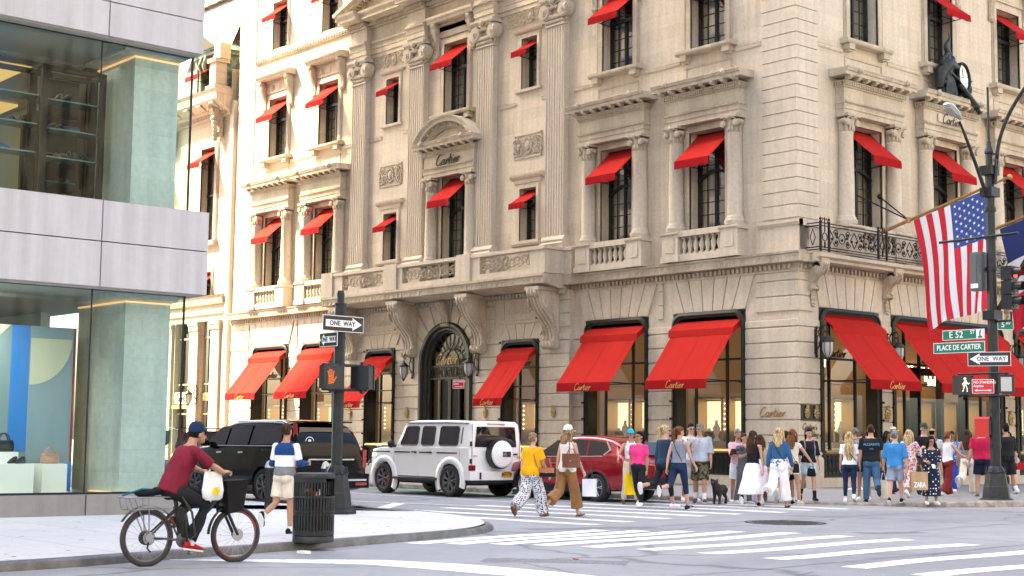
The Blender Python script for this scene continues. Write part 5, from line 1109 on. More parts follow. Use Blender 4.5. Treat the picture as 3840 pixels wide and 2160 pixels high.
m.box(c-1.3,c-.68,-.1,1,18.95,20.95); m.box(c+.68,c+1.3,-.1,1,18.95,20.95); m.box(c-.68,c+.68,.3,.4,18.95,20.95,1); m.box(c-.68,c+.68,.2,.3,19.9,20.0,0); m.box(c-.05,c+.05,.2,.3,18.95,20.95,0)
A_(m,'dormer',['copper_green','dark_room'])
awning(-37.65,.68,16.15,15.3,.9,.25,0,'orange awning on the mansard house, first floor beside the glass store',hood=False,group='orange awnings of the mansard house')
awning(-42.5,.68,16.15,15.3,.9,.25,0,'orange awning of the mansard house seen through the store glass',hood=False,group='orange awnings of the mansard house')
awning(-37.7,.64,20.6,19.8,1.15,.25,0,'orange awning on the green copper dormer',hood=False,group='orange awnings of the mansard house')
awning(-37.65,.6,9.75,9.2,.5,.2,0,'small orange awning just beyond the grey store fascia edge',hood=False,group='orange awnings of the mansard house')
lantern(-37.9,-.12,3.45,0,'bronze wall lantern on the pale pilaster of the mansard house')

# lamps of the lit shop rooms
def room_lamp(x,y,z,sx,sy,e,col=(1,.9,.78)):
    l=bpy.data.lights.new('shop_lamp','AREA'); l.shape='RECTANGLE'; l.size=sx; l.size_y=sy; l.energy=e; l.color=col; o=bpy.data.objects.new('shop_lamp',l); COL.objects.link(o); o.location=(x,y,z); return o
room_lamp(3.7,-28.6,3.9,.4,4,26).rotation_euler=(R(-14),R(42),0); room_lamp(2.0,-27,8.5,2.5,6,5)
# ================================================================ street furniture
mat('sign_black',(.012,.012,.012),.5); mat('sign_white',(.78,.78,.78),.5); mat('sign_green',(.0,.16,.10),.5); mat('sign_red',(.55,.01,.025),.45); mat('led_orange',(.5,.12,.01),.5,emit=(1,.16,.01),es=.045); mat('led_white',(.5,.45,.35),.5,emit=(1,.9,.65),es=.3)
mat('signal_black',(.012,.014,.015),.4); mat('lens_dark',(.03,.03,.032),.25); mat('led_red',(1,.05,.02),.4,emit=(1,.04,.02),es=.4); mat('box_red',(.52,.01,.012),.35); mat('grey_box',(.10,.11,.11),.5); mat('galvanised',(.42,.43,.44),.45,.5)
def rotM(x,y,z,a): return Matrix.Translation((x,y,z))@Matrix.Rotation(a,4,'Z')
def oneway(loc,a,L,H,left,label,parent):
    """sign board whose face looks along local -y"""
    m=MB(); m.X=rotM(*loc,a); m.box(-L/2,L/2,0,.008,-H/2,H/2,1); m.box(-L/2+.012,L/2-.012,-.004,.0,-H/2+.012,H/2-.012,0)
    s=-1 if left else 1; h=H*.22; x0=-L*.43; x1=L*.22; xt=L*.45
    pts=[(x0,-h),(x1,-h),(x1-.0,-H*.40),(xt,0),(x1,H*.40),(x1,h),(x0,h)]; m.prism([(s*p[0],p[1]) for p in (pts if s>0 else pts[::-1])],1,-.009,-.004,1)
    c=-.03*L if s>0 else .05*L
    vs,fs=text_mesh('ONE  WAY',H*.42,ext=.002,bold=.003,sx=.92,spacing=1.05); m.add([Vector((v[0]+c,-.012-v[2],v[1])) for v in vs],fs,0)
    o=m.build('one_way_sign',['sign_black','sign_white'],parent); o.location=tuple(-v for v in parent.location); return tag(o,label)
def put(mb,name,mt,parent): o=mb.build(name,mt,parent); o.location=tuple(-v for v in parent.location); return o
def octo(mb,x,y,prof,n=8,m=0): mb.lathe(prof,x,y,0,n,m,sm=False)
def pole_base(mb,x,y,s=1.,z0=.13):
    octo(mb,x,y,[(.40*s,z0),(.40*s,z0+.05),(.34*s,z0+.09),(.31*s,z0+.10),(.28*s,z0+.38),(.27*s,z0+.40),(.22*s,z0+.72),(.24*s,z0+.74),(.20*s,z0+.78),(.15*s,z0+.88),(.13*s,z0+.90)])
    for k in range(8): a=2*PI*k/8+.39; mb.tube([(x+.22*s*cos(a-.25),y+.22*s*sin(a-.25),z0+.75),(x+.19*s*cos(a),y+.19*s*sin(a),z0+.87),(x+.22*s*cos(a+.25),y+.22*s*sin(a+.25),z0+.75)],.012,5)
def ped_head(loc,a,kind,parent,w=.42,h=.44,d=.18):
    m=MB(); m.X=rotM(*loc,a); m.box(-w/2,w/2,0,d,-h/2,h/2); m.box(-w/2-.015,w/2+.015,-.012,.03,-h/2-.01,h/2+.01); m.box(-w/2+.04,w/2-.04,-.016,-.012,-h/2+.03,h/2-.03,1)
    for x in (-w*.35,w*.35): m.tube([(x,-.02,h/2),(x,.1,h/2+.03)],.02,5)
    m.box(-.03,.03,.06,.12,h/2,h/2+.08); m.box(-.03,.03,.06,.12,-h/2-.08,-h/2)
    o=put(m,'pedestrian_signal',['signal_black','lens_dark'],parent)
    if kind=='hand':
        l=MB(); l.X=m.X
        def dots(pts,r=.012): 
            for p in pts: l.disc((p[0],-.022,p[1]),r,1,.006,7)
        c=-.07
        for i,(dx,tz) in enumerate(((-.055,.10),(-.025,.13),(.01,.125),(.045,.10))):
            for k in range(7): t=k/6; dots([(c+dx*.8+dx*.5*t,-.0+(tz)*t)])
        for k in range(5): t=k/4; dots([(c+.06+.05*t,-.08+.07*t)])
        for i in range(6):
            for k in range(5): dots([(c-.05+i*.02,-.13+k*.03+.004*i)],.011)
        put(l,'lit_hand','led_orange',o).location=(0,0,0)
        o.children[0].location=(0,0,0)
    if kind=='walk':
        l=MB(); l.X=m.X
        segs=[((.0,.15),(.0,.15)),((.0,.11),(-.01,.0)),((.03,.11),(.02,.0)),((.0,.1),(-.06,.03)),((-.06,.03),(-.04,-.02)),((.03,.1),(.08,.03)),((.08,.03),(.1,.05)),((-.01,.0),(-.03,-.08)),((-.03,-.08),(-.06,-.16)),((.02,.0),(.05,-.08)),((.05,-.08),(.05,-.16))]
        for a_,b_ in segs:
            n=max(1,int(math.hypot(b_[0]-a_[0],b_[1]-a_[1])/.022))
            for k in range(n+1): l.disc((.05+a_[0]+(b_[0]-a_[0])*k/n,-.022,a_[1]+(b_[1]-a_[1])*k/n),.010,1,.006,6)
        for k in range(6): l.disc((.05+.022*cos(k),-.022,.165+.022*sin(k)),.011,1,.006,6)
        put(l,'lit_walking_figure','led_white',o); o.children[0].location=(0,0,0)
    if kind=='blank':
        l=MB(); l.X=m.X; l.box(-w/2+.05,w/2-.05,-.02,-.016,-h/2+.05,h/2-.05); put(l,'lens','galvanised',o); o.children[0].location=(0,0,0)
    return o
# ---- near signal post
px,py=5.72,-21.0; LPo=empty('signal_post',(px,py,.105)); tag(LPo,'dark green signal post with two one way signs behind the litter bin','signal post')
m=MB(); pole_base(m,px,py,.98,.105); octo(m,px,py,[(.108,1.0),(.105,4.02),(.115,4.03),(.115,4.06),(.07,4.08),(.068,4.18),(.075,4.19),(.075,4.24),(.06,4.30)],8)
for z in (2.40,2.90,3.66,3.40): m.lathe([(.118,z-.02),(.118,z+.02)],px,py,0,12)
put(m,'post','street_metal',LPo)
oneway((px+.14,py-.02,3.66),Q90+.05,.96,.30,False,'one way sign with arrow pointing right',LPo); oneway((px-.16,py-.15,3.37),-.02,.62,.27,True,'smaller one way sign with arrow pointing left',LPo)
m=MB()
for z in (2.88,2.42): m.tube([(px+.12,py-.45,z),(px+.12,py+.55,z)],.028,8); m.tube([(px,py,z),(px+.12,py,z)],.03,8)
put(m,'signal_arms','street_metal',LPo)
ped_head((px+.16,py-.22,2.655),Q90,'hand',LPo); ped_head((px+.12,py+.52,2.655),PI+.35,'blank',LPo)
# ---- far street lamp and signal post
qx,qy=8.4,-2.7; RP=empty('street_lamp_post',(qx,qy,.12)); tag(RP,'tall dark green lamp post with street signs in front of the avenue awnings','street lamp')
m=MB(); pole_base(m,qx,qy,1.13,.1); octo(m,qx,qy,[(.135,.98),(.13,4.2),(.12,8.2),(.115,8.75),(.09,8.78),(.09,9.05),(.12,9.08),(.12,9.12),(.06,9.3),(.055,9.4),(.035,9.42),(.03,10.83)],8)
for z in (1.5,2.4,4.85,6.05,6.87,7.6): m.lathe([(.15,z-.05),(.15,z+.05)],qx,qy,0,12)
for z in (4.85,8.05,8.62): m.box(qx-.17,qx+.17,qy-.2,qy+.2,z-.12,z+.12)
put(m,'post','street_metal',RP)
def bez(a,b,c,n=12): return [tuple((1-t)**2*a[i]+2*(1-t)*t*b[i]+t*t*c[i] for i in range(3)) for t in [k/n for k in range(n+1)]]
m=MB(); m.tube(bez((qx,qy-.15,7.95),(qx,qy-1.0,9.3),(qx,qy-1.35,9.72)),[.055-.002*k for k in range(13)],8); put(m,'lamp_arm','street_metal',RP)
m=MB(); M_=Matrix.Translation((qx,qy-1.62,9.92))@Matrix.Rotation(-.45,4,'X'); m.X=M_; m.rings([[(cos(t)*.15*w_,y,sin(t)*.07*w_+.02) for t in [2*PI*k/12 for k in range(12)]] for y,w_ in ((.36,.25),(.25,.55),(.1,.95),(-.15,1.1),(-.3,.95),(-.36,.5))],0,True); m.box(-.11,.11,-.28,.08,-.065,-.03,1); m.lathe([(.045,.08),(.045,.17),(.03,.18)],0,-.12,0,8,2); put(m,'lamp_head',['galvanised','lamp_glass','chrome'],RP)
m=MB(); m.tube([(qx+.15,qy,8.25),(qx+.22,qy,8.9)]+bez((qx+.22,qy,8.9),(qx+.35,qy,10.4),(qx+2.3,qy,11.6),16),.05,8); put(m,'mast_arm','street_metal',RP)
m=MB(); m.tube([(qx+.05,qy+.1,4.9),(qx+1.9,qy+.3,7.9)],.065,8); m.tube([(qx+1.9,qy+.3,7.9),(qx+5,qy+.3,8.0)],.06,8); put(m,'strut','street_metal',RP)
m=MB(); m.tube([(qx-1.45,qy-.12,6.86),(qx+.85,qy-.12,6.9)],.035,8); put(m,'cross_arm','street_metal',RP)
m=MB(); m.box(qx-.50,qx-.16,qy-.22,qy+.02,5.5,6.5); m.box(qx-.46,qx-.30,qy-.24,qy-.22,5.7,6.44); 
for k in range(8): m.box(qx-.24,qx-.13,qy-.24,qy-.2,6.0+k*.06,6.03+k*.06)
m.box(qx-.46,qx-.25,qy-.245,qy-.235,5.56,5.68,1); put(m,'control_box',['grey_box','sign_white'],RP)
m=MB(); tx,ty=qx+.62,qy-.15
for i in range(3):
    z=5.88-i*.37; m.box(tx-.17,tx+.12,ty-.17,ty+.17,z-.175,z+.175); m.rings([[(tx+.12+d,ty+.145*cos(t),z+.145*sin(t)) for t in [PI*(-.15)+1.3*PI*k/14 for k in range(15)]] for d in (0,.24)],0,True,False,False); m.ringx((tx+.12,ty,z),.12,.155,0,.02,16)
m.tube([(qx,qy,4.68),(tx,ty,4.68),(tx,ty,4.9)],.03,6); o=put(m,'traffic_signal','signal_black',RP)
for i in range(3): l=MB(); l.ball((tx+.13,ty,5.88-i*.37),(.03,.12,.12),0,12,6); put(l,'lens',['led_red','lens_dark','lens_dark'][i],o).location=(0,0,0)
def street_sign(txt,x0,x1,z,h,a=0,ex=None,M0=None):
    m=MB(); m.X=rotM(x0,qy-.16,z,a); L=x1-x0; m.box(0,L,0,.008,-h/2,h/2,1); m.box(.015,L-.015,-.003,0,-h/2+.015,h/2-.015,0)
    return m,L
m,L=street_sign('',qx-1.38,qx-.14,4.38,.26)
m.box(L-.24,L-.02,-.005,-.003,-.11,.11,1); m.tube([(L-.13,-.008,-.09),(L-.13,-.008,.05),(L-.10,-.008,.09)],.022,5,0); m.box(L-.19,L-.07,-.012,-.006,-.10,-.06,0)
for t_,s_,x_,zz in (('E 52',.25,.36,0),('ST',.13,.84,.05)): vs,fs=text_mesh(t_,s_,ext=.002,sx=.95,bold=.002); m.add([Vector((v[0]+x_+.05,-.008-v[2],v[1]+zz)) for v in vs],fs,1)
put(m,'street_name_sign',['sign_green','sign_white'],RP)
m,L=street_sign('',qx-1.66,qx-.14,4.05,.28)
vs,fs=text_mesh('PLACE DE CARTIER',.19,ext=.002,sx=.80,bold=.003); m.add([Vector((v[0]+L/2,-.008-v[2],v[1])) for v in vs],fs,1); put(m,'street_name_sign',['sign_green','sign_white'],RP)
m=MB(); m.X=rotM(qx+.14,qy+.0,4.60,Q90*.62); m.box(0,.42,0,.008,-.125,.125,1); m.box(.012,.41,-.003,0,-.11,.11,0); vs,fs=text_mesh('5',.2,ext=.002,bold=.003); m.add([Vector((v[0]+.14,-.008-v[2],v[1])) for v in vs],fs,1); vs,fs=text_mesh('AV',.10,ext=.002,bold=.002); m.add([Vector((v[0]+.28,-.008-v[2],v[1]+.04)) for v in vs],fs,1); put(m,'street_name_sign',['sign_green','sign_white'],RP)
oneway((qx+.0,qy-.20,3.72),.42,1.06,.36,True,'one way sign with arrow pointing left',RP)
def nostand(loc,a,parent,w=.50,h=.33,both=True):
    m=MB(); m.X=rotM(*loc,a); m.box(-w/2,w/2,0,.006,-h/2,h/2,1); m.box(-w/2+.012,w/2-.012,-.004,0,-h/2+.012,h/2-.012,0)
    for t_,s_,z_ in (('NO STANDING',h*.26,h*.28),('Anytime',h*.24,h*.02)):
        vs,fs=text_mesh(t_,s_,ext=.001,bold=.002,sx=.85,align='LEFT'); m.add([Vector((v[0]-w*.43,-.007-v[2],v[1]+z_)) for v in vs],fs,1)
    m.box(-w*.3,w*.3,-.007,-.004,-h*.32,-h*.26,1); m.prism([(w*.26,-h*.38),(w*.40,-h*.29),(w*.26,-h*.20)],1,-.007,-.004,1)
    if both: m.prism([(-w*.26,-h*.38),(-w*.26,-h*.20),(-w*.40,-h*.29)],1,-.007,-.004,1)
    return m.build('no_standing_sign' if parent is None else 'parking_sign',['sign_red','sign_white'],None) if parent is None else put(m,'parking_sign',['sign_red','sign_white'],parent)
nostand((qx-.12,qy-.32,3.02),.45,RP,.54,.36)
m=MB()
for z in (3.35,2.78): m.tube([(qx-.9,qy-.2,z),(qx+.55,qy-.2,z)],.028,8)
put(m,'signal_arms','street_metal',RP)
ped_head((qx-.72,qy-.28,3.06),.55,'walk',RP,.5,.47); ped_head((qx+.42,qy-.12,3.07),.5,'blank',RP,.36,.46)
m=MB(); m.X=rotM(qx-.20,qy-.22,1.98,.5); m.box(-.20,.14,-.12,.12,-.25,.2); m.prism([(-.15,.2),(.14,.2),(.14,.27),(-.12,.26)],0,-.22,.16); m.box(.13,.2,-.1,.1,-.2,.2,1); put(m,'alarm_box',['box_red','black'],RP)
# sign on its own thin pole before the arched door
e=empty('parking_sign_pole',(-5.75,-8.95,.15)); tag(e,'small red no standing sign on a thin pole before the arched door','parking sign'); m=MB(); m.tube([(-5.75,-8.9,.12),(-5.75,-8.9,3.4)],.025,6); put(m,'pole','street_metal',e); nostand((-5.75,-8.94,3.17),.35,e,.40,.27,False)
# ---- litter bin
cx,cy=11.86,-25.5; TB=empty('litter_bin',(cx,cy,.105)); tag(TB,'round dark grey slatted metal litter bin on the near pavement','litter bin')
m=MB(); Rb=.28; z0=.105
m.lathe([(Rb,z0),(Rb,z0+.085),(Rb-.01,z0+.09),(Rb-.01,z0)],cx,cy,0,40); put(m,'base_ring','street_metal',TB)
m=MB(); m.lathe([(Rb+.005,z0+.86),(Rb+.008,z0+.90),(Rb-.01,z0+.925),(Rb-.06,z0+.935),(0.02,z0+.935),(.02,z0+.87),(Rb-.02,z0+.86)],cx,cy,0,40); put(m,'lid','street_metal',TB)
m=MB(); n=40; opening=lambda a: 0<=((a-(-.05))%(2*PI))<1.0
for k in range(n):
    a0=2*PI*(k+.21)/n; a1=2*PI*(k+.79)/n; op=opening((a0+a1)/2)
    zt=z0+.62 if op else z0+.84
    for r_ in (Rb,): 
        P=[(cx+r_*cos(a0),cy+r_*sin(a0)),(cx+r_*cos(a1),cy+r_*sin(a1)),(cx+(r_-.012)*cos(a1),cy+(r_-.012)*sin(a1)),(cx+(r_-.012)*cos(a0),cy+(r_-.012)*sin(a0))]; m.prism(P,2,z0+.1,zt)
def hoopb(za,zb,full=True):
    A=[2*PI*k/60 for k in range(61)]
    for i in range(60):
        a,b=A[i],A[i+1]
        if not full and opening((a+b)/2): continue
        m.prism([(cx+(Rb+.001)*cos(a),cy+(Rb+.001)*sin(a)),(cx+(Rb+.001)*cos(b),cy+(Rb+.001)*sin(b)),(cx+(Rb-.014)*cos(b),cy+(Rb-.014)*sin(b)),(cx+(Rb-.014)*cos(a),cy+(Rb-.014)*sin(a))],2,za,zb)
hoopb(z0+.095,z0+.165); hoopb(z0+.365,z0+.38); hoopb(z0+.41,z0+.425); hoopb(z0+.60,z0+.625); hoopb(z0+.81,z0+.86,False); put(m,'slatted_body','street_metal',TB)
m=MB(); m.lathe([(.2,z0+.1),(.215,z0+.6)],cx,cy,0,20); m.ball((cx-.03,cy-.05,z0+.62),(.17,.17,.06)); put(m,'liner','black',TB)
for k,(a,c_) in enumerate(((.6,'box_red'),(.9,'box_red'),(1.4,'white'),(5.1,'white'))): m=MB(); m.X=Matrix.Translation((cx+.12*cos(a-1.5),cy+.12*sin(a-1.5),z0+.66))@Matrix.Rotation(.5+k,4,'X'); m.lathe([(.03,-.05),(.032,.03),(.012,.07),(.012,.09)],0,0,0,8); tag(put(m,'bottle',c_,TB),None)
# ---- bollards
def bollard(x,y,lab):
    e=empty('bollard',(x,y,.105)); tag(e,lab,'bollard','bollards behind the litter bin'); m=MB(); m.lathe([(.075,.105),(.072,.88),(.08,.89),(.08,.92)],x,y,0,14); put(m,'post','street_metal',e); m=MB(); m.lathe([(.085,.92),(.085,.95),(.075,.96),(.07,1.0),(.045,1.04),(.0101,1.06)],x,y,0,14); put(m,'cap','galvanised',e)
bollard(3.9,-21.35,'dark bollard with grey cap just left of the man in shorts'); bollard(4.75,-20.6,'grey domed bollard top showing above the litter bin')
# bits of litter
m=MB(); m.prism([(0,0),(.16,.02),(.22,.08),(.1,.12),(.02,.08)],2,0,.035); m.X=None; tag(m.build('crumpled_napkin','white',None,(12.32,-26.05,.005)),'crumpled white paper napkin in the gutter by the kerb','litter')
m=MB(); m.box(0,.09,0,.025,0,.012); tag(m.build('red_wrapper','box_red',None,(15.0,-23.6,.004)),'tiny red wrapper lying on the asphalt','litter')
# ================================================================ flags
mat('pole_wood',(.36,.20,.07),.4,.2); mat('flag_red',(.55,.012,.03),.75); mat('flag_white',(.72,.72,.74),.75); mat('flag_blue',(.03,.065,.26),.75); mat('flag_blue_dark',(.012,.03,.14),.75); mat('rope',(.5,.48,.44),.8)
def flagpole(y,L,lab,z0=8.35,slope=.262):
    e=empty('flagpole',(.05,y,z0),0); tag(e,lab,'flagpole','gilded flagpoles on the avenue balcony'); m=MB(); m.tube([(0,0,-.03),(L,0,L*slope)],[.06,.042],10); m.ball((L+.12,0,L*slope+.03),.085); m.tube([(L,0,L*slope),(L+.08,0,L*slope+.02)],.03,8); m.tube([(1.5,0,1.5*slope-.09),(1.5,0,1.5*slope+.09)],.09,8,0); m.build('pole','pole_wood',e)
    m=MB(); m.tube([(1.5,0,1.5*slope),(.0,-1.0,1.35)],.025,6); m.tube([(1.5,0,1.5*slope),(0,.55,1.4)],.025,6); m.ball((0,.55,1.4),.08); m.build('stay_rods','black_iron',e)
    m=MB(); m.tube([(1.5,0,1.5*slope-.08),(L,0,L*slope-.12)],.008,4); m.build('halyard','rope',e)
flagpole(3.75,5.0,'gilded flagpole carrying the striped flag'); flagpole(8.1,5.0,'gilded flagpole partly hidden behind the lamp post')
def flag(name,y,x0,x1,z_at,drop,lab,us=True):
    n,k=52,48; V=[];F=[];Mi=[]
    def pos(s,t):
        x=x0+(x1-x0)*s; z=z_at(x); w=.10*sin(s*9+t*3.2)*t**.7+.05*sin(s*21+t*5)*t; pull=1-.10*t*s
        return (x0+(x-x0)*pull+.62*t*(1-s)*.9+.05*sin(t*5),y-.04+w,z-drop*t*(1-.035*sin(s*5))-.0)
    for j in range(k+1):
        for i in range(n+1): V.append(pos(i/n,j/k))
    for j in range(k):
        for i in range(n):
            F.append((j*(n+1)+i,j*(n+1)+i+1,(j+1)*(n+1)+i+1,(j+1)*(n+1)+i)); s=(i+.5)/n; t=(j+.5)/k
            if us: Mi.append(2 if (s>6/13 and t<.40) else (0 if int(s*13)%2==0 else 1))
            else: Mi.append(2 if t<.333 else 1 if t<.667 else 0)
    m=MB(); m.v=V;m.f=F;m.m=Mi;m.s=[True]*len(F); o=m.build(name,['flag_red','flag_white','flag_blue' if us else 'flag_blue_dark'],None,fix=False)
    c=Vector(V[n//2]); 
    for v in o.data.vertices: v.co-=c
    o.location=c; tag(o,lab,'flag')
    if us:
        m=MB()
        for r_ in range(9):
            for q in range(6 if r_%2==0 else 5):
                s=6/13+(7/13)*((r_+1)/10); t=.40*((q+.5+(0 if r_%2==0 else .5))/6); p=Vector(pos(s,t))-c; R0=.058
                dx=(Vector(pos(s+.01,t))-Vector(pos(s-.01,t))).normalized(); dz=(Vector(pos(s,t-.01))-Vector(pos(s,t+.01))).normalized(); nn=dx.cross(dz); nn=nn if nn.y<0 else -nn
                P=[p+nn*.008+(dx*sin(2*PI*a/10)+dz*cos(2*PI*a/10))*(R0 if a%2==0 else R0*.4) for a in range(10)]; m.add(P,[tuple(range(10))])
        m.build('stars','flag_white',o,fix=False)
flag('striped_flag',3.7,1.80,4.72,lambda x:8.35+(x-.05)*.262-.12,3.65,'large red, white and blue star-spangled flag hanging from the balcony pole')
flag('tricolour_flag',8.05,2.25,4.6,lambda x:8.35+(x-.05)*.262-.12,3.6,'blue, white and red flag behind the traffic signal',us=False)
m=MB(); m.tube([(2.2,3.6,7.9),(8.4,-2.6,8.3)],.012,4); 
# ================================================================ vehicles (all face -x)
mat('paint_black',(.003,.003,.0035),.08,spec=.22); mat('paint_white',(.84,.84,.84),.28,coat=.8); mat('paint_red',(.30,.008,.014),.16,.25,coat=1.); mat('trim_black',(.012,.012,.013),.5); mat('car_glass',(.010,.011,.012),.03,spec=.65); mat('tail_red',(.28,.008,.01),.2,coat=1.); mat('plate_yellow',(.72,.38,.03),.5); mat('plate_ink',(.02,.03,.08),.5); mat('orange_lens',(.7,.2,.03),.3)
BAKE=[]
SIDES=(-1,1)
def body_mesh(st,n_side=None):
    """st: (x,zbot,zmid,zbelt,ztop,yb,ym,ybelt,ytop,crown); returns ring list"""
    rs=[]
    for (x,zb,zm,zl,zt,yb,ym,yl,yt,cr) in st:
        h=[(yb*.9,zb),(yb,zb+.04),(ym,zm),(ym*.995,(zm+zl)/2),(yl,zl),(yl*.985,zl+.02 if zt>zl+.1 else zl+.004),((yl*.5+yt*.5) if zt>zl+.1 else yl*.93,(zl*.5+zt*.5) if zt>zl+.1 else zl+.012),(yt,zt-.03 if zt>zl+.1 else zt),(yt*.93,zt+cr*.5),(yt*.5,zt+cr*.9)]
        rs.append([(x,-y,z) for y,z in h]+[(x,0,zt+cr)]+[(x,y,z) for y,z in h[::-1]]+[(x,0,zb)])
    return rs
def wheel(parent,x,y,r,side,spokes,rim,w=.26,red=False,loc0=(0,0,0)):
    t=MB(); s=side; pr=[(r*.66,-.04),(r*.70,0),(r*.90,.005),(r*.97,-.03),(r,-.06),(r,-w+.05),(r*.95,-w),(r*.6,-w)]
    rr=[[(a*cos(q),s*b,a*sin(q)) for q in [2*PI*k/36 for k in range(36)]] for a,b in pr]; t.rings(rr,0,True,False); t.disc((0,min(s*-.12,s*-.14),0),r*.68,1,.02,24)
    for k in range(40): q=2*PI*k/40; t.box(r*.985*cos(q)-.008,r*.985*cos(q)+.008,s*-.2,s*-.06,r*.985*sin(q)-.008,r*.985*sin(q)+.008)
    o=t.build('wheel','rubber',parent,(x,y,r)); m=MB(); m.rings([[(a*cos(q),s*b,a*sin(q)) for q in [2*PI*k/36 for k in range(36)]] for a,b in ((r*.60,-.1),(r*.66,-.05),(r*.685,-.012),(r*.66,-.004),(r*.62,-.03),(r*.60,-.1))],0,True,False)
    m.disc((0,min(s*-.05,s*-.02),0),r*.15,1,.03,14)
    for k in range(spokes):
        for d in (-.12,.12):
            a=2*PI*k/spokes; m.tube([(r*.12*cos(a),s*-.03,r*.12*sin(a)),(r*.4*cos(a+d*.6),s*-.018,r*.4*sin(a+d*.6)),(r*.64*cos(a+d*1.3),s*-.03,r*.64*sin(a+d*1.3))],[r*.06,r*.045,r*.055],5)
    m.build('rim',rim,o)
    m=MB(); m.disc((0,min(s*-.11,s*-.09),0),r*.38,1,.02,20); 
    if red: m.box(.12*1,.22,min(s*-.1,s*-.04),max(s*-.1,s*-.04),-.14,.14,1)
    m.build('brake_disc',['dark_alloy','box_red'],o); return o
def make_body(root,rings,mt,wheels,hw,archr,sub=2,name='body',smooth=True):
    m=MB(); m.rings(rings,0,smooth); o=m.build(name,[mt,'trim_black'],root,merge=True)
    if sub: s=o.modifiers.new('s','SUBSURF'); s.levels=sub; s.render_levels=sub
    c=MB()
    for (x,z) in wheels:
        for sg in (-1,1): c.disc((x,sg*hw+ (-.1 if sg<0 else -.36),z),archr,1,.46,40)
    co=c.build('cutter','trim_black',None); co.location=root.location; bo=o.modifiers.new('b','BOOLEAN'); bo.operation='DIFFERENCE'; bo.object=co; bo.solver='EXACT'; bo.material_mode='TRANSFER' if hasattr(bo,'material_mode') else 'INDEX'
    BAKE.append((o,co)); return o
def bake():
    global BAKE
    dg=bpy.context.evaluated_depsgraph_get(); dg.update()
    new=[]
    for o,co in BAKE: new.append((o,co,bpy.data.meshes.new_from_object(o.evaluated_get(dg),depsgraph=dg)))
    for o,co,me in new:
        o.modifiers.clear(); o.data=me
        if co: bpy.data.objects.remove(co)
    BAKE=[]
def side_panel(mb,pts,yf,off=.006,m=0):
    """flat panel hugging the car side; pts (x,z); yf(x,z) gives the half width"""
    for sg in SIDES:
        v=[(x,sg*(yf(x,z)+off),z) for x,z in pts]; mb.add(v,[tuple(range(len(v)))],m)
def arch_trim(mb,x,z,r0,r1,y,m=0,a0=-.12,a1=PI+.12,t=.03):
    for sg in SIDES:
        A=[a0+(a1-a0)*k/18 for k in range(19)]
        mb.rings([[(x+r0*cos(a),sg*(y-.02),z+r0*sin(a)) for a in A],[(x+r0*cos(a),sg*(y+t),z+r0*sin(a)) for a in A],[(x+r1*cos(a),sg*(y+t*.7),z+r1*sin(a)) for a in A],[(x+r1*cos(a),sg*(y-.02),z+r1*sin(a)) for a in A]],m,True,False,False)
def rr(x0,x1,z0,z1,r=.06,sk=0,n=4):
    P=[]
    for cx_,cz_,a in ((x1-r,z0+r,-PI/2),(x1-r,z1-r,0),(x0+r,z1-r,PI/2),(x0+r,z0+r,PI)):
        for k in range(n+1): P.append((cx_+r*cos(a+PI/2*k/n)+sk*(cz_-z0),cz_+r*sin(a+PI/2*k/n)))
    return P
def plate(parent,x,y,z,txt,sg=1,w=.30,h=.15):
    m=MB(); m.box(x,x+.012,y-w/2,y+w/2,z-h/2,z+h/2,0); vs,fs=text_mesh(txt,.105,ext=.001,sx=.85,bold=.002); m.add([(x+.016,y+v[0],z+v[1]-.005) for v in vs],fs,1); m.box(x+.012,x+.015,y-w*.3,y+w*.3,z+h*.32,z+h*.44,1); return m.build('licence_plate',['plate_yellow','plate_ink'],parent)
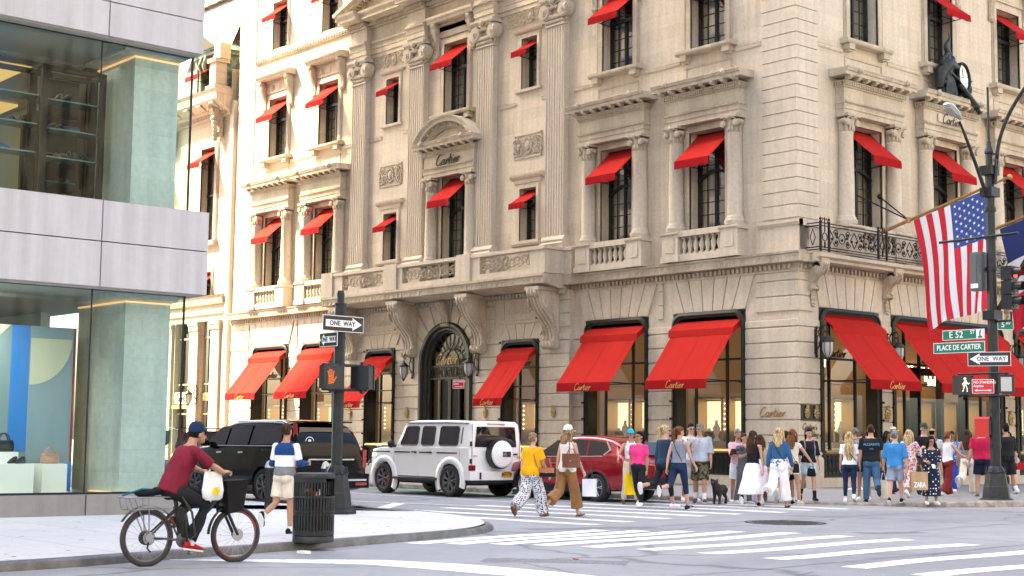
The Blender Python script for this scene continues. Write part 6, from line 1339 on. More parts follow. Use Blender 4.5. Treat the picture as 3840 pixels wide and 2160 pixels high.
# ---------------------------------------------------------------- white boxy off-roader
def gwagon(loc,s,lab):
    r=empty('off_road_car',loc); r.scale=(s,s,s); tag(r,lab,'car'); hw=.90
    def ysd(x,z): return hw if z<1.25 else hw-(z-1.25)*.16
    st=[(-2.20,.55,.8,1.08,1.10,.70,.78,.74,.70,.0),(-2.16,.50,.8,1.17,1.19,.74,.82,.78,.72,.01),(-1.9,.46,.8,1.20,1.22,.84,.86,.82,.76,.02),(-1.0,.46,.8,1.25,1.27,.90,.90,.86,.80,.03),(-.98,.46,.8,1.25,1.30,.90,.90,.90,.84,.02),(-.62,.46,.8,1.25,1.90,.90,.90,.90,.80,.02),(-.3,.46,.8,1.25,1.945,.90,.90,.90,.79,.02),(1.0,.46,.8,1.25,1.955,.90,.90,.90,.79,.02),(2.05,.46,.8,1.25,1.93,.90,.90,.90,.79,.015),(2.16,.50,.8,1.25,1.89,.87,.88,.88,.76,.01)]
    b=make_body(r,body_mesh(st),'paint_white',[(-1.445,.40),(1.445,.40)],hw,.47,0,smooth=False)
    bv=b.modifiers.new('bv','BEVEL'); bv.width=.018; bv.segments=2; bv.limit_method='ANGLE'; bv.angle_limit=R(28); b.modifiers.move(1,0)
    global SIDES
    for SIDES in ((-1,),(1,)):
        m=MB(); arch_trim(m,-1.445,.42,.46,.60,hw+.0,0,-.55,PI+.35,.055); m.build('wheel_arch_flare','paint_white',r); m=MB(); arch_trim(m,1.445,.42,.46,.60,hw,0,-.35,PI+.55,.055); m.build('wheel_arch_flare','paint_white',r)
    for i,(a,b_,sk) in enumerate(((-.62,.02,0),(.17,.72,0),(.93,1.72,0))):
        m=MB(); P=rr(a,b_,1.31,1.80,.07)
        if i==0: P=[(x+(.0 if x>a+.3 else (z-1.31)*.42-.13),z) for x,z in P]
        for sg in (-1,1):
            SIDES=(sg,); m=MB(); side_panel(m,P,ysd,.008); w_=m.build('window','car_glass',r); q=MB(); q.tube([(x,sg*(ysd(x,z)+.008),z) for x,z in P],.012,5,closed=True)
            q.build('window_seal','trim_black',w_)
        SIDES=(-1,1)
    m=MB(); m.add([(-.955,-.80,1.33),(-.955,.80,1.33),(-.655,.73,1.84),(-.655,-.73,1.84)],[(0,1,2,3)]); m.build('windscreen','car_glass',r)
    m=MB(); side_panel(m,rr(1.83,1.87,1.36,1.78,.015),ysd,.01)
    for a,b_ in ((-2.02,-1.18),(-.98,-.28),(.12,.66),(.86,1.5)): side_panel(m,[(a,1.10),(b_,1.10),(b_,1.135),(a,1.135)],ysd,.016)
    m.build('side_trim','trim_black',r); m=MB(); side_panel(m,[(-2.14,1.10),(-2.03,1.10),(-2.03,1.135),(-2.14,1.135)],lambda x,z:.86,.018); side_panel(m,[(1.5,1.10),(1.72,1.10),(1.72,1.135),(1.5,1.135)],ysd,.017,1); m.build('side_reflector',['orange_lens','tail_red'],r)
    m=MB()
    for x in (-1.02,.06,.80,1.80): side_panel(m,[(x,.52),(x+.010,.52),(x+.010,1.86),(x,1.86)] if x<1.7 and x>-1 else [(x,.52),(x+.010,.52),(x+.010,1.22),(x,1.22)],ysd,.004)
    m.build('door_seam','trim_black',r)
    m=MB()
    for x in (-.10,.56): 
        for sg in (-1,1): m.box(x-.09,x+.05,sg*.90,sg*.945,1.11,1.14); m.disc((x+.06,sg*.92-.02,1.12),.025,1,.04,10)
    m.build('door_handle','trim_black',r)
    for sg in (-1,1):
        m=MB(); m.ball((-1.0,sg*1.02,1.33),(.07,.11,.11)); m.box(-1.0,-.94,sg*.88,sg*1.0,1.24,1.30); m.build('wing_mirror','trim_black',r)
        m=MB(); m.ball((-1.95,sg*.72,1.26),(.11,.055,.045),0,10,6); m.build('indicator','lamp_glass',r)
        m=MB(); m.box(-.95,.95,sg*.86,sg*1.0,.40,.46); m.box(-.95,.95,sg*.9,sg*1.005,.46,.475,1); m.box(-.9,.9,sg*.80,sg*.9,.34,.40); m.build('running_board',['trim_black','chrome'],r)
        m=MB(); m.box(2.16,2.19,sg*.68,sg*.89,.68,.82); m.box(2.185,2.20,sg*.70,sg*.87,.73,.77,1); m.build('tail_light',['tail_red','trim_black'],r)
    m=MB(); m.box(1.95,2.28,-.93,.93,.44,.66); m.box(2.0,2.30,-.9,.9,.36,.44,1); m.box(2.27,2.29,-.62,-.56,.46,.64,1); m.box(2.27,2.29,.56,.62,.46,.64,1); m.build('rear_bumper',['paint_white','trim_black'],r)
    m=MB(); m.box(-2.34,-2.05,-.90,.90,.48,.72); m.tube([(-2.3,-.85,.5),(-2.42,-.80,.62),(-2.42,-.7,.85),(-2.42,.7,.85),(-2.42,.8,.62)],.03,6,1); m.box(-2.215,-2.18,-.62,.62,.76,1.08,1); m.build('front_bumper',['paint_white','trim_black'],r)
    m=MB(); m.add([(2.175,-.70,1.28),(2.175,.70,1.28),(2.175,.64,1.80),(2.175,-.64,1.80)],[(0,1,2,3)]); m.build('rear_window','car_glass',r)
    m=MB(); m.box(2.15,2.19,-.28,.28,1.86,1.885,1); m.box(2.175,2.19,-.80,-.795,.7,1.86,0); m.box(2.175,2.19,.795,.80,.7,1.86,0); m.box(2.17,2.2,-.86,-.80,.86,.98); m.box(2.17,2.2,-.86,-.80,1.3,1.42); m.box(2.17,2.21,.60,.72,1.08,1.12); m.build('rear_door_fittings',['trim_black','tail_red'],r)
    m=MB(); m.lathe([(.36,0),(.375,.03),(.375,.20)],0,0,0,36); m.v=[(z+2.20,x,y+1.10) for x,y,z in m.v]; sp=m.build('spare_wheel','trim_black',r)
    m=MB(); m.lathe([(.34,.17),(.352,.21),(.34,.24),(.30,.255),(.001,.26)],0,0,0,36); m.v=[(z+2.20,x+.02,y+1.10) for x,y,z in m.v]; cv=m.build('spare_wheel_cover','paint_white',sp)
    m=MB(); m.box(2.455,2.475,.0,.26,1.04,1.17,0); m.ringx((2.472,.06,1.105),.045,.056,0,.008,20,1)
    for k in range(3): a=PI/2+k*2*PI/3; m.tube([(2.478,.06,1.105),(2.478,.06+.048*cos(a),1.105+.048*sin(a))],.006,4,1)
    m.build('emblem_bar',['trim_black','chrome'],cv)
    m=MB(); vs,fs=text_mesh('G 63',.09,ext=.002); m.add([(2.195,.80+v[0],1.02+v[1]) for v in vs],fs); vs,fs=text_mesh('AMG',.07,ext=.002); m.add([(2.195,-.70+v[0],1.05+v[1]) for v in vs],fs); m.build('badge','trim_black',r)
    plate(r,2.29,.28,.585,'JMX-7795')
    m=MB(); m.box(-1.9,2.0,-.6,.6,.30,.5); m.tube([(-1.445,-.7,.4),(-1.445,.7,.4)],.07,6); m.tube([(1.445,-.7,.4),(1.445,.7,.4)],.07,6); m.build('underbody','trim_black',r)
    for sg in (-1,1): m=MB(); m.box(-.55,2.05,sg*.81-.02,sg*.81+.02,1.885,1.905); m.build('rain_gutter','trim_black',r)
    for x in (-1.445,1.445):
        for sg in (-1,1): wheel(r,x,sg*(.955),.41,sg,5 if False else 7,'dark_alloy',.30,red=(x<0))
    return r
gwagon((-3.34,-11.35,0),1.03,'boxy white off-road car with white spare wheel cover parked by the arched door')
# ---------------------------------------------------------------- smooth SUVs
def suv(loc,s,lab,paint,st,wx,wr,hw,archr,wins,zw,yfun,trims,rail=True,rim='alloy',nsp=5,name='sports_utility_car',trim_arch=True,archcol='trim_black'):
    r=empty(name,loc); r.scale=(s,s,s); tag(r,lab,'car'); make_body(r,body_mesh(st),paint,[(wx[0],wr),(wx[1],wr)],hw,archr,2)
    global SIDES
    for SIDES in ((-1,),(1,)):
        for P in wins: m=MB(); side_panel(m,P,yfun,.012); m.build('window','car_glass',r)
        for nme,pts,mt,off in trims: m=MB(); side_panel(m,pts,yfun,off); m.build(nme,mt,r)
        if trim_arch:
            for x in wx: m=MB(); arch_trim(m,x,wr,archr-.02,archr+.07,hw-.035,0,-.25,PI+.25,.03); m.build('wheel_arch_trim',archcol,r)
    SIDES=(-1,1)
    if rail:
        for sg in (-1,1): m=MB(); m.tube([(st[4][0]+.6,sg*(yfun(0,zw)-.05),zw-.04),(st[4][0]+.8,sg*(yfun(0,zw)-.07),zw+.02),(1.8,sg*(yfun(0,zw)-.07),zw+.02),(2.0,sg*(yfun(0,zw)-.06),zw-.03)],.012,6); m.build('roof_rail','chrome',r)
    for sg in (-1,1):
        m=MB(); mx=wins[0][0][0]+.15; m.ball((mx,sg*(hw+.09),wins[0][0][1]+.06),(.09,.13,.09)); m.box(mx-.03,mx+.05,sg*(hw-.08),sg*(hw+.05),wins[0][0][1]-.03,wins[0][0][1]+.03); m.build('wing_mirror',paint,r)
    m=MB(); m.box(wx[0]+.5,wx[1]-.5,-hw+.12,hw-.12,.22,.45); m.tube([(wx[0],-hw+.2,wr),(wx[0],hw-.2,wr)],.06,6); m.tube([(wx[1],-hw+.2,wr),(wx[1],hw-.2,wr)],.06,6); m.build('underbody','trim_black',r)
    for x in wx:
        for sg in (-1,1): wheel(r,x,sg*(hw-.01),wr,sg,nsp,rim)
    return r
# red crossover
stR=[(-2.32,.34,.55,.72,.74,.55,.62,.60,.5,.0),(-2.22,.26,.55,.86,.88,.74,.80,.72,.6,.02),(-1.8,.24,.6,.95,.98,.86,.90,.80,.68,.04),(-1.05,.24,.6,1.04,1.07,.90,.925,.86,.74,.05),(-.95,.24,.6,1.06,1.10,.90,.925,.88,.78,.04),(-.25,.24,.6,1.07,1.56,.90,.925,.89,.66,.05),(.4,.24,.6,1.08,1.63,.90,.925,.89,.67,.05),(1.3,.24,.62,1.11,1.60,.90,.925,.89,.66,.05),(1.85,.26,.65,1.15,1.50,.89,.915,.87,.62,.03),(2.20,.32,.68,1.12,1.20,.85,.885,.83,.6,.02),(2.34,.40,.66,.92,.96,.76,.82,.78,.6,.01),(2.36,.42,.66,.85,.88,.7,.76,.72,.55,.0)]
def yR(x,z):
    b=.925 if abs(x)<1.7 else .925-.05*(abs(x)-1.7)
    return b-.02 if z<1.07 else (b-.035)-(z-1.07)*.41
winR=[[(-.92,1.11),(-.02,1.12),(-.02,1.53),(-.28,1.52)],[(.04,1.12),(.92,1.13),(.86,1.545),(.04,1.54)],[(.99,1.135),(1.62,1.19),(1.72,1.30),(1.55,1.48),(.94,1.54)]]
trR=[('sill_cladding',[(-.95,.24),(.95,.24),(.95,.40),(-.95,.40)],'trim_black',.03),('window_chrome',[(-.98,1.085),(1.55,1.125),(1.55,1.145),(-.98,1.105)],'chrome',.016),('window_chrome',[(1.6,1.15),(1.80,1.30),(1.58,1.52),(1.54,1.50),(1.73,1.30),(1.56,1.18)],'chrome',.014),('door_seam',[(.0,.42),(.010,.42),(.010,1.1),(.0,1.1)],'trim_black',.012),('door_seam',[(.99,.55),(1.0,.55),(.97,1.12),(.96,1.12)],'trim_black',.012),('door_handle',[(.72,.93),(.90,.94),(.90,.97),(.72,.965)],'chrome',.03),('door_handle',[(-.28,.92),(-.10,.93),(-.10,.96),(-.28,.955)],'chrome',.03)]
rc=suv((.86,-9.95,0),1.0,'glossy red crossover car behind the two women in yellow and white','paint_red',stR,(-1.36,1.34),.355,.925,.405,winR,1.60,yR,trR,rail=False,rim='alloy',nsp=5,name='crossover_car')
m=MB(); 
for sg in (-1,1): m.add([(2.08,sg*.80,.96),(2.24,sg*.74,.94),(2.18,sg*.72,1.30),(1.98,sg*.76,1.42)],[(0,1,2,3)]); m.box(-2.26,-2.0,sg*.58,sg*.78,.80,.9,1)
m.build('lights',['tail_red','lamp_glass'],rc); m=MB(); m.box(2.1,2.40,-.8,.8,.34,.62); m.box(-2.36,-2.2,-.7,.7,.28,.5); m.build('bumper','trim_black',rc)
m=MB(); m.add([(1.98,-.62,1.48),(1.98,.62,1.48),(2.25,.72,1.16),(2.25,-.72,1.16)],[(0,1,2,3)]); m.v=[(x+.03,y,z+.02) for x,y,z in m.v]; m.build('rear_window','car_glass',rc)
# large black SUVs
stB=[(-2.66,.42,.7,.95,.98,.72,.78,.74,.62,.0),(-2.56,.32,.7,1.10,1.14,.88,.92,.86,.74,.02),(-2.1,.28,.7,1.20,1.24,.98,1.0,.92,.8,.04),(-1.35,.28,.7,1.25,1.29,1.0,1.02,.96,.84,.05),(-1.25,.28,.7,1.26,1.32,1.0,1.02,.97,.86,.04),(-.65,.28,.7,1.26,1.80,1.0,1.02,.975,.78,.05),(0,.28,.7,1.27,1.88,1.0,1.02,.975,.78,.05),(1.4,.28,.7,1.28,1.88,1.0,1.02,.975,.78,.05),(2.2,.30,.7,1.28,1.84,1.0,1.02,.97,.78,.04),(2.55,.34,.7,1.22,1.55,.98,1.0,.94,.80,.02),(2.68,.42,.7,1.05,1.18,.93,.95,.90,.80,.0),(2.70,.45,.7,1.0,1.1,.9,.92,.86,.78,.0)]
def yB(x,z): return 1.0 if z<1.27 else .985-(z-1.27)*.33
winB=[[(-1.20,1.32),(-.28,1.33),(-.28,1.77),(-.68,1.74)],[(-.20,1.33),(.72,1.34),(.72,1.80),(-.20,1.78)],[(.82,1.34),(1.95,1.36),(2.12,1.46),(1.95,1.79),(.82,1.80)]]
trB=[('window_chrome',[(-1.25,1.295),(2.2,1.315),(2.2,1.335),(-1.25,1.315)],'chrome',.014),('door_handle',[(.40,1.14),(.62,1.15),(.62,1.185),(.40,1.18)],'chrome',.035),('door_handle',[(-.58,1.13),(-.36,1.14),(-.36,1.175),(-.58,1.17)],'chrome',.035),('sill_cladding',[(-1.1,.30),(1.1,.30),(1.1,.44),(-1.1,.44)],'trim_black',.03)]
def black_suv(loc,lab,s=1.):
    r=suv(loc,s,lab,'paint_black',stB,(-1.62,1.45),.41,1.01,.455,winB,1.86,yB,trB,rail=True,rim='dark_alloy',nsp=7,name='sports_utility_car',trim_arch=False)
    for sg in (-1,1): m=MB(); m.box(2.60,2.66,sg*.86,sg*.96,.85,1.25); m.add([(2.5,sg*.88,1.3),(2.58,sg*.80,1.3),(2.34,sg*.70,1.82),(2.26,sg*.76,1.82)],[(0,1,2,3)]); m.v=[(x+.03,y,z) for x,y,z in m.v]; m.build('tail_light','tail_red',r)
    m=MB(); m.add([(2.44,-.78,1.32),(2.44,.78,1.32),(2.27,.66,1.74),(2.27,-.66,1.74)],[(0,1,2,3)]); m.v=[(x+.13,y,z) for x,y,z in m.v]; m.build('rear_window','rear_sky_glass',r)
    m=MB(); m.box(2.05,2.48,-.70,.70,1.85,1.88); m.build('roof_spoiler','paint_black',r)
    m=MB(); m.box(2.5,2.78,-.98,.98,.40,.72); m.box(2.70,2.79,-.9,.9,.56,.60,1); m.box(2.70,2.73,-.6,.6,1.02,1.05,1); m.build('rear_bumper',['paint_black','chrome'],r)
    for sg in (-1,1): m=MB(); m.box(2.76,2.80,sg*.6,sg*.9,.46,.52); m.build('reflector','tail_red',r)
    m=MB(); m.ringx((2.575,-.5,1.42),.10,.115,0,.006,20); m.ball((2.58,-.5,1.43),(.004,.04,.05)); m.v=[(x,y,z) for x,y,z in m.v]; m.build('window_sticker','sign_white',r)
    plate(r,2.70,.12,.88,'T110092C',w=.34); return r
mat('rear_sky_glass',(.01,.012,.014),.04,spec=.5)
black_suv((-1.35,-18.2,0),'large glossy black sports utility car waiting behind the man in the striped sweater')
black_suv((-7.1,-17.9,0),'black car further up the side street, mostly hidden behind the cyclist',.92)
bake()
# ================================================================ people
def cloth(name,col,rough=.85,pat=None,c2=None,scale=30,c3=None):
    m=mat(name,col,rough,bump=.25,bscale=22,spec=.2); nt=m.node_tree; N=nt.nodes; Lk=nt.links; b=N['Principled BSDF']; t=N.new('ShaderNodeTexCoord')
    n=N.new('ShaderNodeTexNoise'); n.inputs['Scale'].default_value=7; n.inputs['Detail'].default_value=5; mp=N.new('ShaderNodeMapping'); mp.inputs['Scale'].default_value=(1,1,.45); Lk.new(t.outputs['Object'],mp.inputs[0]); Lk.new(mp.outputs[0],n.inputs['Vector'])
    r=N.new('ShaderNodeMapRange'); r.inputs[1].default_value=.3; r.inputs[2].default_value=.7; r.inputs[3].default_value=.80; r.inputs[4].default_value=1.12; Lk.new(n.outputs['Fac'],r.inputs[0])
    mu=N.new('ShaderNodeMix'); mu.data_type='RGBA'; mu.blend_type='MULTIPLY'; mu.inputs[0].default_value=1; mu.inputs[6].default_value=(*col,1); Lk.new(r.outputs[0],mu.inputs[7])
    def ramp(src,pos,cs,const=True):
        q=N.new('ShaderNodeValToRGB'); q.color_ramp.interpolation='CONSTANT' if const else 'LINEAR'; e=q.color_ramp.elements; e[0].position=0; e[0].color=(*cs[0],1); e[1].position=pos[0]; e[1].color=(*cs[1],1)
        for p,c in zip(pos[1:],cs[2:]): k=e.new(p); k.color=(*c,1)
        Lk.new(src,q.inputs[0]); return q.outputs[0]
    out=None
    if pat=='dots':
        v=N.new('ShaderNodeTexVoronoi'); v.inputs['Scale'].default_value=scale; v.inputs['Randomness'].default_value=.45; Lk.new(t.outputs['Object'],v.inputs['Vector']); out=ramp(v.outputs['Distance'],[.25 if c2[0]>.5 else .42],[c2,col])
    elif pat=='bands':
        s=N.new('ShaderNodeSeparateXYZ'); Lk.new(t.outputs['Object'],s.inputs[0]); d=N.new('ShaderNodeMath'); d.operation='DIVIDE'; d.inputs[1].default_value=2; Lk.new(s.outputs[2],d.inputs[0]); out=ramp(d.outputs[0],[x/2 for x in scale],[col,c2,c3])
    elif pat=='check':
        v=N.new('ShaderNodeTexChecker'); v.inputs['Scale'].default_value=scale; v.inputs[1].default_value=(*col,1); v.inputs[2].default_value=(*c2,1); Lk.new(t.outputs['Object'],v.inputs['Vector']); out=v.outputs[0]
    elif pat in('camo','floral'):
        v=N.new('ShaderNodeTexNoise' if pat=='camo' else 'ShaderNodeTexVoronoi'); v.inputs['Scale'].default_value=scale; Lk.new(t.outputs['Object'],v.inputs['Vector'])
        if pat=='camo': out=ramp(v.outputs['Fac'],[.44,.52,.58],[(.015,.017,.012),col,c2,c3])
        else: s=N.new('ShaderNodeSeparateColor'); Lk.new(v.outputs['Color'],s.inputs[0]); out=ramp(s.outputs[0],[.38,.68],[col,c2,c3])
    if out: Lk.new(out,mu.inputs[6])
    Lk.new(mu.outputs[2],b.inputs['Base Color']); return name
mat('skin_light',(.52,.30,.215),.55,noise_amt=.1,spec=.35); mat('skin_tan',(.40,.215,.14),.55,noise_amt=.1,spec=.35); mat('skin_brown',(.26,.13,.08),.55,noise_amt=.1,spec=.35)
def hairm(name,c): return mat(name,c,.7,spec=.12,noise_amt=.55,nscale=8,stretch=(6,6,.8),bump=.6,bscale=18)
hairm('hair_black',(.010,.008,.007)); hairm('hair_brown',(.055,.028,.017)); hairm('hair_auburn',(.17,.065,.028)); hairm('hair_blonde',(.50,.36,.19)); hairm('hair_grey',(.20,.19,.185)); hairm('hair_dirty_blonde',(.27,.18,.105))
mat('lips',(.35,.10,.09),.5); mat('sunglasses',(.01,.01,.01),.1,coat=1); mat('sole_white',(.7,.7,.68),.6); mat('sole_dark',(.03,.03,.03),.7)
CT=bpy.data.textures.new('folds','CLOUDS'); CT.noise_scale=.11; CT.noise_depth=2
def ell(c,rx,ry,n=14,tilt=None,fx=None):
    P=[Vector((rx*cos(2*PI*k/n),ry*sin(2*PI*k/n),0)) for k in range(n)]
    if tilt is not None: P=[tilt@p for p in P]
    return [tuple(Vector(c)+p) for p in P]
def limb(mb,pts,rad,n=10):
    mb.tube(pts,rad,n)
    for p,r in zip(pts,rad): mb.ball(tuple(p),r*1.0,0,n,6)
def remesh(mb,name,mt,parent,vox,folds=0,smooth=2):
    o=mb.build(name,mt,parent,fix=True); r=o.modifiers.new('r','REMESH'); r.mode='VOXEL'; r.voxel_size=vox; r.use_smooth_shade=True
    s=o.modifiers.new('s','SMOOTH'); s.iterations=smooth; s.factor=.5
    if folds: d=o.modifiers.new('d','DISPLACE'); d.texture=CT; d.strength=folds; d.mid_level=.45; d.texture_coords='LOCAL'
    BAKE.append((o,None)); return o
def person(label,x,y,z,h,a,legs=((18,5),(-14,28)),arms=((10,8,15),(-12,8,15)),lean=3,yaw=0,nod=0,skin='skin_light',fem=True,w=1.,top=None,sleeve='short',topz=.92,bottom=None,bkind='pants',bz=.12,hair='hair_brown',style='short',hairlen=1.3,shoes=('white','sole_white'),socks=None,hat=None,glasses=None,skirt=None,neck_open=0,extra=None,arm_pts=None,loose=0,yoff=None,beard=None):
    r=empty('person',(x,y,z),R(49.3-a)); tag(r,label,'person'); k=h/1.75; r.scale=(k,k,k)
    # ---- skeleton
    L_=R(lean); hips=Vector((0,0,.93)); tors=Matrix.Translation(hips)@Matrix.Rotation(-L_,4,'X')@Matrix.Translation(-hips)
    J={}
    for i,sd in ((0,-1),(1,1)):
        th,kn=R(legs[i][0]),R(legs[i][1]); sp=R(legs[i][2]) if len(legs[i])>2 else R(2)
        hp=Vector((sd*.085*(1.05 if fem else 1),0,.90)); kn_=hp+Vector((sd*sin(sp)*.43,sin(th)*.43,-cos(th)*.43)); an=kn_+Vector((sd*sin(sp)*.2,sin(th-kn)*.41,-cos(th-kn)*.41)); J[i]=(hp,kn_,an,th-kn)
    low=min(J[0][2].z-(.085 if J[0][3]>-.3 else .14),J[1][2].z-(.085 if J[1][3]>-.3 else .14)); dz=Vector((0,0,-low))
    for i in (0,1): J[i]=(J[i][0]+dz,J[i][1]+dz,J[i][2]+dz,J[i][3])
    up=Matrix.Translation(dz)@tors; hd=up@Matrix.Translation((0,0,1.52))@Matrix.Rotation(R(-yaw),4,'Z')@Matrix.Rotation(R(-nod),4,'X')@Matrix.Translation((0,0,-1.52))
    sw=.175 if fem else .195; A={}
    for i,sd in ((0,-1),(1,1)):
        sh=Vector((sd*sw*(.88+.1*w),0,1.392))
        if arm_pts and arm_pts[i]: el,ha=Vector(arm_pts[i][0]),Vector(arm_pts[i][1])
        else:
            fl,ab,eb=[R(q) for q in arms[i][:3]]; inw=R(arms[i][3]) if len(arms[i])>3 else 0
            d=Vector((sd*sin(ab),sin(fl)*cos(ab),-cos(fl)*cos(ab))); el=sh+d*.285; f2=fl+eb; d2=Vector((sd*sin(ab*.6)-sd*sin(inw),sin(f2)*cos(inw),-cos(f2)*cos(inw))).normalized(); ha=el+d2*.25
        A[i]=(up@sh,up@el,up@ha)
    T=lambda p: up@Vector(p)
    def torso(mb,z0,z1,inf=0,flare=0):
        W_=w; prof=[(.80,.10,.085),(.86,.150,.115),(.92,.165 if fem else .158,.118),(.98,.155,.11),(1.06,.128 if fem else .15,.095),(1.14,.130 if fem else .155,.10),(1.24,.145 if fem else .168,.112),(1.32,.156 if fem else .176,.112),(1.37,.152 if fem else .172,.102),(1.41,.128 if fem else .145,.086),(1.445,.090 if fem else .10,.070),(1.48,.062,.058)]
        rg=[]
        for zz,rx,ry in prof:
            if zz<z0-.001 or zz>z1+.001: continue
            g=inf+(flare*max(0,(1.15-zz))/.3); bel=(w-1)*.12*max(0,1-abs(zz-1.05)/.3); rg.append([tuple(T((px,py,zz))) for px,py,_ in [(q[0],q[1]+(.012 if fem and 1.2<zz<1.35 else 0)+bel*.3,0) for q in ell((0,0,0),rx*W_+g,ry*(W_*.5+.5)+g+bel,16)]])
        mb.rings(rg,0,True)
        if fem and z0<1.25<z1:
            for sd in (-1,1): mb.ball(tuple(T((sd*.065,.075+inf*.6,1.265))),.058+inf*.5,0,10,6)
        if z0<.9 and inf<.0115:
            for sd in (-1,1): mb.ball(tuple(T((sd*.075*w,-.055,.88))),.085*w+inf,0,10,6)
    # ---- body
    b=MB(); torso(b,.80,1.48)
    b.tube([T((0,-.005,1.42)),T((0,.0,1.50)),hd@Vector((0,.012,1.57))],[.062,.052 if fem else .06,.055],12)
    H=lambda p: tuple(hd@Vector(p))
    X=b.X; b.X=hd; b.ball((0,-.005,1.652),(.074,.094,.098),0,18,12); b.ball((0,.022,1.592),(.058,.068,.072),0,14,9); b.ball((0,.050,1.560),(.034,.035,.028),0,10,6)
    b.rings([ell((0,.086,1.655),.010,.006,8),ell((0,.106,1.618),.014,.012,8),ell((0,.100,1.606),.018,.012,8),ell((0,.088,1.600),.010,.006,8)],0,True)
    for sd in (-1,1): b.ball((sd*.078,-.005,1.628),(.012,.022,.034),0,8,6); b.ball((sd*.032,.072,1.607),(.024,.02,.02),0,8,6)
    b.ball((0,.083,1.581),(.024,.010,.010),0,8,5); b.X=X
    for i,sd in ((0,-1),(1,1)):
        hp,kn_,an,sa=J[i]; ws=w**.7; limb(b,[hp,hp.lerp(kn_,.3),kn_,kn_.lerp(an,.35),an],[.086*ws,.080*ws,.054*ws,.053*ws,.036],12)
        sh,el,ha=A[i]; ar=(.040 if fem else .048)*ws; limb(b,[T((sd*.11,0,1.395)),sh,sh.lerp(el,.5),el,el.lerp(ha,.35),ha],[.05,ar*1.15,ar,ar*.82,ar*.82,.024],10)
        # hand: palm, four curled fingers and a thumb
        d=(ha-el).normalized(); side=Vector((-sd,0,0)); side=(side-d*side.dot(d)); side=side.normalized() if side.length>.1 else Vector((0,1,0)); fr=d.cross(side)*sd; fr.normalize()
        if fr.y<0 and abs(d.z)>.5: fr=-fr
        pc=ha+d*.045; Mx=Matrix((( side.x,fr.x,d.x,pc.x),(side.y,fr.y,d.y,pc.y),(side.z,fr.z,d.z,pc.z),(0,0,0,1))); X=b.X; b.X=Mx
        b.ball((0,0,0),(.017,.038,.05),0,10,7)
        for f_,(yy,ln) in enumerate(((-.030,.060),(-.010,.074),(.010,.078),(.029,.068))): b.tube([(0,yy,.03),(.006,yy*1.1,.03+ln*.45),(.022,yy*1.1,.03+ln*.8),(.038,yy,.03+ln*.95)],[.0115,.0105,.0095,.008],7); b.ball((.038,yy,.03+ln*.95),.0085,0,6,4)
        b.tube([(.0,.030,-.015),(.014,.052,.018),(.022,.055,.045)],[.013,.012,.009],7); b.ball((.022,.055,.045),.0095,0,6,4); b.X=X
        # bare foot block inside the shoe
        b.ball(tuple(an+Vector((0,.02,-.03))),(.035,.05,.035),0,8,6)
    remesh(b,'body',skin,r,.0095,0,2)
    # ---- clothes
    if top:
        m=MB(); torso(m,topz,1.455 if not neck_open else 1.42,.012+loose,.02 if loose else .006)
        if topz<.9: pass
        if sleeve!='none':
            for i,sd in ((0,-1),(1,1)):
                sh,el,ha=A[i]; ar=(.052 if fem else .060)*(w**.7)+loose*.6
                if sleeve=='cap': pts=[T((sd*.085,0,1.405)),sh,sh.lerp(el,.25)]; rd=[.055,ar,ar*.95]
                elif sleeve=='short': pts=[T((sd*.085,0,1.405)),sh,sh.lerp(el,.45),sh.lerp(el,.72)]; rd=[.055,ar*1.05,ar*1.05,ar*1.1]
                elif sleeve=='elbow': pts=[T((sd*.085,0,1.405)),sh,sh.lerp(el,.6),el.lerp(ha,.1)]; rd=[.055,ar*1.1,ar*1.1,ar*1.2]
                else: pts=[T((sd*.085,0,1.405)),sh,sh.lerp(el,.5),el,el.lerp(ha,.5),el.lerp(ha,.93)]; rd=[.055,ar,ar*.92,ar*.86,ar*.78,ar*.62]
                m.tube(pts,rd,12)
                for p,q in zip(pts[1:-1],rd[1:-1]): m.ball(tuple(p),q,0,12,7)
        else:
            for sd in (-1,1): m.tube([T((sd*.085,-.04,1.40)),T((sd*.085,0,1.47)),T((sd*.085,.05,1.40))],.022,8)
        remesh(m,'top' if not skirt or skirt[0]!='dress' else 'dress_bodice',top,r,.014,.014,3)
    if sleeve=='two':pass
    if bottom and bkind!='none':
        m=MB(); torso(m,.80,.98 if not top else 1.0,.010)
        prm={'leggings':(.094,.062,.060,.044,.004),'pants':(.098,.074,.072,.066,.01),'wide':(.105,.105,.11,.125,.02),'shorts':(.108,.10,.1,.1,.02),'jeans':(.098,.076,.074,.070,.01)}[bkind]
        for i,sd in ((0,-1),(1,1)):
            hp,kn_,an,sa=J[i]; ws=w**.7
            if bkind=='shorts':
                e=hp.lerp(kn_,bz); m.tube([hp+Vector((0,0,.03)),hp.lerp(e,.5),e],[.098*ws,.100*ws,.104*ws],14); m.ball(tuple(hp),.098*ws,0,12,8)
            else:
                e=an if bz<=.12 else kn_.lerp(an,1-bz); e=e+Vector((0,0,.0)); pts=[hp+Vector((0,0,.03)),hp.lerp(kn_,.3),kn_,kn_.lerp(e,.4),e]; rd=[prm[0]*ws,prm[0]*ws*.93,prm[1]*ws,prm[2]*ws,prm[3]]
                m.tube(pts,rd,14)
                for p,q in zip(pts[:-1],rd[:-1]): m.ball(tuple(p),q*.98,0,12,8)
        remesh(m,{'leggings':'leggings','pants':'trousers','wide':'wide_trousers','shorts':'shorts','jeans':'jeans'}[bkind],bottom,r,.014,.012 if bkind!='leggings' else .004,3)
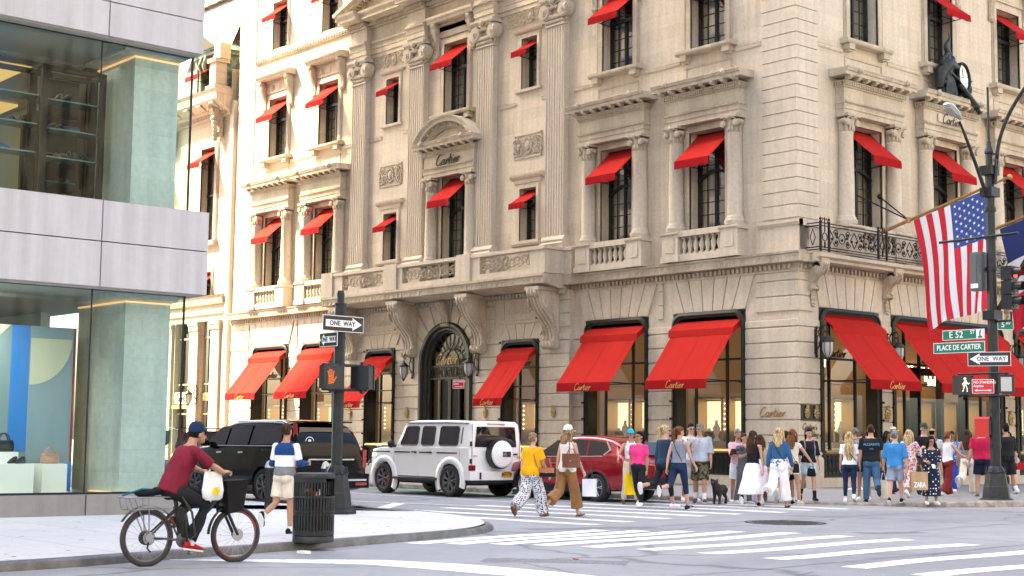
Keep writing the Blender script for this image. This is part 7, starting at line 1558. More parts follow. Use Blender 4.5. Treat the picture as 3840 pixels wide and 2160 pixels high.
    if skirt:
        kind,mt_,z1,fl=skirt; m=MB(); rg=[]; zt=1.04 if kind=='dress' else 1.02; kz=(J[0][1].y+J[1][1].y)/2; ay=(J[0][2].y+J[1][2].y)/2; sp=abs(J[0][2].y-J[1][2].y)/2
        for q in range(11):
            t=q/10; zz=zt+(z1-zt)*t; yy=(kz*min(1,t*2)*(1-max(0,t*2-1))+ay*max(0,t*2-1))*.8; hip=sin(min(t/.25,1)*PI/2)
            rx=(.152+.036*hip+fl*t)*w**.8; ry=(.118+.026*hip+fl*t*.8+sp*t*.9); n=28
            rg.append([((rx*(1+.05*t*sin(7*th)))*cos(th),yy+ry*(1+.06*t*sin(7*th+1))*sin(th),zz) for th in [2*PI*j/n for j in range(n)]])
        m.rings(rg,0,True,cap=True); remesh(m,'skirt',mt_,r,.016,.018,2)
    # ---- shoes
    for i,sd in ((0,-1),(1,1)):
        an,sa=J[i][2],J[i][3]; pitch=0 if sa>-.3 else -max(.2,min(1.15,abs(sa)*.95))
        if sa>.15: pitch=.2
        M=Matrix.Translation(an)@Matrix.Rotation(pitch,4,'X')@Matrix.Rotation(R(-8*sd),4,'Z'); m=MB(); m.X=M
        if shoes[0]!='sandal':
            m.rings([[(cos(t)*wx,yy,-.085+.012+zz*(.5+.5*sin(t))) for t in [2*PI*j/12 for j in range(12)]] for yy,wx,zz in ((-.085,.022,.05),(-.075,.034,.085),(-.04,.038,.10),(0,.039,.098),(.05,.043,.072),(.10,.048,.055),(.145,.044,.045),(.175,.022,.028))],0,True)
        else:
            m.tube([(-.042,.06,-.07),(0,.07,-.035),(.042,.06,-.07)],.012,6); m.tube([(-.035,-.03,-.07),(0,.02,-.02),(.035,-.03,-.07)],.010,6)
        m.rings([[(cos(t)*.046,-.085+.13+sin(t)*.135,zz) for t in [2*PI*j/16 for j in range(16)]] for zz in (-.086,-.068)],1,True)
        if shoes[0] not in('sandal','white'):
            for q in range(3): m.box(.040,.046,.01+q*.025,.02+q*.025,-.06,-.03,1); m.box(-.046,-.040,.01+q*.025,.02+q*.025,-.06,-.03,1)
        m.build('shoe',[shoes[0] if shoes[0]!='sandal' else 'skin_shoe',shoes[1]],r)
        if socks: m=MB(); kn_=J[i][1]; m.tube([an+Vector((0,0,-.03)),an.lerp(kn_,socks[1])],[.044,.048],10); m.build('sock',socks[0],r)
    # ---- hair, face, hats
    m=MB(); m.X=hd
    if style!='bald':
        m.rings([ell((0,-.022-.0,z_),a_,b_,18) for z_,a_,b_ in ((1.575,.050,.055),(1.60,.072,.070),(1.64,.081,.086),(1.69,.082,.094),(1.735,.066,.078),(1.765,.035,.045),(1.772,.008,.01))],0,True)
        m.ball((0,.028,1.716),(.068,.064,.040),0,14,8)
        if style in('long','straight'):
            rg=[]
            for q in range(9):
                t=q/8; zz=1.68+(hairlen-1.68)*t; wd=.085+.035*sin(min(1,t*1.4)*PI*.7); back=-.045-.065*min(1,t*2.2)+.02*t
                if t>.85: wd*=.72
                rg.append([(wd*cos(th)*(1+.06*sin(5*th+q)),back+.045*sin(th)+.006*sin(9*th+q),zz) for th in [2*PI*j/18 for j in range(18)]])
            m.rings(rg,0,True)
            for sd in (-1,1): m.tube([(sd*.072,.03,1.70),(sd*.092,.025,1.60),(sd*.10,.0,1.48),(sd*.09,.02,max(hairlen,1.36))],[.025,.03,.034,.018],8)
        if style=='ponytail': m.ball((0,-.125,1.70),.030); m.tube([(0,-.12,1.70),(0,-.17,1.66),(0,-.165,1.58),(0,-.15,1.50),(.01,-.14,hairlen)],[.028,.038,.040,.034,.010],9)
        if style=='bun': m.ball((0,-.135,1.66),(.042,.038,.038))
        if style=='tied': m.ball((0,-.10,1.62),(.05,.05,.06))
    else:
        m.rings([ell((0,-.015,z_),a_,b_,18) for z_,a_,b_ in ((1.58,.055,.06),(1.61,.074,.082),(1.655,.079,.093),(1.68,.077,.092),(1.69,.068,.08))],0,True)
    remesh(m,'hair',hair,r,.012,.008,1)
    f=MB(); f.X=hd
    for sd in (-1,1): f.ball((sd*.030,.083,1.640),(.013,.006,.006),0,8,5); f.box(sd*.030-.016,sd*.030+.016,.084,.092,1.655,1.660)
    f.build('eyes_and_brows','hair_black',r); f=MB(); f.X=hd; f.ball((0,.090,1.581),(.022,.007,.006),0,8,4); f.build('mouth','lips',r)
    if beard: f=MB(); f.X=hd; f.ball((0,.045,1.562),(.050,.052,.032),0,12,8); f.build('beard',beard,r)
    if glasses:
        f=MB(); f.X=hd
        for sd in (-1,1): 
            if glasses=='sun': f.ball((sd*.033,.094,1.640),(.028,.010,.021),0,10,6)
            else: f.tube([(sd*.033+.024*cos(t),.097,1.640+.018*sin(t)) for t in [2*PI*j/12 for j in range(12)]],.0025,4,closed=True)
            f.tube([(sd*.060,.085,1.645),(sd*.080,.0,1.648)],.004,4)
        f.box(-.01,.01,.098,.102,1.642,1.647); f.build('glasses','sunglasses',r)
    if hat:
        c=MB(); c.X=hd
        if hat[0]=='cap':
            c.rings([ell((0,-.012,z_),a_,b_,20) for z_,a_,b_ in ((1.675,.086,.105),(1.71,.086,.105),(1.75,.074,.092),(1.785,.045,.06),(1.795,.01,.012))],0,True)
            back=-1 if len(hat)>2 else 1
            c.rings([[(.072*cos(t),back*(.06+(.10+d)*sin(t))-.0,1.683-.03*sin(t)+zz) for t in [PI*j/12 for j in range(13)]] for d,zz in ((0,0),(.0,.008))]+[[(.072*cos(t),.06*back,1.69) for t in [PI*j/12 for j in range(13)]]],0,True,False,False); c.rings([[(.072*cos(t),back*(.06+.10*sin(t)),1.683-.03*sin(t)) for t in [PI*j/12 for j in range(13)]],[(.072*cos(t),.06*back,1.683) for t in [PI*j/12 for j in range(13)]]],0,True,False,False)
        else:
            c.rings([ell((0,-.01,z_),a_,b_,22) for z_,a_,b_ in ((1.70,.16,.175),(1.69,.17,.185),(1.705,.09,.11),(1.77,.083,.10),(1.80,.06,.075),(1.80,.01,.01))],0,True); c.rings([ell((0,-.01,z_),a_,b_,22) for z_,a_,b_ in ((1.708,.092,.112),(1.73,.090,.108))],1,True)
        c.build('hat',[hat[1],'black'],r)
    if extra: extra(r,T,hd,J,A)
    return r
def strap(r,pts,rad=.008,mt='black',name='strap'):
    m=MB(); m.tube(pts,rad,6); return m.build(name,mt,r)
C=cloth
C('knit_yellow',(.72,.36,.01)); C('dots_navy_white',(.62,.62,.66),pat='dots',c2=(.02,.03,.10),scale=26); C('silk_white',(.75,.72,.68)); C('satin_brown',(.27,.135,.05),.5); C('tee_pink',(.80,.05,.22)); C('tee_white',(.74,.74,.78)); C('leggings_black',(.014,.016,.02)); C('navy_top',(.020,.045,.085)); C('grey_tank',(.20,.23,.28)); C('leggings_navy',(.012,.026,.07)); C('shirt_white',(.70,.71,.78)); C('gingham',(.60,.64,.70),pat='check',c2=(.14,.17,.24),scale=62); C('camo',(.085,.085,.04),pat='camo',c2=(.20,.16,.10),c3=(.05,.06,.03),scale=14); C('pink_shirt',(.70,.42,.52)); C('khaki',(.62,.56,.47)); C('grey_suit',(.09,.10,.115)); C('black_tee',(.012,.013,.016)); C('skirt_white',(.78,.78,.80)); C('lilac',(.66,.50,.62)); C('denim_jacket',(.030,.10,.22)); C('blue_flowers',(.72,.74,.78),pat='floral',c2=(.72,.74,.78),c3=(.08,.16,.45),scale=26); C('cream_linen',(.70,.62,.50)); C('pale_blue',(.42,.60,.68)); C('denim',(.05,.12,.22)); C('jumpsuit_navy',(.016,.026,.07)); C('polo_blue',(.035,.20,.46)); C('stripe_grey',(.25,.28,.36)); C('pink_leaf',(.72,.55,.54),pat='floral',c2=(.72,.55,.54),c3=(.40,.10,.14),scale=34); C('tee_grey',(.55,.56,.60)); C('polka',(.010,.018,.045),pat='dots',c2=(.75,.75,.75),scale=12); C('burgundy',(.16,.018,.022)); C('paisley_blue',(.03,.09,.42),pat='floral',c2=(.35,.45,.60),c3=(.03,.12,.50),scale=30); C('trouser_blue',(.02,.08,.45)); C('trouser_cream',(.62,.56,.48)); C('tank_taupe',(.25,.20,.17)); C('polo_magenta',(.42,.012,.06)); C('short_navy',(.010,.014,.035)); C('tropical',(.10,.28,.30),pat='floral',c2=(.55,.05,.12),c3=(.03,.08,.20),scale=30); C('plaid',(.55,.55,.62),pat='check',c2=(.04,.06,.20),scale=40); C('olive',(.05,.06,.045)); C('teal',(.0,.13,.20)); C('cap_teal',(.0,.42,.50)); C('cap_white',(.62,.60,.55)); C('cap_green',(.04,.06,.04)); C('straw',(.60,.52,.40)); C('maroon_polo',(.17,.013,.032)); C('cap_navy',(.010,.025,.07)); C('trouser_dark',(.016,.018,.02)); C('sweater',(.16,.175,.185),pat='bands',c2=(.74,.75,.80),c3=(.010,.045,.17),scale=(1.09,1.27)); C('sleeve_white',(.74,.75,.80),pat=None); C('sleeve_navy',(.010,.045,.17)); C('black_cloth',(.01,.01,.011)); C('red_cap',(.5,.01,.02)); C('yellow_bag',(.80,.56,.01)); C('leather_brown',(.16,.06,.035),.45); C('leather_tan',(.36,.14,.06),.5); C('canvas',(.42,.37,.30)); C('kraft',(.46,.30,.17)); C('paper_white',(.62,.63,.74)); C('leather_red',(.40,.01,.015),.4); C('plastic_white',(.70,.72,.74),.3); C('scarf_yellow',(.72,.50,.08))
WALK=((20,4),(-16,34)); WALK2=((-16,34),(20,4)); STAND=((3,2,3),(-2,3,3)); STRIDE=((24,6),(-20,55)); STRIDE2=((-20,58),(22,4))
SW=((-18,8,12),(20,8,20)); SW2=((20,8,20),(-18,8,12))
# --- left group on the near crossing
def sweater_arms(r,T,hd,J,A):
    for i in (0,1):
        sh,el,ha=A[i]; m=MB(); m.tube([sh.lerp(el,-.08),sh.lerp(el,.5),sh.lerp(el,.8)],[.060,.058,.056],12); m.ball(tuple(sh.lerp(el,0)),.060,0,12,8); remesh(m,'sleeve','sleeve_white',r,.014,.01); m=MB(); m.tube([sh.lerp(el,.78),el,el.lerp(ha,.6),el.lerp(ha,.95)],[.059,.056,.050,.040],12); m.ball(tuple(el),.062,0,12,8); remesh(m,'sleeve','sleeve_navy',r,.014,.01)
person('man in navy, white and grey striped sweater and beige shorts walking past the litter bin',10.36,-25.04,.105,1.58,22,legs=((-12,52),(4,4)),arms=((6,14,88,10),(6,14,88,10)),fem=False,top='sweater',sleeve='none',topz=.92,loose=.012,bottom='khaki',bkind='shorts',bz=.78,hair='hair_brown',style='short',shoes=('black_cloth','sole_white'),socks=('tee_white',.12),skin='skin_tan',extra=sweater_arms)
def bagstrap(side=1,z=.95,y=.12):
    return lambda r,T,hd,J,A: strap(r,[T((side*.10,-.09,1.44)),T((side*.13,-.13,1.3)),T((side*.19,-.11,z+.15)),T((side*.21,0,z))],.010,'leather_tan','bag_strap')
person('stout short haired woman in mustard yellow top and dotted navy trousers',6.89,-17.14,0,1.67,38,legs=((-14,38),(20,6)),arms=((-6,10,14),(14,12,22)),w=1.34,top='knit_yellow',sleeve='short',topz=.86,loose=.025,bottom='dots_navy_white',bkind='wide',hair='hair_dirty_blonde',style='tied',shoes=('leather_tan','skin_shoe'),glasses='plain',extra=bagstrap(1),skin='skin_light')
def flow(r,T,hd,J,A): strap(r,[T((.10,-.08,1.46)),T((.14,-.13,1.3)),T((.17,-.12,1.1)),T((.19,.02,1.0))],.008,'leather_brown','bag_strap')
person('woman in white cap, white sleeveless top and long brown trousers',7.08,-16.36,0,1.80,42,legs=((-16,40),(16,4)),arms=((-8,8,10),(12,10,20)),top='silk_white',sleeve='none',topz=.86,loose=.012,bottom='satin_brown',bkind='wide',bz=.22,hair='hair_dirty_blonde',style='long',hairlen=1.40,hat=('cap','cap_white'),shoes=('sandal','skin_shoe'),extra=flow,yaw=20)
# --- meeting group behind the red car
person('woman in turquoise cap and white crop top with tattooed arm, facing the camera',3.69,-11.12,0,1.74,168,legs=((14,6),(-8,14)),arms=((4,4,10),(38,34,18)),top='tee_white',sleeve='none',topz=1.06,bottom='khaki',bkind='pants',hat=('cap','cap_teal'),hair='hair_brown',style='tied',shoes=('sandal','skin_shoe'),nod=-12,skin='skin_tan')
def fanny(r,T,hd,J,A): m=MB(); m.ball(tuple(T((0,.13,.99))),(.13,.04,.055),0,12,6); m.tube([T((.19*cos(t),.13*sin(t),1.0)) for t in [2*PI*j/20 for j in range(20)]],.014,6,closed=True); m.build('waist_bag','black',r)
person('dark haired woman in bright pink T-shirt and black leggings with waist bag',4.35,-11.5,0,1.74,205,legs=((18,10),(-14,20)),arms=((2,6,12),(-6,8,10)),w=1.25,top='tee_pink',sleeve='short',topz=.98,bottom='leggings_black',bkind='leggings',hair='hair_black',style='ponytail',hairlen=1.48,glasses='sun',shoes=('white','sole_white'),extra=fanny,nod=-10,yaw=25,skin='skin_tan')
person('tall blonde ponytailed woman in navy long sleeved top and black leggings',5.45,-11.81,0,1.88,48,legs=((-24,62),(12,2)),arms=((-4,6,8),(8,6,14)),top='navy_top',sleeve='long',topz=.92,bottom='leggings_black',bkind='leggings',bz=.35,hair='hair_blonde',style='ponytail',hairlen=1.42,glasses='sun',shoes=('white','sole_white'),yaw=25)
person('auburn ponytailed woman in grey tank top and navy leggings',6.07,-11.98,0,1.85,36,legs=((-24,60),(14,3)),arms=((-14,10,12),(16,12,24)),top='grey_tank',sleeve='none',topz=.95,loose=.008,bottom='leggings_navy',bkind='leggings',bz=.45,hair='hair_auburn',style='ponytail',hairlen=1.40,glasses='plain',shoes=('leggings_navy','sole_white'),yaw=25,extra=lambda r,T,hd,J,A: strap(r,[T((-.10,-.10,1.44)),T((0,-.14,1.25)),T((.14,-.13,1.02))],.009,'black','bag_strap'))
person('heavy man in white shirt and dark sunglasses with red bag strap',3.49,-8.77,0,1.93,172,legs=((14,8),(-10,14)),arms=((4,8,14),(6,8,16)),fem=False,w=1.25,top='shirt_white',sleeve='short',topz=.90,loose=.012,bottom='khaki',bkind='shorts',bz=.85,hair='hair_black',style='short',glasses='sun',shoes=('white','sole_white'),yaw=-10,extra=lambda r,T,hd,J,A: strap(r,[T((.12,.12,1.42)),T((0,.17,1.25)),T((-.15,.17,1.0))],.016,'burgundy','bag_strap'))
def buttons(r,T,hd,J,A):
    m=MB()
    for q in range(5): m.ball(tuple(T((0,.165-.01*q,1.36-.09*q))),.010,0,6,4)
    m.build('shirt_buttons','black',r); strap(r,[T((.13,-.06,1.46)),T((.14,.14,1.35)),T((.17,.12,1.05))],.014,'canvas','bag_strap')
person('man in small checked shirt and camouflage shorts, white socks and green trainers',4.25,-9.26,0,1.92,190,legs=((16,8),(-10,14)),arms=((8,8,16),(26,10,110,20)),fem=False,w=1.15,top='gingham',sleeve='elbow',topz=.90,loose=.02,bottom='camo',bkind='shorts',bz=.95,hair='hair_grey',style='short',glasses='plain',shoes=('olive','sole_white'),socks=('tee_white',.36),yaw=30,extra=buttons,skin='skin_tan')
# --- crossing group in front of the corner pier
person('grey bearded man in pink shirt and white shorts holding a tablet',4.36,-7.99,0,1.80,160,legs=STAND,arms=((30,10,70,25),(30,10,60,10)),fem=False,top='pink_shirt',sleeve='elbow',topz=.92,bottom='shirt_white',bkind='shorts',bz=.8,hair='hair_grey',style='short',beard='hair_grey',shoes=('white','sole_white'),skin='skin_tan')
person('person in charcoal suit raising a black camera behind the white skirt woman',4.75,-8.2,0,1.72,150,legs=((8,4),(-8,8)),arms=((35,12,80,15),(35,12,80,15)),fem=False,top='grey_suit',sleeve='short',topz=.92,bottom='grey_suit',bkind='pants',hair='hair_brown',style='short',shoes=('tee_grey','sole_white'),skin='skin_tan')
person('long brown haired woman in black top and flowing white skirt touching her hair',5.86,-9.17,0,1.78,28,legs=((-14,36),(12,4)),arms=((100,20,125,30),(-6,12,8)),top='black_tee',sleeve='none',topz=.95,skirt=('skirt','skirt_white',.30,.10),hair='hair_brown',style='long',hairlen=1.22,shoes=('black_cloth','sole_white'),yaw=25,socks=('tee_white',.15))
person('dark haired woman in white top and lilac wide trousers walking behind',5.15,-8.05,0,1.72,20,legs=WALK,arms=SW,top='tee_white',sleeve='none',topz=.92,bottom='lilac',bkind='wide',hair='hair_brown',style='long',hairlen=1.15,shoes=('tee_grey','sole_white'))
def shirt_tail(r,T,hd,J,A):
    m=MB(); m.rings([[tuple(T((.172*cos(t)*q,.125*sin(t)*q,zz))) for t in [2*PI*j/18 for j in range(18)]] for zz,q in ((.86,1.14),(.93,1.12),(1.06,1.10))],0,True,False); m.build('shirt_tail','blue_flowers',r,fix=False); strap(r,[T((-.12,-.12,1.45)),T((.02,-.15,1.25)),T((.17,-.12,1.02))],.010,'black','bag_strap')
person('blonde woman in blue denim jacket and white trousers with sunglasses on her head',6.53,-9.02,0,1.86,30,legs=((-18,48),(12,3)),arms=((-4,12,14),(6,14,18)),w=1.08,top='denim_jacket',sleeve='long',topz=1.0,loose=.012,bottom='skirt_white',bkind='wide',bz=.2,hair='hair_blonde',style='long',hairlen=1.32,shoes=('sandal','sole_dark'),extra=shirt_tail)
person('dark haired person in white shorts mostly hidden behind the denim jacket woman',5.35,-7.3,0,1.83,25,legs=WALK2,arms=SW,fem=False,top='shirt_white',sleeve='short',topz=.92,bottom='short_navy',bkind='shorts',bz=.7,hair='hair_brown',style='short',shoes=('black_cloth','sole_white'),socks=('tee_white',.2),skin='skin_tan')
person('red haired woman in cream sleeveless top and beige shorts',5.55,-7.3,0,1.84,38,legs=((-18,46),(12,4)),arms=((-8,10,14),(34,24,10)),top='cream_linen',sleeve='cap',topz=.94,bottom='cream_linen',bkind='shorts',bz=.45,hair='hair_auburn',style='long',hairlen=1.28,shoes=('cream_linen','sole_white'),extra=lambda r,T,hd,J,A: strap(r,[T((-.10,-.11,1.45)),T((.04,-.15,1.2)),T((.20,-.11,.92))],.008,'black','bag_strap'))
def pack(r,T,hd,J,A):
    for sd in (-1,1): strap(r,[T((sd*.10,-.11,1.42)),T((sd*.11,.02,1.475)),T((sd*.12,.13,1.3)),T((sd*.14,.08,1.08))],.020,'tropical','backpack_strap')
    m=MB(); m.ball(tuple(T((0,-.17,1.22))),(.14,.08,.2),0,14,10); m.build('backpack','black_cloth',r)
person('young woman in black T-shirt, pale blue shorts and patterned backpack stepping off the pavement',5.46,-6.53,.08,1.80,176,legs=((12,6),(-14,24)),arms=((2,10,10),(4,10,12)),top='black_tee',sleeve='elbow',topz=.90,loose=.015,bottom='pale_blue',bkind='shorts',bz=.62,hair='hair_black',style='ponytail',hairlen=1.42,shoes=('black_cloth','sole_dark'),socks=('black_cloth',.4),yaw=-12,nod=6,extra=pack,skin='skin_light')
# --- corner pavement group
person('grey haired woman with a bun and plaid shirt looking into the shop window',1.9,0.3,.12,1.84,-30,legs=STAND,arms=((20,10,60,10),(4,8,10)),top='plaid',sleeve='long',topz=.85,bottom='khaki',bkind='shorts',bz=.6,hair='hair_grey',style='bun',shoes=('white','sole_white'),skin='skin_tan')
person('woman with very long pale blonde hair, white T-shirt and navy leggings',6.1,-5.7,.05,1.74,14,legs=((4,8),(-10,20)),arms=((2,8,14),(4,12,20)),top='tee_white',sleeve='short',topz=.90,loose=.012,bottom='leggings_navy',bkind='leggings',bz=.16,hair='hair_blonde',style='straight',hairlen=1.0,shoes=('white','sole_white'),socks=('tee_white',.16),extra=lambda r,T,hd,J,A: strap(r,[T((.0,-.145,1.22)),T((.16,-.12,1.03))],.012,'black','bag_strap'))
def backtext(r,T,hd,J,A):
    m=MB(); M=Matrix(((1,0,0,0),(0,0,1,0),(0,1,0,0),(0,0,0,1))); M=Matrix(((1,0,0,0),(0,0,-1,0),(0,1,0,0),(0,0,0,1)))
    for t_,s_,zz,dy in (('ALLSAINTS',.075,1.30,-.168),('LONDON',.02,1.20,-.165)):
        vs,fs=text_mesh(t_,s_,ext=.002,bold=.0015,spacing=1.0); m.add([T((v[0],dy-v[2],v[1]+zz)) for v in vs],fs)
    m.build('shirt_lettering','print_blue',r)
mat('print_blue',(.10,.28,.48),.7)
person('broad man in black T-shirt with pale blue lettering on the back and blue jeans',6.56,-5.42,.04,1.93,10,legs=((6,4,3),(-18,50,3)),arms=((4,8,12),(4,10,10)),fem=False,w=1.08,top='black_tee',sleeve='short',topz=.88,loose=.016,bottom='denim',bkind='jeans',hair='hair_brown',style='short',shoes=('black_cloth','sole_dark'),extra=backtext)
person('woman with both hands behind her head, mostly hidden behind the black T-shirt man',5.85,-4.75,.06,1.74,12,legs=((6,4,4),(-6,8,4)),arm_pts=[((-.30,-.02,1.56),(-.09,-.08,1.60)),((.30,-.02,1.58),(.09,-.08,1.62))],top='navy_top',sleeve='none',topz=.95,bottom='short_navy',bkind='shorts',bz=.4,hair='hair_brown',style='tied',shoes=('white','sole_white'),skin='skin_tan')
person('black haired woman in navy V-neck jumpsuit facing the camera',4.55,-1.9,.1,1.74,165,legs=((12,6),(-10,16)),arms=((2,8,12),(4,8,10)),top='jumpsuit_navy',sleeve='cap',topz=.9,neck_open=1,bottom='jumpsuit_navy',bkind='wide',hair='hair_black',style='long',hairlen=1.32,shoes=('sandal','skin_shoe'),yaw=-30,skin='skin_brown')
person('person in straw hat and teal shirt at the shop window pier',2.96,0.71,.12,1.84,15,legs=STAND,arms=((4,8,12),(4,8,10)),fem=False,top='teal',sleeve='short',topz=.9,bottom='khaki',bkind='pants',hat=('sun','straw'),hair='hair_grey',style='short',shoes=('black_cloth','sole_dark'))
person('grey haired man in blue polo shirt and striped grey shorts',7.6,-5.9,.06,1.74,24,legs=((-10,14),(20,6)),arms=((10,14,14),(-6,12,12)),fem=False,w=1.12,top='polo_blue',sleeve='elbow',topz=.86,loose=.014,bottom='stripe_grey',bkind='shorts',bz=.85,hair='hair_grey',style='short',glasses='sun',shoes=('black_cloth','sole_white'),yaw=25)
person('blonde woman in pale pink leaf patterned dress with canvas shoulder bag',6.17,-3.22,.09,1.80,38,legs=((14,6),(-14,30)),arms=((4,8,12),(28,16,20)),w=1.1,top='pink_leaf',sleeve='elbow',topz=.88,loose=.014,bottom='pink_leaf',bkind='wide',bz=.14,hair='hair_blonde',style='long',hairlen=1.38,shoes=('white','sole_white'),skin='skin_light')
person('man in dark green cap, glasses and black T-shirt gesturing by the entrance',5.39,-1.36,.1,1.96,178,legs=STAND,arms=((10,8,20),(20,10,80,20)),fem=False,top='black_tee',sleeve='elbow',topz=.92,loose=.012,bottom='olive',bkind='pants',hat=('cap','cap_green'),hair='hair_black',style='short',glasses='plain',shoes=('black_cloth','sole_white'),yaw=-15)
person('balding man in light grey T-shirt with black bag, seen from behind',4.86,-0.13,.12,1.84,20,legs=STAND,arms=((4,8,12),(10,10,40)),fem=False,w=1.1,top='tee_grey',sleeve='short',topz=.9,bottom='black_tee',bkind='pants',hair='hair_black',style='bald',shoes=('black_cloth','sole_dark'),skin='skin_tan',yaw=30,extra=lambda r,T,hd,J,A: pack(r,T,hd,J,A))
person('woman in long navy dress with white polka dots and sunglasses facing the camera',8.15,-5.2,.07,1.62,176,legs=((2,2,3),(-2,2,3)),arms=((4,10,14),(22,12,62,6)),w=1.14,top='polka',sleeve='elbow',topz=.98,loose=.014,neck_open=1,skirt=('dress','polka',.22,.03),hair='hair_black',style='long',hairlen=1.36,glasses='sun',shoes=('white','sole_white'),skin='skin_tan')
person('auburn woman in white top and burgundy trousers reaching out her arm',6.17,-1.42,.1,1.74,60,legs=((12,6),(-10,18)),arms=((4,8,12),(36,20,30)),top='tee_white',sleeve='none',topz=.92,bottom='burgundy',bkind='wide',hair='hair_auburn',style='tied',glasses='sun',shoes=('white','sole_white'))
person('older woman in blue paisley blouse and blue trousers facing left',4.15,1.95,.13,1.76,215,legs=((10,6),(-10,18)),arms=((4,8,14),(14,10,70,10)),w=1.2,top='paisley_blue',sleeve='elbow',topz=.84,loose=.02,bottom='trouser_blue',bkind='pants',hair='hair_black',style='tied',shoes=('white','sole_white'),skin='skin_brown')
person('long dark haired woman in taupe top and cream wide trousers striding away',5.43,0.74,.12,1.82,30,legs=((-22,50),(14,4)),arms=((-20,16,40),(10,10,20)),top='tank_taupe',sleeve='none',topz=.95,bottom='trouser_cream',bkind='wide',hair='hair_brown',style='long',hairlen=1.2,shoes=('tee_grey','sole_white'),skin='skin_tan')
person('man in magenta polo shirt and navy shorts left of the lamp post',6.9,-0.9,.1,1.92,8,legs=((6,4,3),(-6,8,3)),arms=((4,12,16),(6,10,20)),fem=False,w=1.16,top='polo_magenta',sleeve='short',topz=.90,loose=.018,bottom='short_navy',bkind='shorts',bz=.78,hair='hair_grey',style='short',shoes=('skin_shoe','sole_dark'))
person('man in black T-shirt and long black shorts right of the lamp post',6.07,1.75,.12,1.93,-18,legs=((6,4,3),(-8,12,3)),arms=((4,10,14),(6,12,14)),fem=False,w=1.1,top='black_tee',sleeve='elbow',topz=.88,loose=.02,bottom='black_tee',bkind='shorts',bz=1.0,hair='hair_black',style='short',shoes=('white','sole_white'),socks=('tee_white',.25),skin='skin_tan')
person('woman with glasses in colourful tropical dress at the right edge of the picture',4.7,4.1,.14,1.80,190,legs=((12,8),(-12,24)),arms=((4,8,14),(10,12,30)),top='tropical',sleeve='none',topz=.9,skirt=('dress','tropical',.62,.05),hair='hair_black',style='long',hairlen=1.4,glasses='plain',shoes=('paisley_blue','sole_white'),skin='skin_tan')
# ================================================================ things people carry
def carry(name,lab,loc,sx,sy,sz,mt,rot=0,handle=.12,group=None,lid=None,txt=None,soft=False,cat='bag',hm=None,strapup=0):
    r=empty(name,loc,R(49.3-rot)); tag(r,lab,cat,group); m=MB()
    if soft: m.rings([[(cos(t)*sx/2*q,sin(t)*sy/2*q2,z_*sz) for t in [2*PI*j/18 for j in range(18)]] for z_,q,q2 in ((0,.8,.7),(.06,1,1),(.4,1.0,1.05),(.75,.92,.8),(1,.8,.35))],0,True)
    else:
        m.box(-sx/2,sx/2,-sy/2,sy/2,0,sz)
        m.quad((-sx/2,-sy/2-.001,sz*.3),(0,-sy/2-.004,sz*.15),(sx/2,-sy/2-.001,sz*.3),(0,-sy/2+.0,sz*.5))
    m.build('bag_body',mt,r)
    for sg in (-1,1): m=MB(); m.tube([(sg*0-sx*.25,sg*sy*.3,sz),(-sx*.12,sg*sy*.2,sz+handle*.9),(sx*.12,sg*sy*.2,sz+handle*.9),(sx*.25,sg*sy*.3,sz)],.006,5); m.build('handle',hm or mt,r)
    if lid: m=MB(); m.box(-sx/2-.004,sx/2+.004,-sy/2-.012,-sy/2,sz*.45,sz*1.0); m.box(-.02,.02,-sy/2-.02,-sy/2-.01,sz*.42,sz*.52,1); m.build('flap',[lid,'brass'],r)
    if txt: m=MB(); vs,fs=text_mesh(txt,sz*.36,ext=.002,bold=.004,spacing=.82,sx=.80); m.add([(v[0],-sy/2-.008-v[2],v[1]*1.15+sz*.27) for v in vs],fs); m.build('lettering','sign_white',r)
    return r
carry('shopping_bag','brown kraft paper shopping bag with large white lettering',(8.04,-5.56,.42),.40,.16,.44,'kraft',rot=0,handle=.18,txt='ZARA')
carry('shopping_bag','pale lilac paper bag in the hand of the woman in brown trousers',(7.62,-16.25,.42),.26,.12,.34,'paper_white',rot=20,handle=.24,hm='black')
carry('handbag','brown leather handbag on the hip of the woman in the white cap',(7.35,-16.5,.98),.34,.10,.28,'leather_brown',rot=20,handle=.1,lid='leather_brown')
carry('handbag','black and tan flap handbag hanging beside the mustard yellow top',(7.26,-17.05,.80),.32,.10,.18,'black_cloth',rot=25,handle=.2,lid='leather_tan',hm='leather_tan')
carry('shopping_bag','bright yellow shopping bag beside the pink T-shirt',(4.0,-11.45,.25),.26,.12,.5,'yellow_bag',rot=0,handle=.35)
carry('handbag','small black handbag at the hip of the denim jacket woman',(6.82,-8.75,.82),.17,.09,.22,'black_cloth',rot=30,soft=True,handle=.06)
carry('handbag','black crossbody bag beside the beige shorts of the red haired woman',(5.95,-7.05,.70),.24,.09,.20,'black_cloth',rot=40,soft=True,handle=.06)
carry('tote_bag','beige and brown tote under the arm of the white skirt woman',(6.15,-8.98,.98),.30,.12,.34,'canvas',rot=30,handle=.24,soft=True,hm='leather_brown')
carry('tote_bag','canvas shoulder bag of the woman in the pink leaf dress',(6.68,-2.72,.62),.34,.13,.46,'canvas',rot=40,handle=.3,soft=True)
carry('tote_bag','white cloth bag between the blue polo man and the navy jumpsuit',(6.2,-4.4,.12),.24,.08,.48,'cream_linen',rot=0,handle=.2,soft=True)
carry('handbag','small red leather handbag of the woman in the tropical dress',(5.05,4.25,.80),.28,.09,.20,'leather_red',rot=190,lid='leather_red',handle=.05)
m=MB(); m.box(-.14,.14,-.01,.01,-.09,.09); tag(m.build('tablet','leather_brown',None,(4.55,-8.3,1.28),rot=(R(-30),0,R(-100))),'brown cased tablet in the hands of the bearded man','tablet')
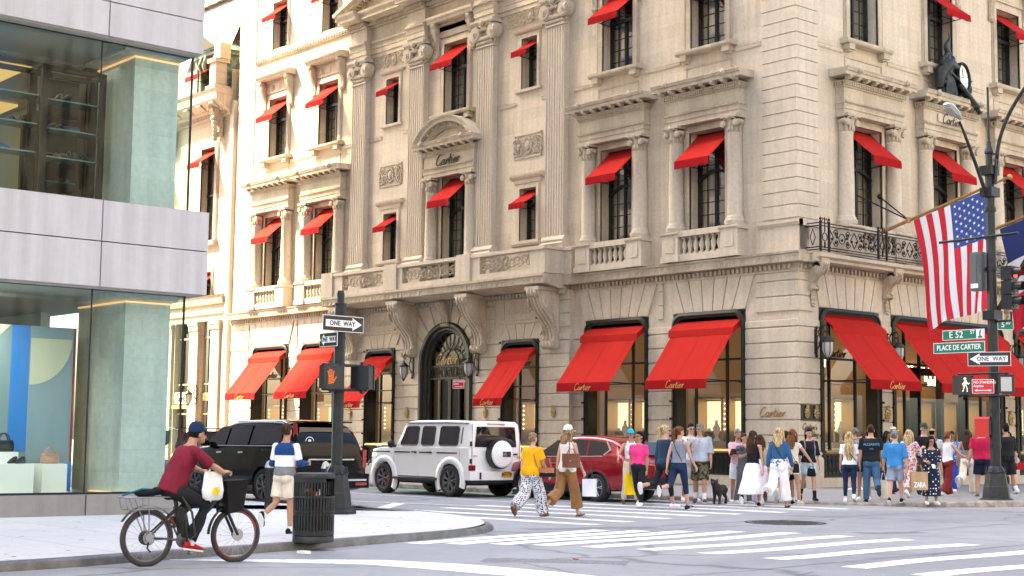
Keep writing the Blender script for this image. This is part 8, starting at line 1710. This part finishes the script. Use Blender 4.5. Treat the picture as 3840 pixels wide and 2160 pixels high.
m=MB(); m.box(-.07,.07,-.04,.04,-.05,.05); m.X=Matrix.Rotation(R(90),4,'X'); m.lathe([(.035,.03),(.04,.12),(.038,.13)],0,0,0,14); tag(m.build('camera_body','black',None,(5.0,-8.55,1.35),rot=(0,0,R(-60))),'black camera held up beside the bearded man','camera')
m=MB(); m.box(-.035,.035,-.005,.005,-.07,.07); tag(m.build('phone','white',None,(8.42,-5.5,1.0),rot=(R(-50),0,R(50))),'white phone in the hand of the polka dot dress woman','phone')
# dark shaggy dog beside the man in camouflage shorts
mat('dog_fur',(.035,.03,.028),.9,noise_amt=.5,nscale=14,bump=1.,bscale=30)
e=empty('dog',(4.35,-8.65,0),R(200)); tag(e,'small dark shaggy dog standing behind the camouflage shorts','dog'); b=MB()
b.rings([ell((0,0,0),.001,.001,12)]+[[(x_*1.,0,0) for x_ in ()] for _ in ()],0) if False else None
limb(b,[Vector((0,-.22,.36)),Vector((0,-.05,.34)),Vector((0,.14,.37)),Vector((0,.24,.44)),Vector((0,.33,.52))],[.11,.115,.13,.10,.085],12); b.ball((0,.38,.54),(.075,.09,.075)); b.ball((0,.47,.51),(.04,.06,.035))
for sd in (-1,1):
    b.ball((sd*.07,.35,.58),(.02,.035,.05)); limb(b,[Vector((sd*.07,.16,.34)),Vector((sd*.07,.15,.20)),Vector((sd*.07,.17,.11)),Vector((sd*.07,.18,.03))],[.055,.04,.032,.034],8); limb(b,[Vector((sd*.07,-.20,.34)),Vector((sd*.08,-.14,.23)),Vector((sd*.08,-.25,.13)),Vector((sd*.08,-.22,.03))],[.075,.055,.034,.034],8)
    b.ball((sd*.07,.2,.025),(.03,.045,.025)); b.ball((sd*.08,-.2,.025),(.03,.045,.025))
limb(b,[Vector((0,-.30,.38)),Vector((0,-.40,.38)),Vector((0,-.46,.30))],[.035,.04,.03],8); remesh(b,'body','dog_fur',e,.012,.03,1); m=MB(); m.ball((0,.525,.52),.016)
for sd in (-1,1): m.ball((sd*.035,.44,.565),.010)
m.build('nose_and_eyes','black',e)
# ================================================================ cyclist and electric bicycle (riding towards +y)
BX=13.02
bk=empty('electric_bicycle',(BX,-27.97,0)); tag(bk,'black electric delivery bicycle with rear rack and front basket','bicycle')
mat('tyre',(.035,.032,.03),.8); mat('bike_black',(.015,.015,.016),.4); mat('red_tape',(.6,.03,.02),.5); mat('steel_spoke',(.35,.35,.36),.35,.9)
def bwheel(y,front):
    r_=.33; m=MB(); m.tube([(0,(r_-.022)*cos(t),(r_-.022)*sin(t)) for t in [2*PI*k/44 for k in range(44)]],.031,8,closed=True); o=m.build('wheel','tyre',bk,(0,y,r_))
    m=MB(); m.tube([(0,(r_-.055)*cos(t),(r_-.055)*sin(t)) for t in [2*PI*k/44 for k in range(44)]],.011,6,closed=True); m.build('rim','dark_alloy' ,o)
    if front: m=MB(); m.tube([(0.012,(r_-.05)*cos(t),(r_-.05)*sin(t)) for t in [.2+1.2*k/10 for k in range(11)]],.008,5); m.tube([(0.012,(r_-.05)*cos(t),(r_-.05)*sin(t)) for t in [3.3+1.2*k/10 for k in range(11)]],.008,5); m.build('rim_tape','red_tape',o)
    m=MB()
    for k in range(18): t=2*PI*k/18; m.tube([((-1)**k*.025,.03*cos(t+.5),.03*sin(t+.5)),(0,(r_-.05)*cos(t),(r_-.05)*sin(t))],.0016,4)
    m.build('spokes','steel_spoke',o); m=MB(); m.disc((-.045,0,0),.035 if front else .085,0,.09,18); m.disc((.05,0,0),.075,0,.004,20,1); 
    if not front: m.disc((.052,0,0),.05,0,.02,16,1); m.tube([(.055,.0,-.03),(.06,-.02,-.12),(.06,.02,-.16)],.012,6)
    m.build('hub',['bike_black','steel_spoke'],o)
RY,FY=-.59,.59; bwheel(RY,False); bwheel(FY,True)
m=MB(); z=.33
m.tube([(0,-.14,.29),(0,-.24,.78)],.026,8); m.tube([(0,-.15,.30),(0,.36,.80)],.034,8); m.tube([(0,.36,.80),(0,.33,.92)],.03,8); m.tube([(0,-.22,.62),(0,.35,.84)],.022,8)
for sx in (-.05,.05): m.tube([(sx*.4,-.14,.29),(sx,RY,z)],.014,6); m.tube([(sx*.3,-.22,.66),(sx,RY,z)],.012,6); m.tube([(sx,.395,.70),(sx,FY,z)],.02,8)
m.tube([(-.05,.395,.70),(.05,.395,.70)],.024,6); m.tube([(0,.395,.70),(0,.33,.95),(0,.32,1.02)],.022,8); m.tube([(0,-.24,.76),(0,-.26,.86)],.016,6); m.build('frame','bike_black',bk)
m=MB(); m.tube([(-.30,.27,1.07),(-.12,.34,1.05),(0,.34,1.02),(.12,.34,1.05),(.30,.27,1.07)],.013,7); m.tube([(.30,.27,1.07),(.24,.37,1.03)],.006,5); m.ball((.08,.38,1.09),(.04,.03,.03)); m.box(-.04,.04,.36,.42,1.02,1.10); m.build('handlebar','bike_black',bk)
m=MB(); m.ball((0,-.27,.87),(.085,.13,.035)); m.build('saddle','black',bk); m=MB(); m.box(-.05,.05,-.20,-.08,.33,.68); m.v=[(x,y+(z_-.5)*-.22,z_) for x,y,z_ in m.v]; m.build('battery','trim_black',bk)
m=MB(); m.box(.03,.05,RY-.02,-.1,.30,.315); m.disc((.03,-.14,.29),.09,0,.012,20); m.tube([(.06,-.14,.29),(.075,-.07,.14)],.012,6); m.tube([(-.06,-.14,.29),(-.075,-.21,.44)],.012,6); m.box(.07,.16,-.10,-.03,.12,.145); m.box(-.16,-.07,-.25,-.18,.43,.455); m.build('crank','dark_alloy',bk)
m=MB()
for sx in (-.08,.08): m.tube([(sx,-.28,.80),(sx,-.92,.80)],.009,5); m.tube([(sx,-.36,.66),(sx,-.88,.66),(sx,-.92,.80)],.008,5); m.tube([(sx,-.62,.80),(sx*.7,RY,z)],.008,5); m.tube([(sx,-.80,.80),(sx*.7,RY,z)],.008,5)
for y_ in (-.36,-.5,-.64,-.78,-.92): m.tube([(-.08,y_,.80),(.08,y_,.80)],.007,5)
m.build('rear_rack','steel_spoke',bk); m=MB(); m.rings([[(.05*cos(t)*0+sx_,RY+.375*cos(t),z+.375*sin(t)) for t in [.3+2.3*k/14 for k in range(15)]] for sx_ in (-.035,.035)],0,True,False,False); m.rings([[(sx_,FY+.375*cos(t),z+.375*sin(t)) for t in [1.9+1.2*k/10 for k in range(11)]] for sx_ in (-.035,.035)],0,True,False,False); m.build('mudguard','bike_black',bk)
m=MB(); m.ball((0,-.62,.85),(.09,.15,.055)); m.ball((.03,-.50,.87),(.06,.07,.05)); m.tube([(-.05,-.9,.82),(.06,-.7,.9),(.0,-.4,.88)],.012,5,1); m.build('rack_bundle',['black_cloth','teal'],bk)
m=MB(); m.prism([(.36,.98),(.66,1.0),(.60,.62),(.40,.60)],0,-.15,.15); m.build('front_basket','black_cloth',bk); m=MB(); m.tube([(.16,-.30,.9),(.20,-.12,.62),(.17,-.05,.35),(.16,-.15,.28),(.2,-.2,.6)],.014,6); m.build('luggage_strap','olive',bk)
m=MB(); 
for k in range(5): m.ball((.10,.50+.02*(k%2),.92-.07*k),.028)
m.build('string_of_charms','pink_leaf',bk)
# rider
cy_=empty('person',(BX,-27.97,0)); tag(cy_,'cyclist in maroon polo shirt, navy cap and dark trousers riding the electric bicycle','person')
b=MB(); hip=Vector((0,-.30,.90)); chest=Vector((0,-.14,1.26)); neck=Vector((0,-.06,1.41)); s_=.93
def tring(t,rx,ry): p=hip.lerp(neck,t); return [tuple(p+Vector((rx*cos(q),ry*sin(q)*.92,-ry*sin(q)*.35))) for q in [2*PI*j/16 for j in range(16)]]
tp=[(-.18,.12,.10),(-.05,.165,.14),(.1,.165,.14),(.35,.155,.135),(.6,.17,.135),(.8,.18,.115),(.93,.13,.085),(1.0,.07,.06)]
b.rings([tring(*q) for q in tp],0,True); hc=Vector((0,.03,1.545)); b.tube([neck-Vector((0,0,.04)),neck+Vector((0,.03,.06)),hc+Vector((0,0,-.05))],[.07,.056,.055],12)
b.ball(tuple(hc+Vector((0,-.01,.01))),(.074,.096,.10),0,18,12); b.ball(tuple(hc+Vector((0,.03,-.05))),(.056,.066,.07),0,14,9); b.ball(tuple(hc+Vector((0,.105,-.035))),(.014,.018,.022),0,8,6); b.ball(tuple(hc+Vector((0,.06,-.09))),(.034,.035,.025))
for sd in (-1,1): b.ball(tuple(hc+Vector((sd*.076,-.01,-.02))),(.012,.02,.032))
Lg={1:(Vector((.09,-.27,.86)),Vector((.12,.10,.70)),Vector((.11,-.07,.26))),-1:(Vector((-.09,-.27,.86)),Vector((-.12,.13,.83)),Vector((-.11,-.16,.54)))}
Ar={1:(Vector((.19,-.09,1.33)),Vector((.24,.10,1.17)),Vector((.27,.25,1.09))),-1:(Vector((-.19,-.09,1.33)),Vector((-.25,.08,1.16)),Vector((-.27,.25,1.09)))}
for sd in (-1,1):
    hp,kn_,an=Lg[sd]; limb(b,[hp,hp.lerp(kn_,.4),kn_,kn_.lerp(an,.35),an],[.09,.08,.055,.052,.036],12); sh,el,ha=Ar[sd]; limb(b,[Vector((sd*.12,-.10,1.34)),sh,el,el.lerp(ha,.4),ha],[.06,.055,.042,.04,.027],10)
    b.ball((ha.x,ha.y+.035,ha.z+.005),(.042,.045,.022),0,10,6)
    for f_ in range(4): xx=ha.x+(f_-1.5)*.021; b.tube([(xx,ha.y+.05,ha.z+.012),(xx,ha.y+.085,ha.z+.005),(xx,ha.y+.085,ha.z-.03),(xx,ha.y+.055,ha.z-.035)],[.0105,.0105,.0095,.008],7)
    b.tube([(ha.x-sd*.035,ha.y+.02,ha.z),(ha.x-sd*.052,ha.y+.04,ha.z-.015),(ha.x-sd*.045,ha.y+.06,ha.z-.025)],[.012,.011,.009],7)
remesh(b,'body','skin_tan',cy_,.0085,0,2)
m=MB(); m.rings([[tuple(Vector(p)+(Vector(p)-hip.lerp(neck,t)).normalized()*.016) for p in tring(t,rx,ry)] for t,rx,ry in [(-.12,.165,.14)]+tp[1:7]],0,True)
for sd in (-1,1): sh,el,ha=Ar[sd]; m.tube([Vector((sd*.10,-.10,1.34)),sh,sh.lerp(el,.5),sh.lerp(el,.95)],[.075,.07,.066,.064],12); m.ball(tuple(sh),.07)
remesh(m,'polo_shirt','maroon_polo',cy_,.013,.018,3)
m=MB(); m.rings([tring(t,rx+.008,ry+.008) for t,rx,ry in tp[:3]],0,True)
for sd in (-1,1): hp,kn_,an=Lg[sd]; m.tube([hp+Vector((0,0,.02)),hp.lerp(kn_,.4),kn_,kn_.lerp(an,.4),an+Vector((0,0,.03))],[.105,.096,.072,.068,.058],14); m.ball(tuple(hp),.105); m.ball(tuple(kn_),.071)
remesh(m,'trousers','trouser_dark',cy_,.013,.016,3)
for sd in (-1,1):
    an=Lg[sd][2]; m=MB(); m.X=Matrix.Translation(an)@Matrix.Rotation(-.15,4,'X'); m.rings([[(cos(t)*wx,yy,-.085+.012+zz*(.5+.5*sin(t))) for t in [2*PI*j/12 for j in range(12)]] for yy,wx,zz in ((-.085,.022,.05),(-.075,.034,.085),(-.04,.038,.10),(0,.039,.098),(.05,.043,.072),(.10,.048,.055),(.145,.044,.045),(.175,.022,.028))],0,True); m.rings([[(cos(t)*.046,.045+sin(t)*.135,zz) for t in [2*PI*j/16 for j in range(16)]] for zz in (-.09,-.07)],1,True); m.build('shoe',['leather_red','sole_white'],cy_); m=MB(); m.tube([an+Vector((0,0,-.03)),an+Vector((0,0,.05))],.045,10); m.build('sock','tee_grey',cy_)
m=MB(); m.X=Matrix.Translation(hc+Vector((0,-.01,-1.645+.0))); m.rings([ell((0,-.018,z_),a_,b_,18) for z_,a_,b_ in ((1.60,.066,.066),(1.64,.080,.086),(1.69,.081,.094),(1.70,.06,.07))],0,True); m.build('hair','hair_black',cy_)
c=MB(); c.X=Matrix.Translation(hc+Vector((0,-.005,-1.64)))@Matrix.Translation((0,0,0)); c.rings([ell((0,-.012,z_),a_,b_,20) for z_,a_,b_ in ((1.665,.086,.105),(1.71,.086,.105),(1.75,.074,.092),(1.785,.045,.06),(1.795,.01,.012))],0,True); c.rings([[(.074*cos(t),.06+.12*sin(t),1.675-.03*sin(t)+zz) for t in [PI*j/12 for j in range(13)]] for zz in (0,.009)]+[[(.074*cos(t),.06,1.684) for t in [PI*j/12 for j in range(13)]]],0,True,False,False); c.build('cap','cap_navy',cy_)
f=MB(); 
for sd in (-1,1): f.ball(tuple(hc+Vector((sd*.03,.083,-.005))),(.012,.006,.006),0,8,5); f.box(sd*.03-.014,sd*.03+.014,hc.y+.082,hc.y+.09,hc.z+.012,hc.z+.017)
f.build('eyes_and_brows','hair_black',cy_); f=MB(); f.ball(tuple(hc+Vector((0,.088,-.068))),(.02,.006,.005)); f.build('mouth','lips',cy_)
pb=empty('plastic_bag',(BX+.22,-27.83,.80)); tag(pb,'white plastic carrier bag with a yellow round print hanging from the handlebar','bag'); m=MB(); m.rings([[(cos(t)*.09*q,sin(t)*.15*q2*(1+.08*sin(3*t)),z_) for t in [2*PI*j/18 for j in range(18)]] for z_,q,q2 in ((-.04,.35,.6),(-.01,.6,.85),(.08,.7,.95),(.18,.5,.85),(.26,.3,.8),(.30,.2,.75))],0,True)
m.build('bag_body','plastic_white',pb)
for sg in (-1,1): m=MB(); m.tube([(0,sg*.07,.25),(0,sg*.05,.34),(0,.0,.38)],.014,6); m.build('handle','plastic_white',pb)
m=MB(); m.disc((.062,.0,.07),.045,0,.006,20); m.build('round_print','yellow_bag',pb)
bake()
